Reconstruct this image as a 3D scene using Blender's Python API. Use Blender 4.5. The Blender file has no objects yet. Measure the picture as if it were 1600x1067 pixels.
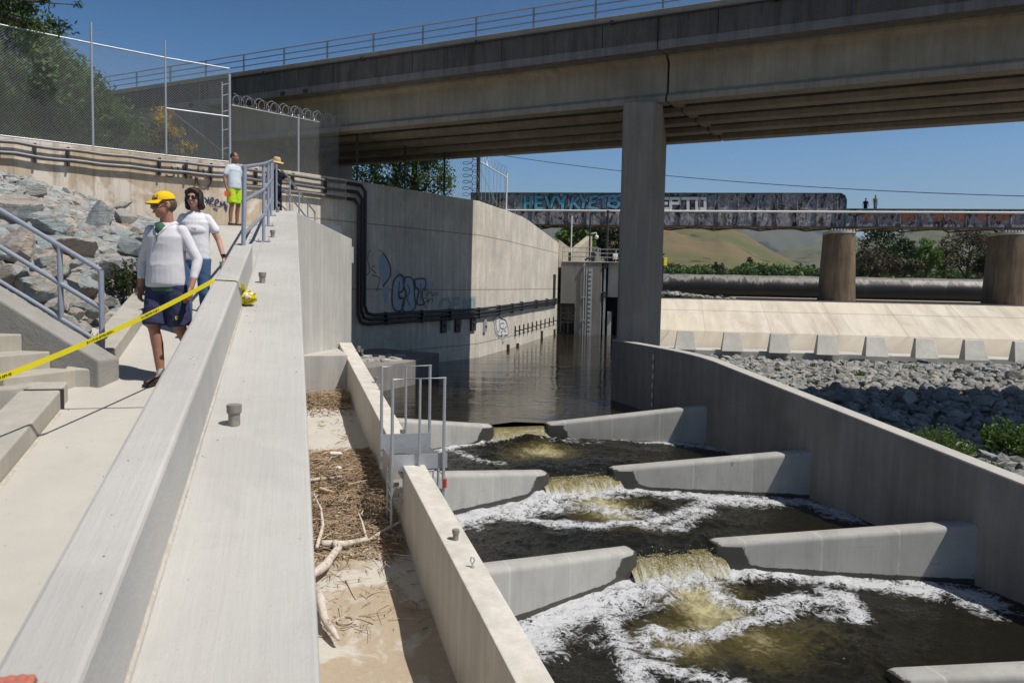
import bpy, bmesh, math, random
import numpy as np
from mathutils import Vector, Matrix
R = math.radians
random.seed(11)
S = bpy.context.scene
COL = S.collection

# ------------------------------------------------------------------ camera, sky, sun, exposure
FPX = 1244.0; PITCH = R(4.15); ROLL = 0.0196
cam = bpy.data.cameras.new('camera'); camo = bpy.data.objects.new('camera', cam); COL.objects.link(camo)
cam.sensor_width = 36.0; cam.lens = 36.0 * FPX / 1600.0
cam.clip_start = 0.05; cam.clip_end = 20000
_f = Vector((0, math.cos(PITCH), -math.sin(PITCH))); _u = Vector((0, math.sin(PITCH), math.cos(PITCH))); _r = Vector((1, 0, 0))
_c, _s = math.cos(ROLL), math.sin(ROLL)
camr = _r * _c + _u * _s; camu = _u * _c - _r * _s
camo.matrix_world = Matrix(((camr.x, camu.x, -_f.x, 0), (camr.y, camu.y, -_f.y, 0), (camr.z, camu.z, -_f.z, 0), (0, 0, 0, 1)))
cam.dof.use_dof = True; cam.dof.focus_distance = 14.0; cam.dof.aperture_fstop = 5.0
S.camera = camo

SUN_AZ = R(117.0); SUN_EL = R(59.5)
tosun = Vector((math.sin(SUN_AZ) * math.cos(SUN_EL), math.cos(SUN_AZ) * math.cos(SUN_EL), math.sin(SUN_EL)))
W = bpy.data.worlds.new('World'); S.world = W; W.use_nodes = True
wn = W.node_tree.nodes; wl = W.node_tree.links; wn.clear()
sky = wn.new('ShaderNodeTexSky'); sky.sky_type = 'NISHITA'; sky.sun_disc = False
sky.sun_elevation = SUN_EL; sky.sun_rotation = SUN_AZ; sky.altitude = 0; sky.air_density = 1.0; sky.dust_density = 1.3; sky.ozone_density = 5.0
bg = wn.new('ShaderNodeBackground'); bg.inputs['Strength'].default_value = 0.15
wo = wn.new('ShaderNodeOutputWorld'); hs = wn.new('ShaderNodeHueSaturation'); hs.inputs['Saturation'].default_value = 1.32; wl.new(sky.outputs[0], hs.inputs['Color']); 
wt = wn.new('ShaderNodeTexCoord'); ws = wn.new('ShaderNodeSeparateXYZ'); wl.new(wt.outputs['Generated'], ws.inputs[0])
wr = wn.new('ShaderNodeValToRGB'); we = wr.color_ramp.elements
for _ in range(3): we.new(.5)
for q_, (p_, c_) in zip(we, ((0, .80), (.16, .76), (.30, .50), (.60, .30), (1, .22))): q_.position = p_; q_.color = (c_, c_, c_, 1)
wl.new(ws.outputs[2], wr.inputs[0]); wm = wn.new('ShaderNodeMix'); wm.data_type = 'RGBA'; wm.blend_type = 'MULTIPLY'; wm.inputs[0].default_value = 1; wl.new(hs.outputs[0], wm.inputs[6]); wl.new(wr.outputs[0], wm.inputs[7]); wl.new(wm.outputs[2], bg.inputs[0]); wl.new(bg.outputs[0], wo.inputs[0])
sl = bpy.data.lights.new('sun', 'SUN'); sl.energy = 4.75; sl.angle = R(0.53); sl.color = (1.0, 0.955, 0.89)
so = bpy.data.objects.new('sun', sl); COL.objects.link(so)
so.rotation_euler = tosun.to_track_quat('Z', 'Y').to_euler()
S.view_settings.view_transform = 'Standard'; S.view_settings.look = 'None'
S.view_settings.exposure = 0.0; S.view_settings.gamma = 1.0
S.cycles.max_bounces = 6; S.cycles.diffuse_bounces = 2; S.cycles.glossy_bounces = 3

# ------------------------------------------------------------------ geometry of the place (z = 0 at eye level)
def ray(px, py):
    u = (px - 800) / FPX; v = (533.5 - py) / FPX
    a = u * _c - v * _s; b = u * _s + v * _c
    cp, sp = math.cos(PITCH), math.sin(PITCH)
    return Vector((a, cp + b * sp, -sp + b * cp))
def at_z(px, py, z): r = ray(px, py); return r * (z / r.z)
def at_y(px, py, y): r = ray(px, py); return r * (y / r.y)
class Frame:
    def __init__(s, deg, o=(0, 0)):
        t = R(deg); s.h = t; s.n = Vector((math.cos(t), -math.sin(t), 0)); s.a = Vector((math.sin(t), math.cos(t), 0)); s.o = Vector((o[0], o[1], 0))
    def p(s, l, a, z=0): v = s.o + s.n * l + s.a * a; return Vector((v.x, v.y, z))
    def slope(s, px, py, c, k):
        n = Vector((0, 0, 1)) - k * s.a; r = ray(px, py)
        return r * ((c - k * s.o.dot(s.a)) / r.dot(n))
    def plane(s, px, py, l):
        r = ray(px, py); return r * ((l + s.o.dot(s.n)) / r.dot(s.n))
F = Frame(-17.96)          # fish ladder
D = Frame(-15.41)          # ramp and deck
Q = Frame(9.2, (14.0, 75.6))   # river: a = upstream
B = Frame(28.0, (5.2, 28.3))   # road bridge: n = along to the right, a = away
Z0, Z1, Z2, Z3, Z4 = -4.08, -4.45, -4.82, -5.18, -5.55
def ramp_z(a): return -1.03 - .185 * 7.9 + .185 * a

# ------------------------------------------------------------------ noise
def _hash(ix, iy, seed):
    h = (ix.astype(np.int64) * 374761393 + iy.astype(np.int64) * 668265263 + seed * 982451653) & 0x7fffffff
    h = ((h ^ (h >> 13)) * 1274126177) & 0x7fffffff
    return ((h ^ (h >> 16)) & 0xffff) / 65535.0
def vnoise(x, y, seed=0):
    x = np.asarray(x, float); y = np.asarray(y, float)
    ix = np.floor(x).astype(np.int64); iy = np.floor(y).astype(np.int64); fx = x - ix; fy = y - iy
    fx = fx * fx * (3 - 2 * fx); fy = fy * fy * (3 - 2 * fy)
    a = _hash(ix, iy, seed); b = _hash(ix + 1, iy, seed); c = _hash(ix, iy + 1, seed); d = _hash(ix + 1, iy + 1, seed)
    return (a * (1 - fx) + b * fx) * (1 - fy) + (c * (1 - fx) + d * fx) * fy
def fbm(x, y, seed=0, oc=4):
    t = 0; am = .5
    for o in range(oc):
        t = t + am * vnoise(x * 2 ** o, y * 2 ** o, seed + o * 17); am *= .5
    return t / (1 - .5 ** oc)

# ------------------------------------------------------------------ mesh builder
class MB:
    def __init__(s): s.v = []; s.f = []; s.uv = {}; s.attr = {}
    def add(s, vs, fs):
        o = len(s.v); s.v += [tuple(p) for p in vs]; s.f += [tuple(i + o for i in f) for f in fs]; return o
    def box(s, c, size, rz=0, M=None):
        x, y, z = [k / 2 for k in size]; c = Vector(c)
        rot = Matrix.Rotation(rz, 3, 'Z') if M is None else M
        vs = [c + rot @ Vector((i * x, j * y, k * z)) for k in (-1, 1) for j in (-1, 1) for i in (-1, 1)]
        s.add(vs, [(0, 2, 3, 1), (4, 5, 7, 6), (0, 1, 5, 4), (2, 6, 7, 3), (0, 4, 6, 2), (1, 3, 7, 5)]); return s
    def bar(s, a, b, w, h, up=(0, 0, 1)):
        a = Vector(a); b = Vector(b); d = (b - a); L = d.length
        if L < 1e-6: return s
        d.normalize(); side = d.cross(Vector(up))
        if side.length < 1e-4: side = Vector((1, 0, 0))
        side.normalize(); u = side.cross(d)
        M = Matrix((side, d, u)).transposed(); return s.box((a + b) / 2, (w, L, h), M=M)
    def prism(s, poly, z0, z1):
        # z1/z0: number or list per vertex
        n = len(poly); t = z1 if isinstance(z1, (list, tuple)) else [z1] * n; b = z0 if isinstance(z0, (list, tuple)) else [z0] * n
        vs = [(p[0], p[1], b[i]) for i, p in enumerate(poly)] + [(p[0], p[1], t[i]) for i, p in enumerate(poly)]
        ar = sum(poly[i][0] * poly[(i + 1) % n][1] - poly[(i + 1) % n][0] * poly[i][1] for i in range(n))
        bot = list(range(n)); top = list(range(n, 2 * n)); sides = [(i, (i + 1) % n, n + (i + 1) % n, n + i) for i in range(n)]
        if ar > 0: fs = [tuple(bot[::-1]), tuple(top)] + sides
        else: fs = [tuple(bot), tuple(top[::-1])] + [q[::-1] for q in sides]
        s.add(vs, fs); return s
    def tube(s, pts, r, n=8, cap=True):
        pts = [Vector(p) for p in pts]; m = len(pts); rr = r if isinstance(r, (list, tuple)) else [r] * m
        T = []
        for i in range(m):
            d = pts[min(i + 1, m - 1)] - pts[max(i - 1, 0)]
            T.append(d.normalized() if d.length > 1e-9 else Vector((0, 0, 1)))
        ref = Vector((0, 0, 1)) if abs(T[0].z) < .9 else Vector((1, 0, 0))
        u = (ref - T[0] * ref.dot(T[0])).normalized(); vs = []
        for i in range(m):
            u = (u - T[i] * u.dot(T[i]))
            if u.length < 1e-5: u = Vector((1, 0, 0)) - T[i] * T[i].x
            u.normalize(); w = T[i].cross(u)
            vs += [pts[i] + (u * math.cos(2 * math.pi * k / n) + w * math.sin(2 * math.pi * k / n)) * rr[i] for k in range(n)]
        fs = [(i * n + k, i * n + (k + 1) % n, (i + 1) * n + (k + 1) % n, (i + 1) * n + k) for i in range(m - 1) for k in range(n)]
        if cap: fs += [tuple(range(n))[::-1], tuple(range((m - 1) * n, m * n))]
        s.add(vs, fs); return s
    def loft(s, secs, n=16, cap=True):
        # secs: (cx,cy,cz,rx,ry[,power]) horizontal rings bottom to top
        vs = []
        for q in secs:
            e = q[5] if len(q) > 5 else 1.0
            for k in range(n):
                t = 2 * math.pi * k / n; c, d = math.cos(t), math.sin(t)
                vs.append((q[0] + q[3] * math.copysign(abs(c) ** e, c), q[1] + q[4] * math.copysign(abs(d) ** e, d), q[2]))
        m = len(secs)
        fs = [(i * n + k, i * n + (k + 1) % n, (i + 1) * n + (k + 1) % n, (i + 1) * n + k) for i in range(m - 1) for k in range(n)]
        if cap: fs += [tuple(range(n))[::-1], tuple(range((m - 1) * n, m * n))]
        s.add(vs, fs); return s
    def ball(s, c, r, n=10, M=None):
        c = Vector(c); rx, ry, rz = r if isinstance(r, (tuple, list)) else (r, r, r); vs = []; fs = []
        for i in range(1, n):
            ph = math.pi * i / n
            for k in range(2 * n):
                t = math.pi * k / n; p = Vector((rx * math.sin(ph) * math.cos(t), ry * math.sin(ph) * math.sin(t), -rz * math.cos(ph)))
                vs.append(c + (M @ p if M else p))
        N = 2 * n
        for i in range(n - 2): fs += [(i * N + k, i * N + (k + 1) % N, (i + 1) * N + (k + 1) % N, (i + 1) * N + k) for k in range(N)]
        b = Vector((0, 0, -rz)); t = Vector((0, 0, rz))
        vs += [c + (M @ b if M else b), c + (M @ t if M else t)]
        q = (n - 1) * N
        fs += [(q, (k + 1) % N, k) for k in range(N)] + [(q + 1, (n - 2) * N + k, (n - 2) * N + (k + 1) % N) for k in range(N)]
        s.add(vs, fs); return s
    def build(s, name, mat, parent=None, smooth=False, bevel=0, loc=None):
        me = bpy.data.meshes.new(name)
        vs = s.v
        if loc is not None: L = Vector(loc); vs = [(p[0] - L.x, p[1] - L.y, p[2] - L.z) for p in vs]
        me.from_pydata(vs, [], s.f); me.update()
        if smooth is True: me.shade_smooth()
        elif smooth: me.shade_smooth(); me.set_sharp_from_angle(angle=R(smooth))
        return put(name, me, mat, parent, bevel, loc)
def put(name, me, mat, parent=None, bevel=0, loc=None):
    o = bpy.data.objects.new(name, me); COL.objects.link(o)
    if mat: me.materials.clear(); me.materials.append(mat)
    if parent: o.parent = parent
    if loc is not None and not parent: o.location = loc
    if bevel:
        b = o.modifiers.new('bevel', 'BEVEL'); b.width = bevel; b.segments = 2; b.limit_method = 'ANGLE'; b.angle_limit = R(40); b.harden_normals = False
    return o
def tag(o, label=None, cat=None, group=None, kind=None):
    if label: o['label'] = label
    if cat: o['category'] = cat
    if group: o['group'] = group
    if kind: o['kind'] = kind
    return o
def thing(name, label, cat, loc=(0, 0, 0), rz=0, group=None):
    o = bpy.data.objects.new(name, None); COL.objects.link(o); o.location = loc; o.rotation_euler = (0, 0, rz); o.empty_display_size = .2
    return tag(o, label, cat, group)
def dup(o, parent=None):
    c = o.copy(); COL.objects.link(c)
    if parent: c.parent = parent
    for ch in list(o.children): dup(ch, c)
    return c
def grid_mesh(P, attrs=None, uv=None, wrap=False):
    # P: (n,m,3) numpy
    n, m, _ = P.shape; me = bpy.data.meshes.new('grid')
    idx = np.arange(n * m).reshape(n, m)
    q = np.stack([idx[:-1, :-1], idx[1:, :-1], idx[1:, 1:], idx[:-1, 1:]], -1).reshape(-1, 4)
    me.vertices.add(n * m); me.vertices.foreach_set('co', P.reshape(-1).astype(np.float32))
    me.loops.add(q.size); me.loops.foreach_set('vertex_index', q.reshape(-1).astype(np.int32))
    me.polygons.add(len(q)); me.polygons.foreach_set('loop_start', np.arange(0, q.size, 4, dtype=np.int32)); me.polygons.foreach_set('loop_total', np.full(len(q), 4, np.int32))
    me.update(calc_edges=True); me.validate(); me.shade_smooth()
    for k, a in (attrs or {}).items():
        at = me.attributes.new(k, 'FLOAT', 'POINT'); at.data.foreach_set('value', a.reshape(-1).astype(np.float32))
    return me

# ------------------------------------------------------------------ materials
class NT:
    def __init__(s, name):
        s.m = bpy.data.materials.new(name); s.m.use_nodes = True; s.t = s.m.node_tree; s.t.nodes.clear()
        s.out = s.n('ShaderNodeOutputMaterial'); s.b = s.n('ShaderNodeBsdfPrincipled'); s.l(s.b.outputs[0], s.out.inputs[0])
        s.tc = s.n('ShaderNodeTexCoord')
    def n(s, t, **k):
        x = s.t.nodes.new(t)
        for a, b in k.items(): setattr(x, a, b)
        return x
    def l(s, a, b): s.t.links.new(a, b)
    def map(s, src, rot=(0, 0, 0), scale=(1, 1, 1), loc=(0, 0, 0)):
        x = s.n('ShaderNodeMapping'); x.inputs['Rotation'].default_value = rot; x.inputs['Scale'].default_value = scale; x.inputs['Location'].default_value = loc; s.l(src, x.inputs[0]); return x.outputs[0]
    def noise(s, vec, scale=5, detail=4, rough=.6, dist=0):
        x = s.n('ShaderNodeTexNoise'); x.inputs['Scale'].default_value = scale; x.inputs['Detail'].default_value = detail; x.inputs['Roughness'].default_value = rough; x.inputs['Distortion'].default_value = dist
        s.l(vec, x.inputs['Vector']); return x.outputs[0]
    def ramp(s, fac, stops):
        x = s.n('ShaderNodeValToRGB'); e = x.color_ramp.elements
        while len(e) < len(stops): e.new(.5)
        for q, (p, c) in zip(e, stops):
            q.position = p; q.color = (c, c, c, 1) if not isinstance(c, (tuple, list)) else tuple(c) + (1,)
        s.l(fac, x.inputs[0]); return x.outputs[0]
    def mix(s, fac, a, b, mode='MIX'):
        x = s.n('ShaderNodeMix'); x.data_type = 'RGBA'; x.blend_type = mode
        for v, i in ((fac, 0), (a, 6), (b, 7)):
            if isinstance(v, (int, float)): x.inputs[i].default_value = v
            elif isinstance(v, (tuple, list)): x.inputs[i].default_value = tuple(v) + (1,)
            else: s.l(v, x.inputs[i])
        return x.outputs[2]
    def math(s, op, a, b=None, c=None):
        x = s.n('ShaderNodeMath'); x.operation = op
        for i, v in enumerate((a, b, c)):
            if v is None: continue
            if isinstance(v, (int, float)): x.inputs[i].default_value = v
            else: s.l(v, x.inputs[i])
        return x.outputs[0]
    def bump(s, h, strength=.3, dist=.02, prev=None):
        x = s.n('ShaderNodeBump'); x.inputs['Strength'].default_value = strength; x.inputs['Distance'].default_value = dist; s.l(h, x.inputs['Height'])
        if prev: s.l(prev, x.inputs['Normal'])
        return x.outputs[0]
    def fin(s, col=None, rough=None, normal=None, metal=0, spec=None):
        if col is not None:
            if isinstance(col, (tuple, list)): s.b.inputs['Base Color'].default_value = tuple(col) + (1,)
            else: s.l(col, s.b.inputs['Base Color'])
        if rough is not None:
            if isinstance(rough, (int, float)): s.b.inputs['Roughness'].default_value = rough
            else: s.l(rough, s.b.inputs['Roughness'])
        if normal: s.l(normal, s.b.inputs['Normal'])
        s.b.inputs['Metallic'].default_value = metal
        if spec is not None: s.b.inputs['Specular IOR Level'].default_value = spec
        return s.m
def sc(c, k): return tuple(min(1, x * k) for x in c)

def conc(name, base=(.36, .345, .32), heading=0, streak='v', sa=.35, stain=(.2, .16, .11), stain_amt=.25, joints=None, uvj=None, lines=None, rough=.85, bump=.25, mott=.16, scale=1.0, drip=0.0, dripcol=(.07, .06, .05), patch=None, pins=.5):
    t = NT(name); o = t.map(t.tc.outputs['Object'], rot=(0, 0, heading))   # x across, y along
    if streak == 'v': sv = t.map(o, scale=(5, 5, .35))
    elif streak == 'a': sv = t.map(o, scale=(26, .8, 3))
    else: sv = t.map(o, scale=(3, 3, 3))
    n1 = t.noise(o, .55 * scale, 5, .65); n2 = t.noise(o, 3.5 * scale, 6, .7); n3 = t.noise(sv, 1.0, 5, .7); n4 = t.noise(o, 55, 3, .7)
    c = t.mix(t.ramp(n1, [(.3, 0), (.7, 1)]), sc(base, 1 - mott), sc(base, 1 + mott))
    c = t.mix(t.math('MULTIPLY', t.ramp(n3, [(.35, 1), (.6, 0)]), sa), c, sc(base, .62))
    c = t.mix(t.math('MULTIPLY', t.ramp(n3, [(.55, 0), (.8, 1)]), sa * .8), c, sc(base, 1.35))
    c = t.mix(t.math('MULTIPLY', t.ramp(n2, [(.52, 0), (.72, 1)]), stain_amt), c, stain)
    c = t.mix(t.math('MULTIPLY', t.ramp(n4, [(.62, 0), (.75, 1)]), .35), c, sc(base, .55))
    # pin holes and pour marks
    vo = t.n('ShaderNodeTexVoronoi'); vo.inputs['Scale'].default_value = 7; t.l(o, vo.inputs['Vector'])
    c = t.mix(t.math('MULTIPLY', t.ramp(vo.outputs['Distance'], [(.03, 1), (.06, 0)]), pins), c, sc(base, .4))
    if patch: c = t.mix(t.math('MULTIPLY', t.ramp(t.noise(t.map(o, loc=(3, 8, 1)), .42, 5, .6, .4), [(.50, 0), (.54, 1)]), patch[1]), c, patch[0])
    if drip:
        dn = t.noise(t.map(t.tc.outputs['Object'], scale=(2.2, 2.2, .18)), 1.0, 6, .75)
        c = t.mix(t.math('MULTIPLY', t.ramp(dn, [(.48, 0), (.62, 1)]), drip), c, dripcol)
    h = t.math('ADD', t.math('MULTIPLY', n2, .5), t.math('MULTIPLY', n4, .25))
    h = t.math('ADD', h, t.math('MULTIPLY', n3, .5))
    if uvj:   # board marks (du), lift joints (dv) on a wall that carries UVs in metres
        sp = t.n('ShaderNodeSeparateXYZ'); t.l(t.tc.outputs['UV'], sp.inputs[0])
        du, dv = uvj
        fu = t.math('ABSOLUTE', t.math('SUBTRACT', t.math('FRACT', t.math('DIVIDE', sp.outputs[0], du)), .5))
        g = t.ramp(fu, [(.455, 0), (.478, 1)])
        c = t.mix(t.math('MULTIPLY', g, t.math('MULTIPLY', t.ramp(n2, [(.3, .2), (.7, 1)]), .55)), c, sc(base, .42))
        # per board tone
        bt = t.n('ShaderNodeTexWhiteNoise'); bt.noise_dimensions = '1D'; t.l(t.math('FLOOR', t.math('ADD', t.math('DIVIDE', sp.outputs[0], du), .5)), bt.inputs['W'])
        c = t.mix(t.math('MULTIPLY', bt.outputs[0], .16), c, sc(base, .6))
        h = t.math('SUBTRACT', h, t.math('MULTIPLY', g, 1.0))
        if dv:
            fv = t.math('ABSOLUTE', t.math('SUBTRACT', t.math('FRACT', t.math('DIVIDE', t.math('ADD', sp.outputs[1], dv[1]), dv[0])), .5))
            g2 = t.ramp(fv, [(.487, 0), (.494, 1)]); c = t.mix(t.math('MULTIPLY', g2, .75), c, sc(base, .35)); h = t.math('SUBTRACT', h, g2)
    return t.fin(c, rough, t.bump(h, bump, .02), spec=.25)

def simple(name, col, rough=.5, metal=0, nz=.12, scale=8, bump=.05, dirt=None, spec=.4):
    t = NT(name); o = t.tc.outputs['Object']; n = t.noise(o, scale, 5, .65)
    c = t.mix(n, sc(col, 1 - nz * 1.6), sc(col, 1 + nz * 1.6))
    if dirt: c = t.mix(t.ramp(t.noise(o, scale * .4, 6, .75), [(.5, 0), (.66, 1)]), c, dirt)
    r = t.math('ADD', t.math('MULTIPLY', n, .25), rough - .12)
    return t.fin(c, r, t.bump(n, bump, .01), metal, spec)

M = {}
H = D.h
M['deck'] = conc('deck_concrete', (.475, .46, .43), heading=D.h, streak='a', sa=.11, stain_amt=.2, mott=.09, stain=(.36, .33, .28), patch=((.405, .395, .37), .55), bump=.5)
M['ramp'] = conc('ramp_concrete', (.49, .465, .415), heading=D.h, streak='n', sa=.12, stain_amt=.16, mott=.08, stain=(.36, .29, .2))
M['curb'] = conc('curb_concrete', (.42, .395, .345), heading=D.h, streak='v', sa=.3, stain_amt=.2, stain=(.22, .18, .12))
M['stepc'] = conc('step_concrete', (.45, .415, .35), streak='v', sa=.3, stain_amt=.2)
M['newwall'] = conc('new_wall_concrete', (.50, .48, .44), heading=F.h, streak='v', sa=.45, stain_amt=.12, mott=.1)
M['divwall'] = conc('divider_concrete', (.60, .565, .50), heading=F.h, streak='v', sa=.42, stain_amt=.14, mott=.1, stain=(.3, .22, .13))
M['wing'] = conc('baffle_concrete', (.40, .39, .365), heading=F.h, streak='v', sa=.22, stain_amt=.10, mott=.1)
M['rwall'] = conc('shaded_wall_concrete', (.27, .255, .235), heading=F.h, streak='v', sa=.4, stain_amt=.2, mott=.24, drip=.18, dripcol=(.13, .115, .10))  # darker than the wall top: the face's shade is put into the colour
M['rwtop'] = conc('sunlit_wall_top_concrete', (.46, .44, .40), heading=F.h, streak='n', sa=.2, stain_amt=.05, mott=.06)  # lighter sunlit counterpart of the shade-darkened wall face
M['oldwall'] = conc('old_wall_concrete', (.68, .62, .52), streak='v', sa=.5, stain_amt=.3, mott=.2, uvj=(.48, (2.95, .38)), drip=.14, bump=.4)
M['bankwall'] = conc('stained_wall_concrete', (.56, .455, .33), streak='v', sa=.4, stain_amt=.35, stain=(.40, .33, .25), mott=.2, uvj=(1.2, None), drip=.35, dripcol=(.24, .18, .12), patch=((.74, .67, .58), .85))
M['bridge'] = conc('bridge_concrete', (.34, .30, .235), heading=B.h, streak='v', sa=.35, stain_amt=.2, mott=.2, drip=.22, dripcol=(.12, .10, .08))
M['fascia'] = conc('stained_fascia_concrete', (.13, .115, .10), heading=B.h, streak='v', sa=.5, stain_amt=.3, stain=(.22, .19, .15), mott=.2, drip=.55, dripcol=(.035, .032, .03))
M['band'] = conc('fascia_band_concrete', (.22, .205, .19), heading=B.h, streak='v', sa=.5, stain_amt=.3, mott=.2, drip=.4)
M['pillar'] = conc('pillar_concrete', (.31, .27, .22), streak='v', sa=.45, stain_amt=.2, mott=.16, drip=.22, dripcol=(.15, .13, .11))
M['apron'] = conc('apron_concrete', (.64, .565, .45), heading=Q.h, streak='v', sa=.75, stain_amt=.25, stain=(.42, .35, .26), mott=.12, drip=.12, dripcol=(.3, .24, .17), scale=.3, pins=0)
t = NT('apron_slabs'); ob = t.tc.outputs['Object']; qr = t.map(ob, rot=(0, 0, Q.h)) ; sp_ = t.n('ShaderNodeSeparateXYZ'); t.l(qr, sp_.inputs[0])
dg = t.map(qr, rot=(0, 0, R(-32)), scale=(.9, .12, .3)); n_a = t.noise(dg, 1.0, 6, .65, .5); n_b = t.noise(qr, .12, 4, .6); n_c = t.noise(t.map(qr, loc=(40, 3, 0)), .35, 6, .7, .7)
c = t.mix(t.ramp(n_a, [(.38, 0), (.62, 1)]), (.49, .435, .35), (.64, .585, .49)); c = t.mix(t.math('MULTIPLY', t.ramp(n_b, [(.4, 0), (.65, 1)]), .5), c, (.67, .59, .46)); c = t.mix(t.math('MULTIPLY', t.ramp(n_c, [(.58, 0), (.68, 1)]), .45), c, (.40, .345, .29))
jx = t.ramp(t.math('ABSOLUTE', t.math('SUBTRACT', t.math('FRACT', t.math('DIVIDE', sp_.outputs[0], 6.0)), .5)), [(.490, 0), (.496, 1)]); c = t.mix(t.math('MULTIPLY', jx, .35), c, (.25, .2, .15))
jz = t.ramp(t.math('ABSOLUTE', t.math('SUBTRACT', sp_.outputs[2], -2.3)), [(.02, 1), (.05, 0)]); c = t.mix(t.math('MULTIPLY', jz, .5), c, (.25, .2, .15))
wl_ = t.ramp(t.math('ADD', sp_.outputs[2], t.math('MULTIPLY', n_c, .3)), [(0, 0), (.001, 0)])
M['apron'] = t.fin(c, .85, spec=.2)
M['sill'] = conc('sill_concrete', (.52, .50, .45), streak='v', sa=.25, stain_amt=.12)
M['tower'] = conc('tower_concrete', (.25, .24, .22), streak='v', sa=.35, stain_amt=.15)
M['pier'] = conc('rusty_pier_concrete', (.20, .15, .10), heading=Q.h, streak='v', sa=.8, stain_amt=.35, stain=(.26, .13, .055), mott=.3, drip=.5, dripcol=(.035, .025, .02))
M['galv'] = simple('galvanised_steel', (.46, .48, .50), .42, .55, .1, 14)
M['railp'] = simple('blue_grey_rail_paint', (.36, .39, .45), .38, .3, .08, 20)
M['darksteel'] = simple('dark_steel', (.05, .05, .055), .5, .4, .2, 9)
M['conduit'] = simple('grey_conduit', (.17, .17, .18), .5, .5, .2, 6, dirt=(.26, .22, .17))
M['blackpipe'] = simple('black_pipe', (.035, .035, .04), .45, .2, .2, 6)
M['wire'] = simple('galvanised_wire', (.50, .52, .52), .5, .4, .1, 5)
M['white'] = simple('white_paint', (.7, .7, .68), .5, 0, .1, 20)
M['stub'] = simple('dull_pipe_fitting', (.27, .25, .22), .6, .3, .25, 40, dirt=(.36, .34, .30))
M['rubber_joint'] = simple('joint_filler', (.05, .04, .045), .8)
M['teal'] = simple('teal_paint', (.05, .14, .17), .6, 0, .4, 3)
M['yellow'] = simple('yellow_tape_plastic', (.78, .66, .02), .35, 0, .05, 10)
M['blackprint'] = simple('black_print', (.02, .02, .02), .5)
M['rail_al'] = simple('bridge_rail_aluminium', (.30, .31, .33), .5, .4, .1, 4)
# ================================================================== GROUND, WATER, CHANNEL
def ribbon_wall(name, plan, thick, ztop, zbot, mat, parent=None, bevel=.02, uv=True, smooth=False):
    """wall along plan (list of xy) with its thickness to the LEFT of travel; ztop list or number; mesh with metre UVs"""
    P = [Vector((p[0], p[1])) for p in plan]; n = len(P)
    zt = list(ztop) if isinstance(ztop, (list, tuple)) else [ztop] * n; zb = list(zbot) if isinstance(zbot, (list, tuple)) else [zbot] * n
    off = []
    for i in range(n):
        a = (P[i] - P[i - 1]).normalized() if i > 0 else None; b = (P[i + 1] - P[i]).normalized() if i < n - 1 else None
        d = (a + b).normalized() if a and b else (a or b)
        k = 1 / max(.3, d.dot(b or a)); off.append(P[i] + Vector((-d.y, d.x)) * thick * k)
    s = [0]
    for i in range(1, n): s.append(s[-1] + (P[i] - P[i - 1]).length)
    bm = bmesh.new(); uvl = bm.loops.layers.uv.new('UVMap')
    def V(p, z): return bm.verts.new((p[0], p[1], z))
    fa = [(V(P[i], zb[i]), V(P[i], zt[i])) for i in range(n)]; ba = [(V(off[i], zb[i]), V(off[i], zt[i])) for i in range(n)]
    def q(vs, uvs):
        f = bm.faces.new(vs)
        for l, u in zip(f.loops, uvs): l[uvl].uv = u
    for i in range(n - 1):
        j = i + 1
        q((fa[i][0], fa[j][0], fa[j][1], fa[i][1]), ((s[i], zb[i]), (s[j], zb[j]), (s[j], zt[j]), (s[i], zt[i])))
        q((ba[j][0], ba[i][0], ba[i][1], ba[j][1]), ((s[j], zb[j]), (s[i], zb[i]), (s[i], zt[i]), (s[j], zt[j])))
        q((fa[i][1], fa[j][1], ba[j][1], ba[i][1]), ((s[i], zt[i]), (s[j], zt[j]), (s[j], zt[j] + thick), (s[i], zt[i] + thick)))
        q((fa[j][0], fa[i][0], ba[i][0], ba[j][0]), ((0, 0),) * 4)
    q((fa[0][0], fa[0][1], ba[0][1], ba[0][0]), ((.1, zb[0]), (.1, zt[0]), (.3, zt[0]), (.3, zb[0])))
    q((fa[-1][1], fa[-1][0], ba[-1][0], ba[-1][1]), ((.1, zt[0]), (.1, zb[0]), (.3, zb[0]), (.3, zt[0])))
    bmesh.ops.recalc_face_normals(bm, faces=bm.faces[:]); me = bpy.data.meshes.new(name); bm.to_mesh(me); bm.free()
    return put(name, me, mat, parent, bevel)

# low river bed everywhere (below all water)
t = NT('riverbed_soil'); n_ = t.noise(t.tc.outputs['Object'], 1.2, 8, .7)
M['soil'] = t.fin(t.mix(n_, (.09, .075, .055), (.20, .17, .13)), .95, t.bump(n_, .5, .05))
o = MB().add([(-6000, -400, -7), (6000, -400, -7), (6000, 9000, -7), (-6000, 9000, -7)], [(0, 1, 2, 3)])
g_ = MB(); g_.add([(-6000, -400, -7), (6000, -400, -7), (6000, 9000, -7), (-6000, 9000, -7)], [(0, 1, 2, 3)])
tag(g_.build('ground', M['soil']), kind='structure')

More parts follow.
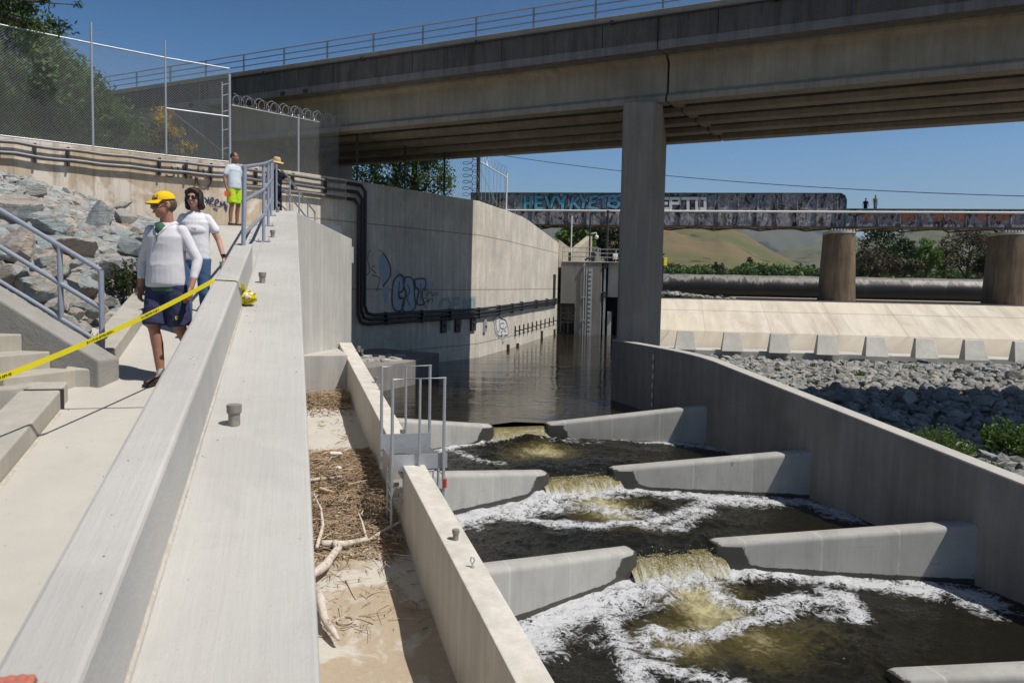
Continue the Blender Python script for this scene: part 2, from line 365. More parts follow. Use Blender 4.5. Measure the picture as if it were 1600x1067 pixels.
# ---- water
def water_mat(name, deep=(.012, .011, .006), turbid=(.13, .105, .035), bumps=((3.5, .5), (14, .35)), stretch=(1, 1, 1), rot=0, foamy=True, bstr=.5):
    t = NT(name); o = t.map(t.tc.outputs['Object'], rot=(0, 0, rot), scale=stretch)
    h = None
    for sc_, w in bumps:
        q = t.math('MULTIPLY', t.noise(o, sc_, 4, .6, 1.2), w); h = q if h is None else t.math('ADD', h, q)
    if foamy:
        fa = t.n('ShaderNodeAttribute'); fa.attribute_name = 'foam'; ae = t.n('ShaderNodeAttribute'); ae.attribute_name = 'aer'
        nf = t.noise(t.tc.outputs['Object'], 2.9, 5, .56, 2.6); nf2 = t.noise(t.tc.outputs['Object'], 1.7, 5, .6, 1.0)
        vo = t.n('ShaderNodeTexVoronoi'); vo.feature = 'DISTANCE_TO_EDGE'; vo.inputs['Scale'].default_value = 9
        dv = t.n('ShaderNodeVectorMath'); dv.operation = 'ADD'; nn = t.n('ShaderNodeTexNoise'); nn.inputs['Scale'].default_value = 4; t.l(t.tc.outputs['Object'], nn.inputs['Vector'])
        sc2 = t.n('ShaderNodeVectorMath'); sc2.operation = 'SCALE'; sc2.inputs['Scale'].default_value = .5; t.l(nn.outputs['Color'], sc2.inputs[0]); t.l(t.tc.outputs['Object'], dv.inputs[0]); t.l(sc2.outputs[0], dv.inputs[1]); t.l(dv.outputs[0], vo.inputs['Vector'])
        lace = t.ramp(vo.outputs['Distance'], [(.0, .30), (.20, -.0)])
        # foam value: attribute pushed around by noise, then a fairly sharp edge
        v = t.math('ADD', t.math('MULTIPLY', fa.outputs['Fac'], .70), t.math('MULTIPLY', t.math('SUBTRACT', nf, .5), 2.3))
        v = t.math('ADD', v, t.math('MULTIPLY', t.math('SUBTRACT', nf2, .5), 1.5))
        v = t.math('ADD', v, t.math('MULTIPLY', lace, t.math('MULTIPLY', fa.outputs['Fac'], 2.0)))
        v = t.math('MULTIPLY', v, t.ramp(fa.outputs['Fac'], [(.03, 0), (.15, 1)]))
        foam = t.ramp(v, [(.34, 0), (.62, .42), (1.0, 1)])
        aer = t.ramp(t.math('ADD', ae.outputs['Fac'], t.math('MULTIPLY', t.math('SUBTRACT', nf, .5), .8)), [(.15, 0), (.9, 1)])
        wc = t.mix(aer, deep, turbid); wc = t.mix(t.ramp(t.math('MULTIPLY', ae.outputs['Fac'], t.math('ADD', nf, .35)), [(.45, 0), (.85, .8)]), wc, (.52, .47, .27))
        nfine = t.noise(t.tc.outputs['Object'], 45, 4, .8)
        fc = t.mix(t.math('ADD', t.math('MULTIPLY', nfine, .35), t.math('MULTIPLY', t.noise(t.tc.outputs['Object'], 10, 5, .7), .65)), (.30, .315, .345), (.84, .84, .84))
        # small white specks of froth
        sp = t.n('ShaderNodeTexVoronoi'); sp.inputs['Scale'].default_value = 26; t.l(t.tc.outputs['Object'], sp.inputs['Vector'])
        dots = t.math('MULTIPLY', t.ramp(sp.outputs['Distance'], [(.05, 1), (.11, 0)]), t.ramp(t.math('ADD', t.noise(t.tc.outputs['Object'], 2.2, 4, .7), t.math('MULTIPLY', fa.outputs['Fac'], .3)), [(.60, 0), (.70, .85)]))
        foam = t.math('MAXIMUM', foam, t.math('MULTIPLY', dots, .45))
        c = t.mix(foam, wc, fc)
        r = t.math('ADD', .06, t.math('MULTIPLY', foam, .6))
        h = t.math('ADD', h, t.math('MULTIPLY', foam, .9)); h = t.math('ADD', h, t.math('MULTIPLY', t.math('MULTIPLY', nfine, foam), .5))
        t.b.inputs['IOR'].default_value = 1.33
        return t.fin(c, r, t.bump(h, bstr, .05), spec=.5)
    t.b.inputs['IOR'].default_value = 1.33
    n_ = t.noise(o, .3, 3, .5)
    return t.fin(t.mix(n_, deep, sc(deep, 2.2)), .05, t.bump(h, bstr, .04), spec=.5)
M['pool'] = water_mat('turbulent_brown_water', bumps=((2.2, .9), (8, .6), (26, .45)), bstr=.7)
M['still'] = water_mat('dark_brown_still_water', deep=(.012, .010, .006), bumps=((.24, 4.0), (.7, 1.3), (2.2, .35)), stretch=(.5, 1.5, 1), rot=R(-8), foamy=False, bstr=.34)
M['river'] = water_mat('river_pool_water', deep=(.075, .058, .034), bumps=((.9, .5), (4, .3)), stretch=(.5, 1.6, 1), rot=R(-9), foamy=False, bstr=.16)

# head pool: reaches from the first baffle to the gate tower; river pool right of the pillar
me = MB(); hp = [F.p(2.4, 20.2), F.p(7.3, 22.2), F.p(12.3, 19.9), F.p(12.35, 26.2), (4.6, 29.5), (6.3, 39), (17, 84), (0, 84), (-3, 60), (-9, 45), (-9, 32), F.p(2.4, 22.5)]
me.add([(p[0], p[1], Z0) for p in hp], [tuple(range(len(hp)))]); tag(me.build('water', M['still']), kind='structure')
me = MB(); rp = [(9.3, 51.6), Q.p(90, -23.8), Q.p(90, 1), (17.05, 84)]
me.add([(p[0], p[1], Z0 - .004) for p in rp], [tuple(range(len(rp)))]); tag(me.build('river_water', M['river']), kind='structure')

def chev(l, wall=10.8, peak=12.62):
    l = np.asarray(l, float); c = 7.27
    return peak - (peak - wall) * np.clip(np.abs(l - c) - .85, 0, None) / 4.05
DA = 4.47
def seg_d(x, y, pts):
    d = np.full(x.shape, 1e9)
    for a, b in zip(pts, pts[1:]):
        ax, ay = a[0], a[1]; dx, dy = b[0] - ax, b[1] - ay; L = dx * dx + dy * dy + 1e-9
        t = np.clip(((x - ax) * dx + (y - ay) * dy) / L, 0, 1); d = np.minimum(d, np.hypot(x - ax - t * dx, y - ay - t * dy))
    return d
FOAM = {
 1: dict(f=[([(690, 704), (740, 692), (784, 686), (862, 683), (930, 685), (1000, 690), (1060, 694), (1125, 704)], .22, 1.2), ([(715, 706), (740, 716), (775, 724)], .22, .7), ([(1080, 690), (1115, 700)], .25, 1.0), ([(862, 690), (930, 692)], .3, .5)],
         a=[((850, 704), .9, .9), ((820, 712), .7, .6), ((890, 708), .6, .4)]),
 2: dict(f=[([(715, 815), (770, 796), (840, 777), (866, 772)], .55, 1.35), ([(735, 806), (800, 800), (860, 792)], .5, 1.1), ([(868, 780), (930, 774), (975, 770)], .45, 1.3), ([(800, 808), (860, 818), (930, 822), (1000, 818), (1060, 806), (1100, 790)], .26, 1.05),
            ([(962, 766), (1040, 773), (1110, 778), (1180, 783)], .38, 1.25), ([(1110, 782), (1180, 786), (1250, 782), (1290, 796), (1330, 812)], .38, 1.1), ([(1000, 820), (1060, 822), (1110, 800)], .22, .8), ([(1150, 770), (1240, 782)], .3, .9), ([(880, 792), (950, 800), (1000, 800)], .5, .75)],
         a=[((940, 792), .9, 1.0), ((960, 806), .9, .8), ((1000, 814), .8, .5), ((900, 796), .5, .5)]),
 3: dict(f=[([(828, 990), (880, 955), (935, 930), (990, 908)], .62, 1.4), ([(880, 960), (950, 945), (1000, 925)], .6, 1.2), ([(850, 1000), (840, 1020), (870, 975)], .35, 1.0), ([(950, 975), (975, 1010), (990, 1040), (1000, 1075)], .22, 1.1), ([(1000, 1040), (1050, 1050), (1110, 1062), (1160, 1075)], .2, 1.0),
            ([(1020, 990), (1060, 1000), (1130, 985), (1190, 972), (1230, 955)], .24, 1.15), ([(995, 912), (1050, 905), (1110, 897)], .5, 1.4), ([(1115, 893), (1200, 899), (1290, 906), (1380, 914), (1440, 925)], .33, 1.35), ([(1440, 915), (1500, 925), (1540, 945)], .45, 1.15),
            ([(1200, 945), (1250, 935), (1290, 940), (1320, 930), (1340, 965)], .24, 1.1), ([(1110, 915), (1140, 940), (1200, 955), (1250, 945)], .3, .95), ([(1020, 985), (1000, 1010), (1040, 1025)], .2, .9), ([(930, 1000), (960, 960)], .3, .7), ([(1290, 925), (1330, 945), (1290, 960), (1345, 970)], .2, .8)],
         a=[((1090, 925), .8, 1.0), ((1110, 950), .8, 1.0), ((1120, 975), .8, .8), ((1060, 1000), .9, .75), ((1180, 1000), .9, .6), ((1040, 940), .4, .6), ((1250, 985), .9, .35)]),
 4: dict(f=[([(1300, 1120), (1500, 1110)], .4, 1.0)], a=[])}
def pool(k, zk, a_up, a_dn, nl=520, nt=280):
    l = np.linspace(2.5, 12.22, nl); tt = np.linspace(0, 1, nt); Lg, Tg = np.meshgrid(l, tt, indexing='ij')
    a0 = chev(Lg) - a_up; a1 = chev(Lg) - a_dn; Ag = a0 * (1 - Tg) + a1 * Tg
    X = Lg * F.n.x + Ag * F.a.x; Y = Lg * F.n.y + Ag * F.a.y
    def W2(p): v = at_z(p[0], p[1], zk); return (v.x, v.y)
    foam = np.zeros(X.shape); aer = np.zeros(X.shape)
    for pts, w, s in FOAM[k]['f']: foam = np.maximum(foam, s * np.exp(-(seg_d(X, Y, [W2(p) for p in pts]) / w) ** 2))
    for c, w, s in FOAM[k]['a']: cx, cy = W2(c); aer = np.maximum(aer, s * np.exp(-((X - cx) ** 2 + (Y - cy) ** 2) / w ** 2))
    jet = np.exp(-((Lg - 7.27) / 1.3) ** 2) * np.exp(-(Tg * 4.4 / 1.5) ** 2)
    turb = .25 + .9 * jet + .35 * np.exp(-((Lg - 7.27) / 2.6) ** 2)
    Z = zk + (fbm(X * 1.6, Y * 1.6, 3 + k) - .5) * .26 * turb + (fbm(X * 5, Y * 5, 9 + k) - .5) * .12 * turb + .05 * jet + .025 * np.clip(foam, 0, 1)
    Z += (fbm(X * 14, Y * 14, 21 + k, 2) - .5) * .02 * turb
    # draw down into the next slot
    dn = np.exp(-((1 - Tg) * 4.4 / .7) ** 2) * (np.abs(Lg - 7.27) < 1.0)
    Z -= .06 * dn
    me = grid_mesh(np.stack([X, Y, Z], -1), dict(foam=foam, aer=aer)); return tag(put('pool_water', me, M['pool']), kind='structure')
pool(1, Z1, -2 * DA + .0, -DA - .0)
pool(2, Z2, -DA, 0)
pool(3, Z3, 0, DA)
pool(4, Z4, DA, 2 * DA)

t = NT('falling_water'); au = t.n('ShaderNodeAttribute'); au.attribute_name = 'fu'; av = t.n('ShaderNodeAttribute'); av.attribute_name = 'fv'; ao = t.n('ShaderNodeAttribute'); ao.attribute_name = 'fo'
cb = t.n('ShaderNodeCombineXYZ'); t.l(t.math('MULTIPLY', au.outputs['Fac'], 9), cb.inputs[0]); t.l(t.math('MULTIPLY', av.outputs['Fac'], 2.2), cb.inputs[1])
a_ = t.noise(cb.outputs[0], 1.0, 7, .75, .8); b_ = t.noise(t.tc.outputs['Object'], 32, 5, .8)
wv = t.math('ADD', t.math('MULTIPLY', a_, .9), t.math('ADD', t.math('MULTIPLY', b_, .7), t.math('MULTIPLY', av.outputs['Fac'], .62)))
wv = t.math('MULTIPLY', wv, .7); wf = t.math('MULTIPLY', t.ramp(wv, [(.72, 0), (.93, 1)]), ao.outputs['Fac'])
c_ = t.mix(t.ramp(wv, [(.42, 0), (.72, 1)]), (.03, .025, .008), (.25, .21, .085)); c_ = t.mix(wf, c_, (.74, .73, .66)); hh_ = t.math('ADD', a_, t.math('MULTIPLY', b_, .6))
M['fall'] = t.fin(c_, t.math('ADD', .08, t.math('MULTIPLY', wf, .5)), t.bump(hh_, .9, .05), spec=.5)
# ---- falls in the slots (water running over each sill)
def fall(k, zu, zl, ash, splash, nseg=90, name='water_fall'):
    l = np.linspace(6.3, 8.22, 150); tt = np.linspace(0, 1, nseg); Lg, Tg = np.meshgrid(l, tt, indexing='ij')
    run = .95 if splash else .55
    A = 12.75 + ash - Tg * run
    drop = zu - .05 - zl + .22
    Z = zu - .05 - drop * np.clip(Tg * 1.05, 0, 1) ** 1.8
    st = fbm(Lg * 9, Tg * 1.5, 40 + k); st2 = fbm(Lg * 22, Tg * 9, 44 + k)
    amp = (.10 if splash else .03)
    st3 = fbm(Lg * 45, Tg * 22, 51 + k, 3); edge = np.clip(np.minimum(Lg - 6.3, 8.22 - Lg) / .25, 0, 1)
    lobes = fbm(Lg * 3.2, Tg * .8 + k, 61 + k, 3) - .5
    A = A + lobes * .55 * Tg * (1 if splash else .3) + (st2 - .5) * amp * 2.2 * Tg + (st3 - .5) * amp * 1.2 * Tg; Z = Z + (st - .5) * amp * Tg * 1.8 + (st2 - .5) * amp * 1.3 * Tg + (st3 - .5) * amp * .8 * np.clip(Tg * 2, 0, 1)
    foam = (Tg ** 1.6) * (.75 if splash else .4) * (.35 + st * .9) + (.05 if splash else 0); aer = np.clip(.35 + .6 * Tg, 0, 1) * np.ones_like(Lg)
    X = Lg * F.n.x + A * F.a.x; Y = Lg * F.n.y + A * F.a.y
    return tag(put(name, grid_mesh(np.stack([X, Y, Z], -1), dict(fu=Lg, fv=Tg, fo=np.full(Lg.shape, 1.0 if splash else .35))), M['fall']), kind='structure')
fall(0, Z0, Z1, 2 * DA, False); fall(1, Z1, Z2, DA, True); fall(2, Z2, Z3, 0, True); fall(3, Z3, Z4, -DA, True)
# splash droplets
dm = NT('water_drops'); M['drops'] = dm.fin((.62, .62, .5), .15, spec=.6)
for k, (zu, zl, ash, nn) in enumerate(((Z1, Z2, DA, 900), (Z2, Z3, 0, 1500))):
    b = MB(); rg = random.Random(5 + k)
    for i in range(nn):
        l = rg.uniform(6.45, 8.05); u = rg.random(); a = 12.6 + ash - u * .8 + rg.gauss(0, .08); z = zu - .1 - (zu - zl) * u ** 1.5 + abs(rg.gauss(0, .075)); p = F.p(l, a, z); r = rg.uniform(.002, .008)
        M3 = Matrix.Rotation(rg.uniform(0, 3), 3, 'X') @ Matrix.Rotation(rg.uniform(0, 3), 3, 'Z')
        b.add([p + M3 @ Vector(v) for v in ((r, 0, 0), (0, r * 2, 0), (-r, 0, 0), (0, -r * 2, 0), (0, 0, r), (0, 0, -r))], [(0, 1, 4), (1, 2, 4), (2, 3, 4), (3, 0, 4), (1, 0, 5), (2, 1, 5), (3, 2, 5), (0, 3, 5)])
    tag(b.build('splash_spray', M['drops']), kind='stuff', label='spray of droplets thrown up where water drops through the ' + ('second' if k == 0 else 'third') + ' slot from the pool', cat='spray')

# ---- baffle wings (cross walls with a rounded sloping top)
wet = NT('wet_concrete_baffle')
def wing_mat(name, slot_l):
    t = NT(name); geo = t.tc.outputs['Object']; o = t.map(geo, rot=(0, 0, 0))
    n1 = t.noise(o, .8, 5, .65); n2 = t.noise(o, 5, 6, .7); n4 = t.noise(o, 60, 3, .7); n3 = t.noise(t.map(o, scale=(4, 4, .4)), 1, 5, .7)
    base = (.41, .40, .37)
    c = t.mix(t.ramp(n1, [(.3, 0), (.7, 1)]), sc(base, .86), sc(base, 1.1)); c = t.mix(t.math('MULTIPLY', t.ramp(n3, [(.4, 1), (.6, 0)]), .22), c, sc(base, .7))
    c = t.mix(t.math('MULTIPLY', t.ramp(n2, [(.56, 0), (.7, 1)]), .25), c, sc(base, .65))
    fr_ = t.map(geo, rot=(0, 0, F.h)); sx_ = t.n('ShaderNodeSeparateXYZ'); t.l(fr_, sx_.inputs[0])
    ln = t.ramp(t.math('ABSOLUTE', t.math('SUBTRACT', t.math('FRACT', t.math('DIVIDE', sx_.outputs[0], 1.22)), .5)), [(.484, 0), (.494, 1)])
    c = t.mix(t.math('MULTIPLY', ln, t.math('MULTIPLY', t.ramp(n2, [(.3, 0), (.6, 1)]), .6)), c, sc(base, 1.5))
    ck = t.n('ShaderNodeTexVoronoi'); ck.feature = 'DISTANCE_TO_EDGE'; ck.inputs['Scale'].default_value = .8; cdv = t.n('ShaderNodeVectorMath'); cdv.operation = 'ADD'; cn_ = t.n('ShaderNodeTexNoise'); cn_.inputs['Scale'].default_value = 3; t.l(o, cn_.inputs['Vector']); t.l(o, cdv.inputs[0]); t.l(cn_.outputs['Color'], cdv.inputs[1]); t.l(cdv.outputs[0], ck.inputs['Vector'])
    c = t.mix(t.math('MULTIPLY', t.ramp(ck.outputs['Distance'], [(.004, 1), (.010, 0)]), t.ramp(n1, [(.52, 0), (.60, .6)])), c, sc(base, .35))
    dn_ = t.noise(t.map(o, scale=(2.2, 2.2, .25)), 1.0, 6, .75); c = t.mix(t.math('MULTIPLY', t.ramp(dn_, [(.50, 0), (.64, 1)]), .28), c, sc(base, .45))
    # real wet patch near the slot: distance along the wall from the slot end
    wa = t.n('ShaderNodeAttribute'); wa.attribute_name = 'wet'
    w = t.ramp(t.math('ADD', wa.outputs['Fac'], t.math('MULTIPLY', t.math('SUBTRACT', t.noise(o, 3.2, 7, .75), .5), .55)), [(.5, 0), (.54, 1)])
    c = t.mix(w, c, (.06, .058, .05)); r = t.math('SUBTRACT', .85, t.math('MULTIPLY', w, .5))
    return t.fin(c, r, t.bump(t.math('ADD', t.math('MULTIPLY', n2, .6), t.math('MULTIPLY', n4, .3)), .25, .02), spec=.3)
M['wingm'] = wing_mat('baffle_concrete_wet', 0)
def wing(ash, right, zs, zw, label, group=None):
    ls, lw = (8.08, 12.17) if right else (6.44, 2.55)
    n = 34; K = 15; th = .42; P = np.zeros((n + 1, K, 3)); wet = np.zeros((n + 1, K))
    for i in range(n + 1):
        t = i / n; l = ls + (lw - ls) * t; a = float(chev(l)) + ash; zt = zs + (zw - zs) * t
        rr = .09 if True else 0
        cs = [(-th / 2, -7.0)] + [(-th / 2, zs - .46), (-th / 2, min(zs - .33, zt - rr - .2)), (-th / 2, zt - rr)] + [(-th / 2 + rr - rr * math.cos(q), zt - rr + rr * math.sin(q)) for q in (R(25), R(50), R(75))] + [(0, zt + .004)] + [(th / 2 - rr + rr * math.cos(q), zt - rr + rr * math.sin(q)) for q in (R(75), R(50), R(25))] + [(th / 2, zt - rr), (th / 2, zt - rr - .5), (th / 2, zt - rr - 1.2), (th / 2, -7.0)]
        for j, (da, z) in enumerate(cs):
            # slot end nose: pull in the first ring a little so the end is rounded
            f = 1.0 if i else .86
            P[i, j] = F.p(l, a + da * f + .0, z if i else min(z, zt - .03))
            zl_ = zs - .5 + .0; wet[i, j] = max(0, 1.25 - abs(l - ls) / .75 - max(0, (z - (zt - .25)) * 1.2) + (.25 if z < zt - .5 else 0)) if da <= .21 else 0
            if da < 0 and z < zs - .30: wet[i, j] = max(wet[i, j], .95 if z < zs - .42 else .2)
            if z > zt - .06: wet[i, j] -= .35 + abs(l - ls) * .4
    m = grid_mesh(P, dict(wet=wet))
    bm = bmesh.new(); bm.from_mesh(m); bm.verts.ensure_lookup_table()
    for row in (0, n): bm.faces.new([bm.verts[row * K + j] for j in range(K)])
    bmesh.ops.recalc_face_normals(bm, faces=bm.faces[:]); bm.to_mesh(m); bm.free(); m.shade_smooth(); m.set_sharp_from_angle(angle=R(50))
    o = put('baffle_wall', m, M['wingm']); return tag(o, label, 'baffle wall', group)
G_ = 'concrete baffle walls of the fish ladder'
for k, (ash, dz, nm) in enumerate(((2 * DA, .72, 'farthest'), (DA, .36, 'second farthest'), (0, 0, 'third farthest'), (-DA, -.37, 'nearest'))):
    zs, zw = -4.69 + dz, -4.1 + dz * 1.04
    if k == 0: zs = -4.03
    wing(ash, True, zs, zw, {0: 'grey concrete baffle on the right side beside the dark head pool, farthest of the right baffles', 1: 'sloping grey concrete baffle on the right wall between the first and second foaming pools', 2: 'large grey concrete baffle on the right wall with a wet dark tip beside the biggest foam pool', 3: 'concrete baffle top cut off by the bottom right corner of the picture'}[k], G_)
    if k < 3: wing(ash, False, zs + .01, zw - .02, {0: 'pale concrete baffle behind the steel ladder hoops, left of the farthest slot', 1: 'pale concrete baffle on the left just beside the steel ladder platform, left of the middle slot', 2: 'sunlit pale concrete baffle joining the divider wall at the lower left of the biggest foam pool'}[k], G_)
# low sills under the falls
for k, (ash, z) in enumerate(((2 * DA, Z0 - .14), (DA, Z1 - .2), (0, Z2 - .2), (-DA, Z3 - .2))):
    c = F.p(7.26, 12.68 + ash, (z - 7) / 2); tag(MB().box(c, (1.7, .3, z + 7), -F.h).build('slot_sill', M['wing'], bevel=.03), 'low wet concrete sill under the falling water of slot %s' % ('farthest', 'middle', 'nearer', 'nearest')[k], 'sill', 'sills in the slots of the baffles')

# ---- right training wall
def rw_top(a): return -4.3 + .117 * a if a < 19.3 else (-2.04 + .12 * (1 - math.exp(-(a - 19.3) / 1.2)) * 1.0 if True else 0)
avals = [-1, 3, 6, 9, 12, 15, 17, 18.4, 19.3, 20.0, 20.8, 21.8, 23, 24.5, 25.9]
t_ = thing('channel_wall', 'long grey concrete side wall descending along the right of the fish ladder pools', 'wall')
b = MB(); body = []
pl = [F.p(12.17, a) for a in avals]; zt = [rw_top(a) - .05 for a in avals]
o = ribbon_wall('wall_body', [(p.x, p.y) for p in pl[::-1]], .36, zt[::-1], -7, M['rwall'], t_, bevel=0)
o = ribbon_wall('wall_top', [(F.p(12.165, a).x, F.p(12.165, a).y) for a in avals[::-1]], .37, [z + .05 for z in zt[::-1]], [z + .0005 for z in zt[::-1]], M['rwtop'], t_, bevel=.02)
# ---- divider wall (two lengths with a gap for the ladder platform)
def dv_top(a): return -4.3 + .117 * a
def divider(a0, a1, label):
    av = list(np.linspace(a0, a1, 9)); pl = [F.p(2.55, a) for a in av]
    o = ribbon_wall('divider_wall', [(p.x, p.y) for p in pl], .35, [dv_top(a) for a in av], -7, M['divwall'], None, bevel=.018); return tag(o, label, 'wall', 'divider wall lengths beside the fish ladder')
divider(-1, 12.25, 'near length of pale concrete divider wall running to the bottom edge, below the steel platform')
divider(13.3, 22.2, 'far length of pale concrete divider wall running from the steel hoops back to the corner')
b = MB(); b.prism([F.p(2.2, 12.26), F.p(2.55, 12.26), F.p(2.55, 13.29), F.p(2.2, 13.29)], -7, -3.35); tag(b.build('divider_wall', M['divwall'], bevel=.01), 'low concrete length of divider wall under the steel grating platform', 'wall', 'divider wall lengths beside the fish ladder')

# ---- sand channel floor
t = NT('silt_over_concrete'); ob = t.tc.outputs['Object']; n1 = t.noise(ob, .9, 8, .68, .6); n2 = t.noise(ob, 14, 6, .75); n3 = t.noise(ob, 70, 3, .7)
sand = t.mix(n2, (.32, .26, .185), (.45, .375, .28)); dry = t.mix(n2, (.44, .41, .36), (.55, .52, .46))
far = t.n('ShaderNodeSeparateXYZ'); t.l(t.map(ob, rot=(0, 0, F.h)), far.inputs[0])
k_ = t.math('ADD', n1, t.math('MULTIPLY', t.ramp(t.math('DIVIDE', far.outputs[1], 20), [(.50, 0), (.72, 1)]), .35))
c = t.mix(t.ramp(k_, [(.52, 0), (.60, 1)]), sand, dry); c = t.mix(t.math('MULTIPLY', t.ramp(n3, [(.6, 0), (.7, 1)]), .5), c, (.1, .075, .05))
M['silt'] = t.fin(c, .95, t.bump(t.math('ADD', n1, t.math('MULTIPLY', n2, .25)), .5, .05), spec=.15)
def sand_z(a): return float(np.interp(a, [-2, 6, 8.57, 13.17, 18.7, 22], [-5.3, -5.0, -4.58, -3.78, -2.98, -2.75]))
ls = np.linspace(-.9, 2.3, 60); as_ = np.linspace(-2, 21, 300); L_, A_ = np.meshgrid(ls, as_, indexing='ij')
X = L_ * F.n.x + A_ * F.a.x; Y = L_ * F.n.y + A_ * F.a.y; Zb = np.interp(A_, [-2, 6, 8.57, 13.17, 18.7, 22], [-5.3, -5.0, -4.58, -3.78, -2.98, -2.75])
Z = Zb + (fbm(X * 1.3, Y * 1.3, 5) - .5) * .10 + (fbm(X * 7, Y * 7, 6) - .5) * .02
tag(put('silt_floor', grid_mesh(np.stack([X, Y, Z], -1)), M['silt']), kind='structure')
# cross wall closing the side channel, and the wing wall going back from the deck corner
cw = [F.p(-.7, 20.1), F.p(2.21, 20.1), F.p(2.21, 22.2), F.p(-.7, 22.2)]
tag(MB().prism(cw, -7, -1.86).build('cross_wall', M['newwall'], bevel=.015), 'low grey concrete cross wall closing the far end of the debris channel', 'wall')
wp = [(-5.27, 19.35), (-4.55, 22.5)]
o = ribbon_wall('wing_wall', wp, .4, [1.63, 1.16], -7, M['newwall'], None, bevel=.015); tag(o, 'vertical pale concrete wall beyond the end of the deck with a sloping top', 'wall')

# ---- deck, parapet, ramp, curbs
def deck_z(a): return -1.7 + .1663 * a
b = MB(); A0, A1 = -1.5, 20.1
b.prism([D.p(-.505, A0), D.p(.085, A0), D.p(.085, A1), D.p(-.505, A1)], -7, [deck_z(A0), deck_z(A0), deck_z(A1), deck_z(A1)])
tag(b.build('concrete_deck', M['deck'], bevel=.018), 'sloping brushed concrete deck with short pipe stubs, right of the parapet', 'deck')
b = MB(); A1p = 10.75
def par_z(a): return -1.345 + .1663 * a
b.prism([D.p(-.72, A0), D.p(-.508, A0), D.p(-.500, A1p), D.p(-.72, A1p)], -7, [par_z(A0), par_z(A0), par_z(A1p), par_z(A1p)])
tag(b.build('parapet_wall', M['deck'], bevel=.02), 'long pale concrete parapet between the ramp and the deck, running to the bottom left', 'parapet')
b = MB(); b.prism([D.p(-.72, A1p + .002), D.p(-.507, A1p + .002), D.p(-.507, 20.1), D.p(-.72, 20.1)], -7, [deck_z(A1p) - .004, deck_z(A1p) - .004, deck_z(20.1) - .004, deck_z(20.1) - .004])
tag(b.build('deck_edge', M['deck'], bevel=.012), 'narrow concrete edge strip carrying the grey rail posts beyond the parapet', 'edge strip')
# ramp surface: upper and lower slab with a dark joint between; landing beyond the crest
JA = 7.4
def rslab(a0, a1, l0=-3.6, l1=-.71):
    return MB().prism([D.p(l0, a0), D.p(l1, a0), D.p(l1, a1), D.p(l0, a1)], [ramp_z(a0) - .4, ramp_z(a0) - .4, ramp_z(a1) - .4, ramp_z(a1) - .4], [ramp_z(a0), ramp_z(a0), ramp_z(a1), ramp_z(a1)])
tag(rslab(-1.5, JA - .012, -2.1).build('ramp', M['ramp'], bevel=.006), kind='structure')
b = MB()
for a0, a1 in ((JA + .012, 11.3), (11.312, 15.7), (15.712, 20.25)):
    b.prism([D.p(-1.95 if a0 > 8 else -2.4, a0), D.p(-.71, a0), D.p(-.71, a1), D.p(-1.95 if a0 > 8 else -2.4, a1)], [ramp_z(a0) - .4] * 2 + [ramp_z(a1) - .4] * 2, [ramp_z(a0)] * 2 + [ramp_z(a1)] * 2)
tag(b.build('ramp', M['ramp'], bevel=.005), kind='structure')
LZ = ramp_z(20.25)
b = MB(); b.prism([D.p(-12, 20.26), D.p(.085, 20.11), D.p(.6, 24), (-6.0, 30), (-7.6, 34.6), (-11, 30.7), (-15, 27.2)], LZ - .6, LZ - .005); tag(b.build('landing', M['ramp']), kind='structure')
b = MB(); b.prism([D.p(-2.0, JA - .012), D.p(-.722, JA - .012), D.p(-.722, JA + .012), D.p(-2.0, JA + .012)], ramp_z(JA) - .1, ramp_z(JA) - .003)
b.prism([D.p(-2.2, JA - .012), D.p(-1.86, JA - .012), D.p(-1.86, JA + .012), D.p(-2.2, JA + .012)], ramp_z(JA) - .1, ramp_z(JA) + .168)
tag(b.build('joint_filler', M['rubber_joint']), 'thin dark filler strip in the joint across the ramp and its curb', 'joint filler')
# curbs
CH = .165
def curb(a0, a1, lin, lout, label, lin1=None, lout1=None):
    lin1 = lin if lin1 is None else lin1; lout1 = lout if lout1 is None else lout1
    b = MB().prism([D.p(lout, a0), D.p(lin, a0), D.p(lin1, a1), D.p(lout1, a1)], [ramp_z(a0) - .5] * 2 + [ramp_z(a1) - .5] * 2, [ramp_z(a0) + CH] * 2 + [ramp_z(a1) + CH] * 2)
    tag(b.build('ramp_curb', M['curb'], bevel=.015), label, 'curb', 'concrete curbs along the ramp')
curb(-1.5, JA - .013, -1.88, -2.19, 'lower concrete curb at the left edge, below the dark ramp joint')
curb(JA + .013, 7.62, -1.88, -2.19, 'short concrete curb end just above the dark ramp joint')
curb(7.98, 20.2, -1.71, -2.0, 'upper concrete curb between the ramp and the rock slope', -1.86, -2.12)
# rough ground left of the lower curb
t = NT('rough_broken_concrete'); ob = t.tc.outputs['Object']; n2 = t.noise(ob, 22, 8, .8); n1 = t.noise(ob, 2, 5, .6)
M['rough'] = t.fin(t.mix(t.ramp(n2, [(.35, 0), (.7, 1)]), (.13, .125, .115), (.42, .40, .365)), .95, t.bump(n2, .8, .04), spec=.15)
gx, ga = np.meshgrid(np.linspace(-7, -2.17, 130), np.linspace(-1.5, 7.6, 200), indexing='ij')
X = gx * D.n.x + ga * D.a.x; Y = gx * D.n.y + ga * D.a.y; Z = ramp_z(ga) + .06 + (fbm(X * 3, Y * 3, 8) - .5) * .05 + (fbm(X * 15, Y * 15, 8) - .5) * .025
Z = Z - .9 * np.clip((ga - 7.0), 0, 10) + .22 * np.clip(-gx - 2.4, 0, 3)
tag(put('rough_ground', grid_mesh(np.stack([X, Y, Z], -1)), M['rough']), kind='structure')

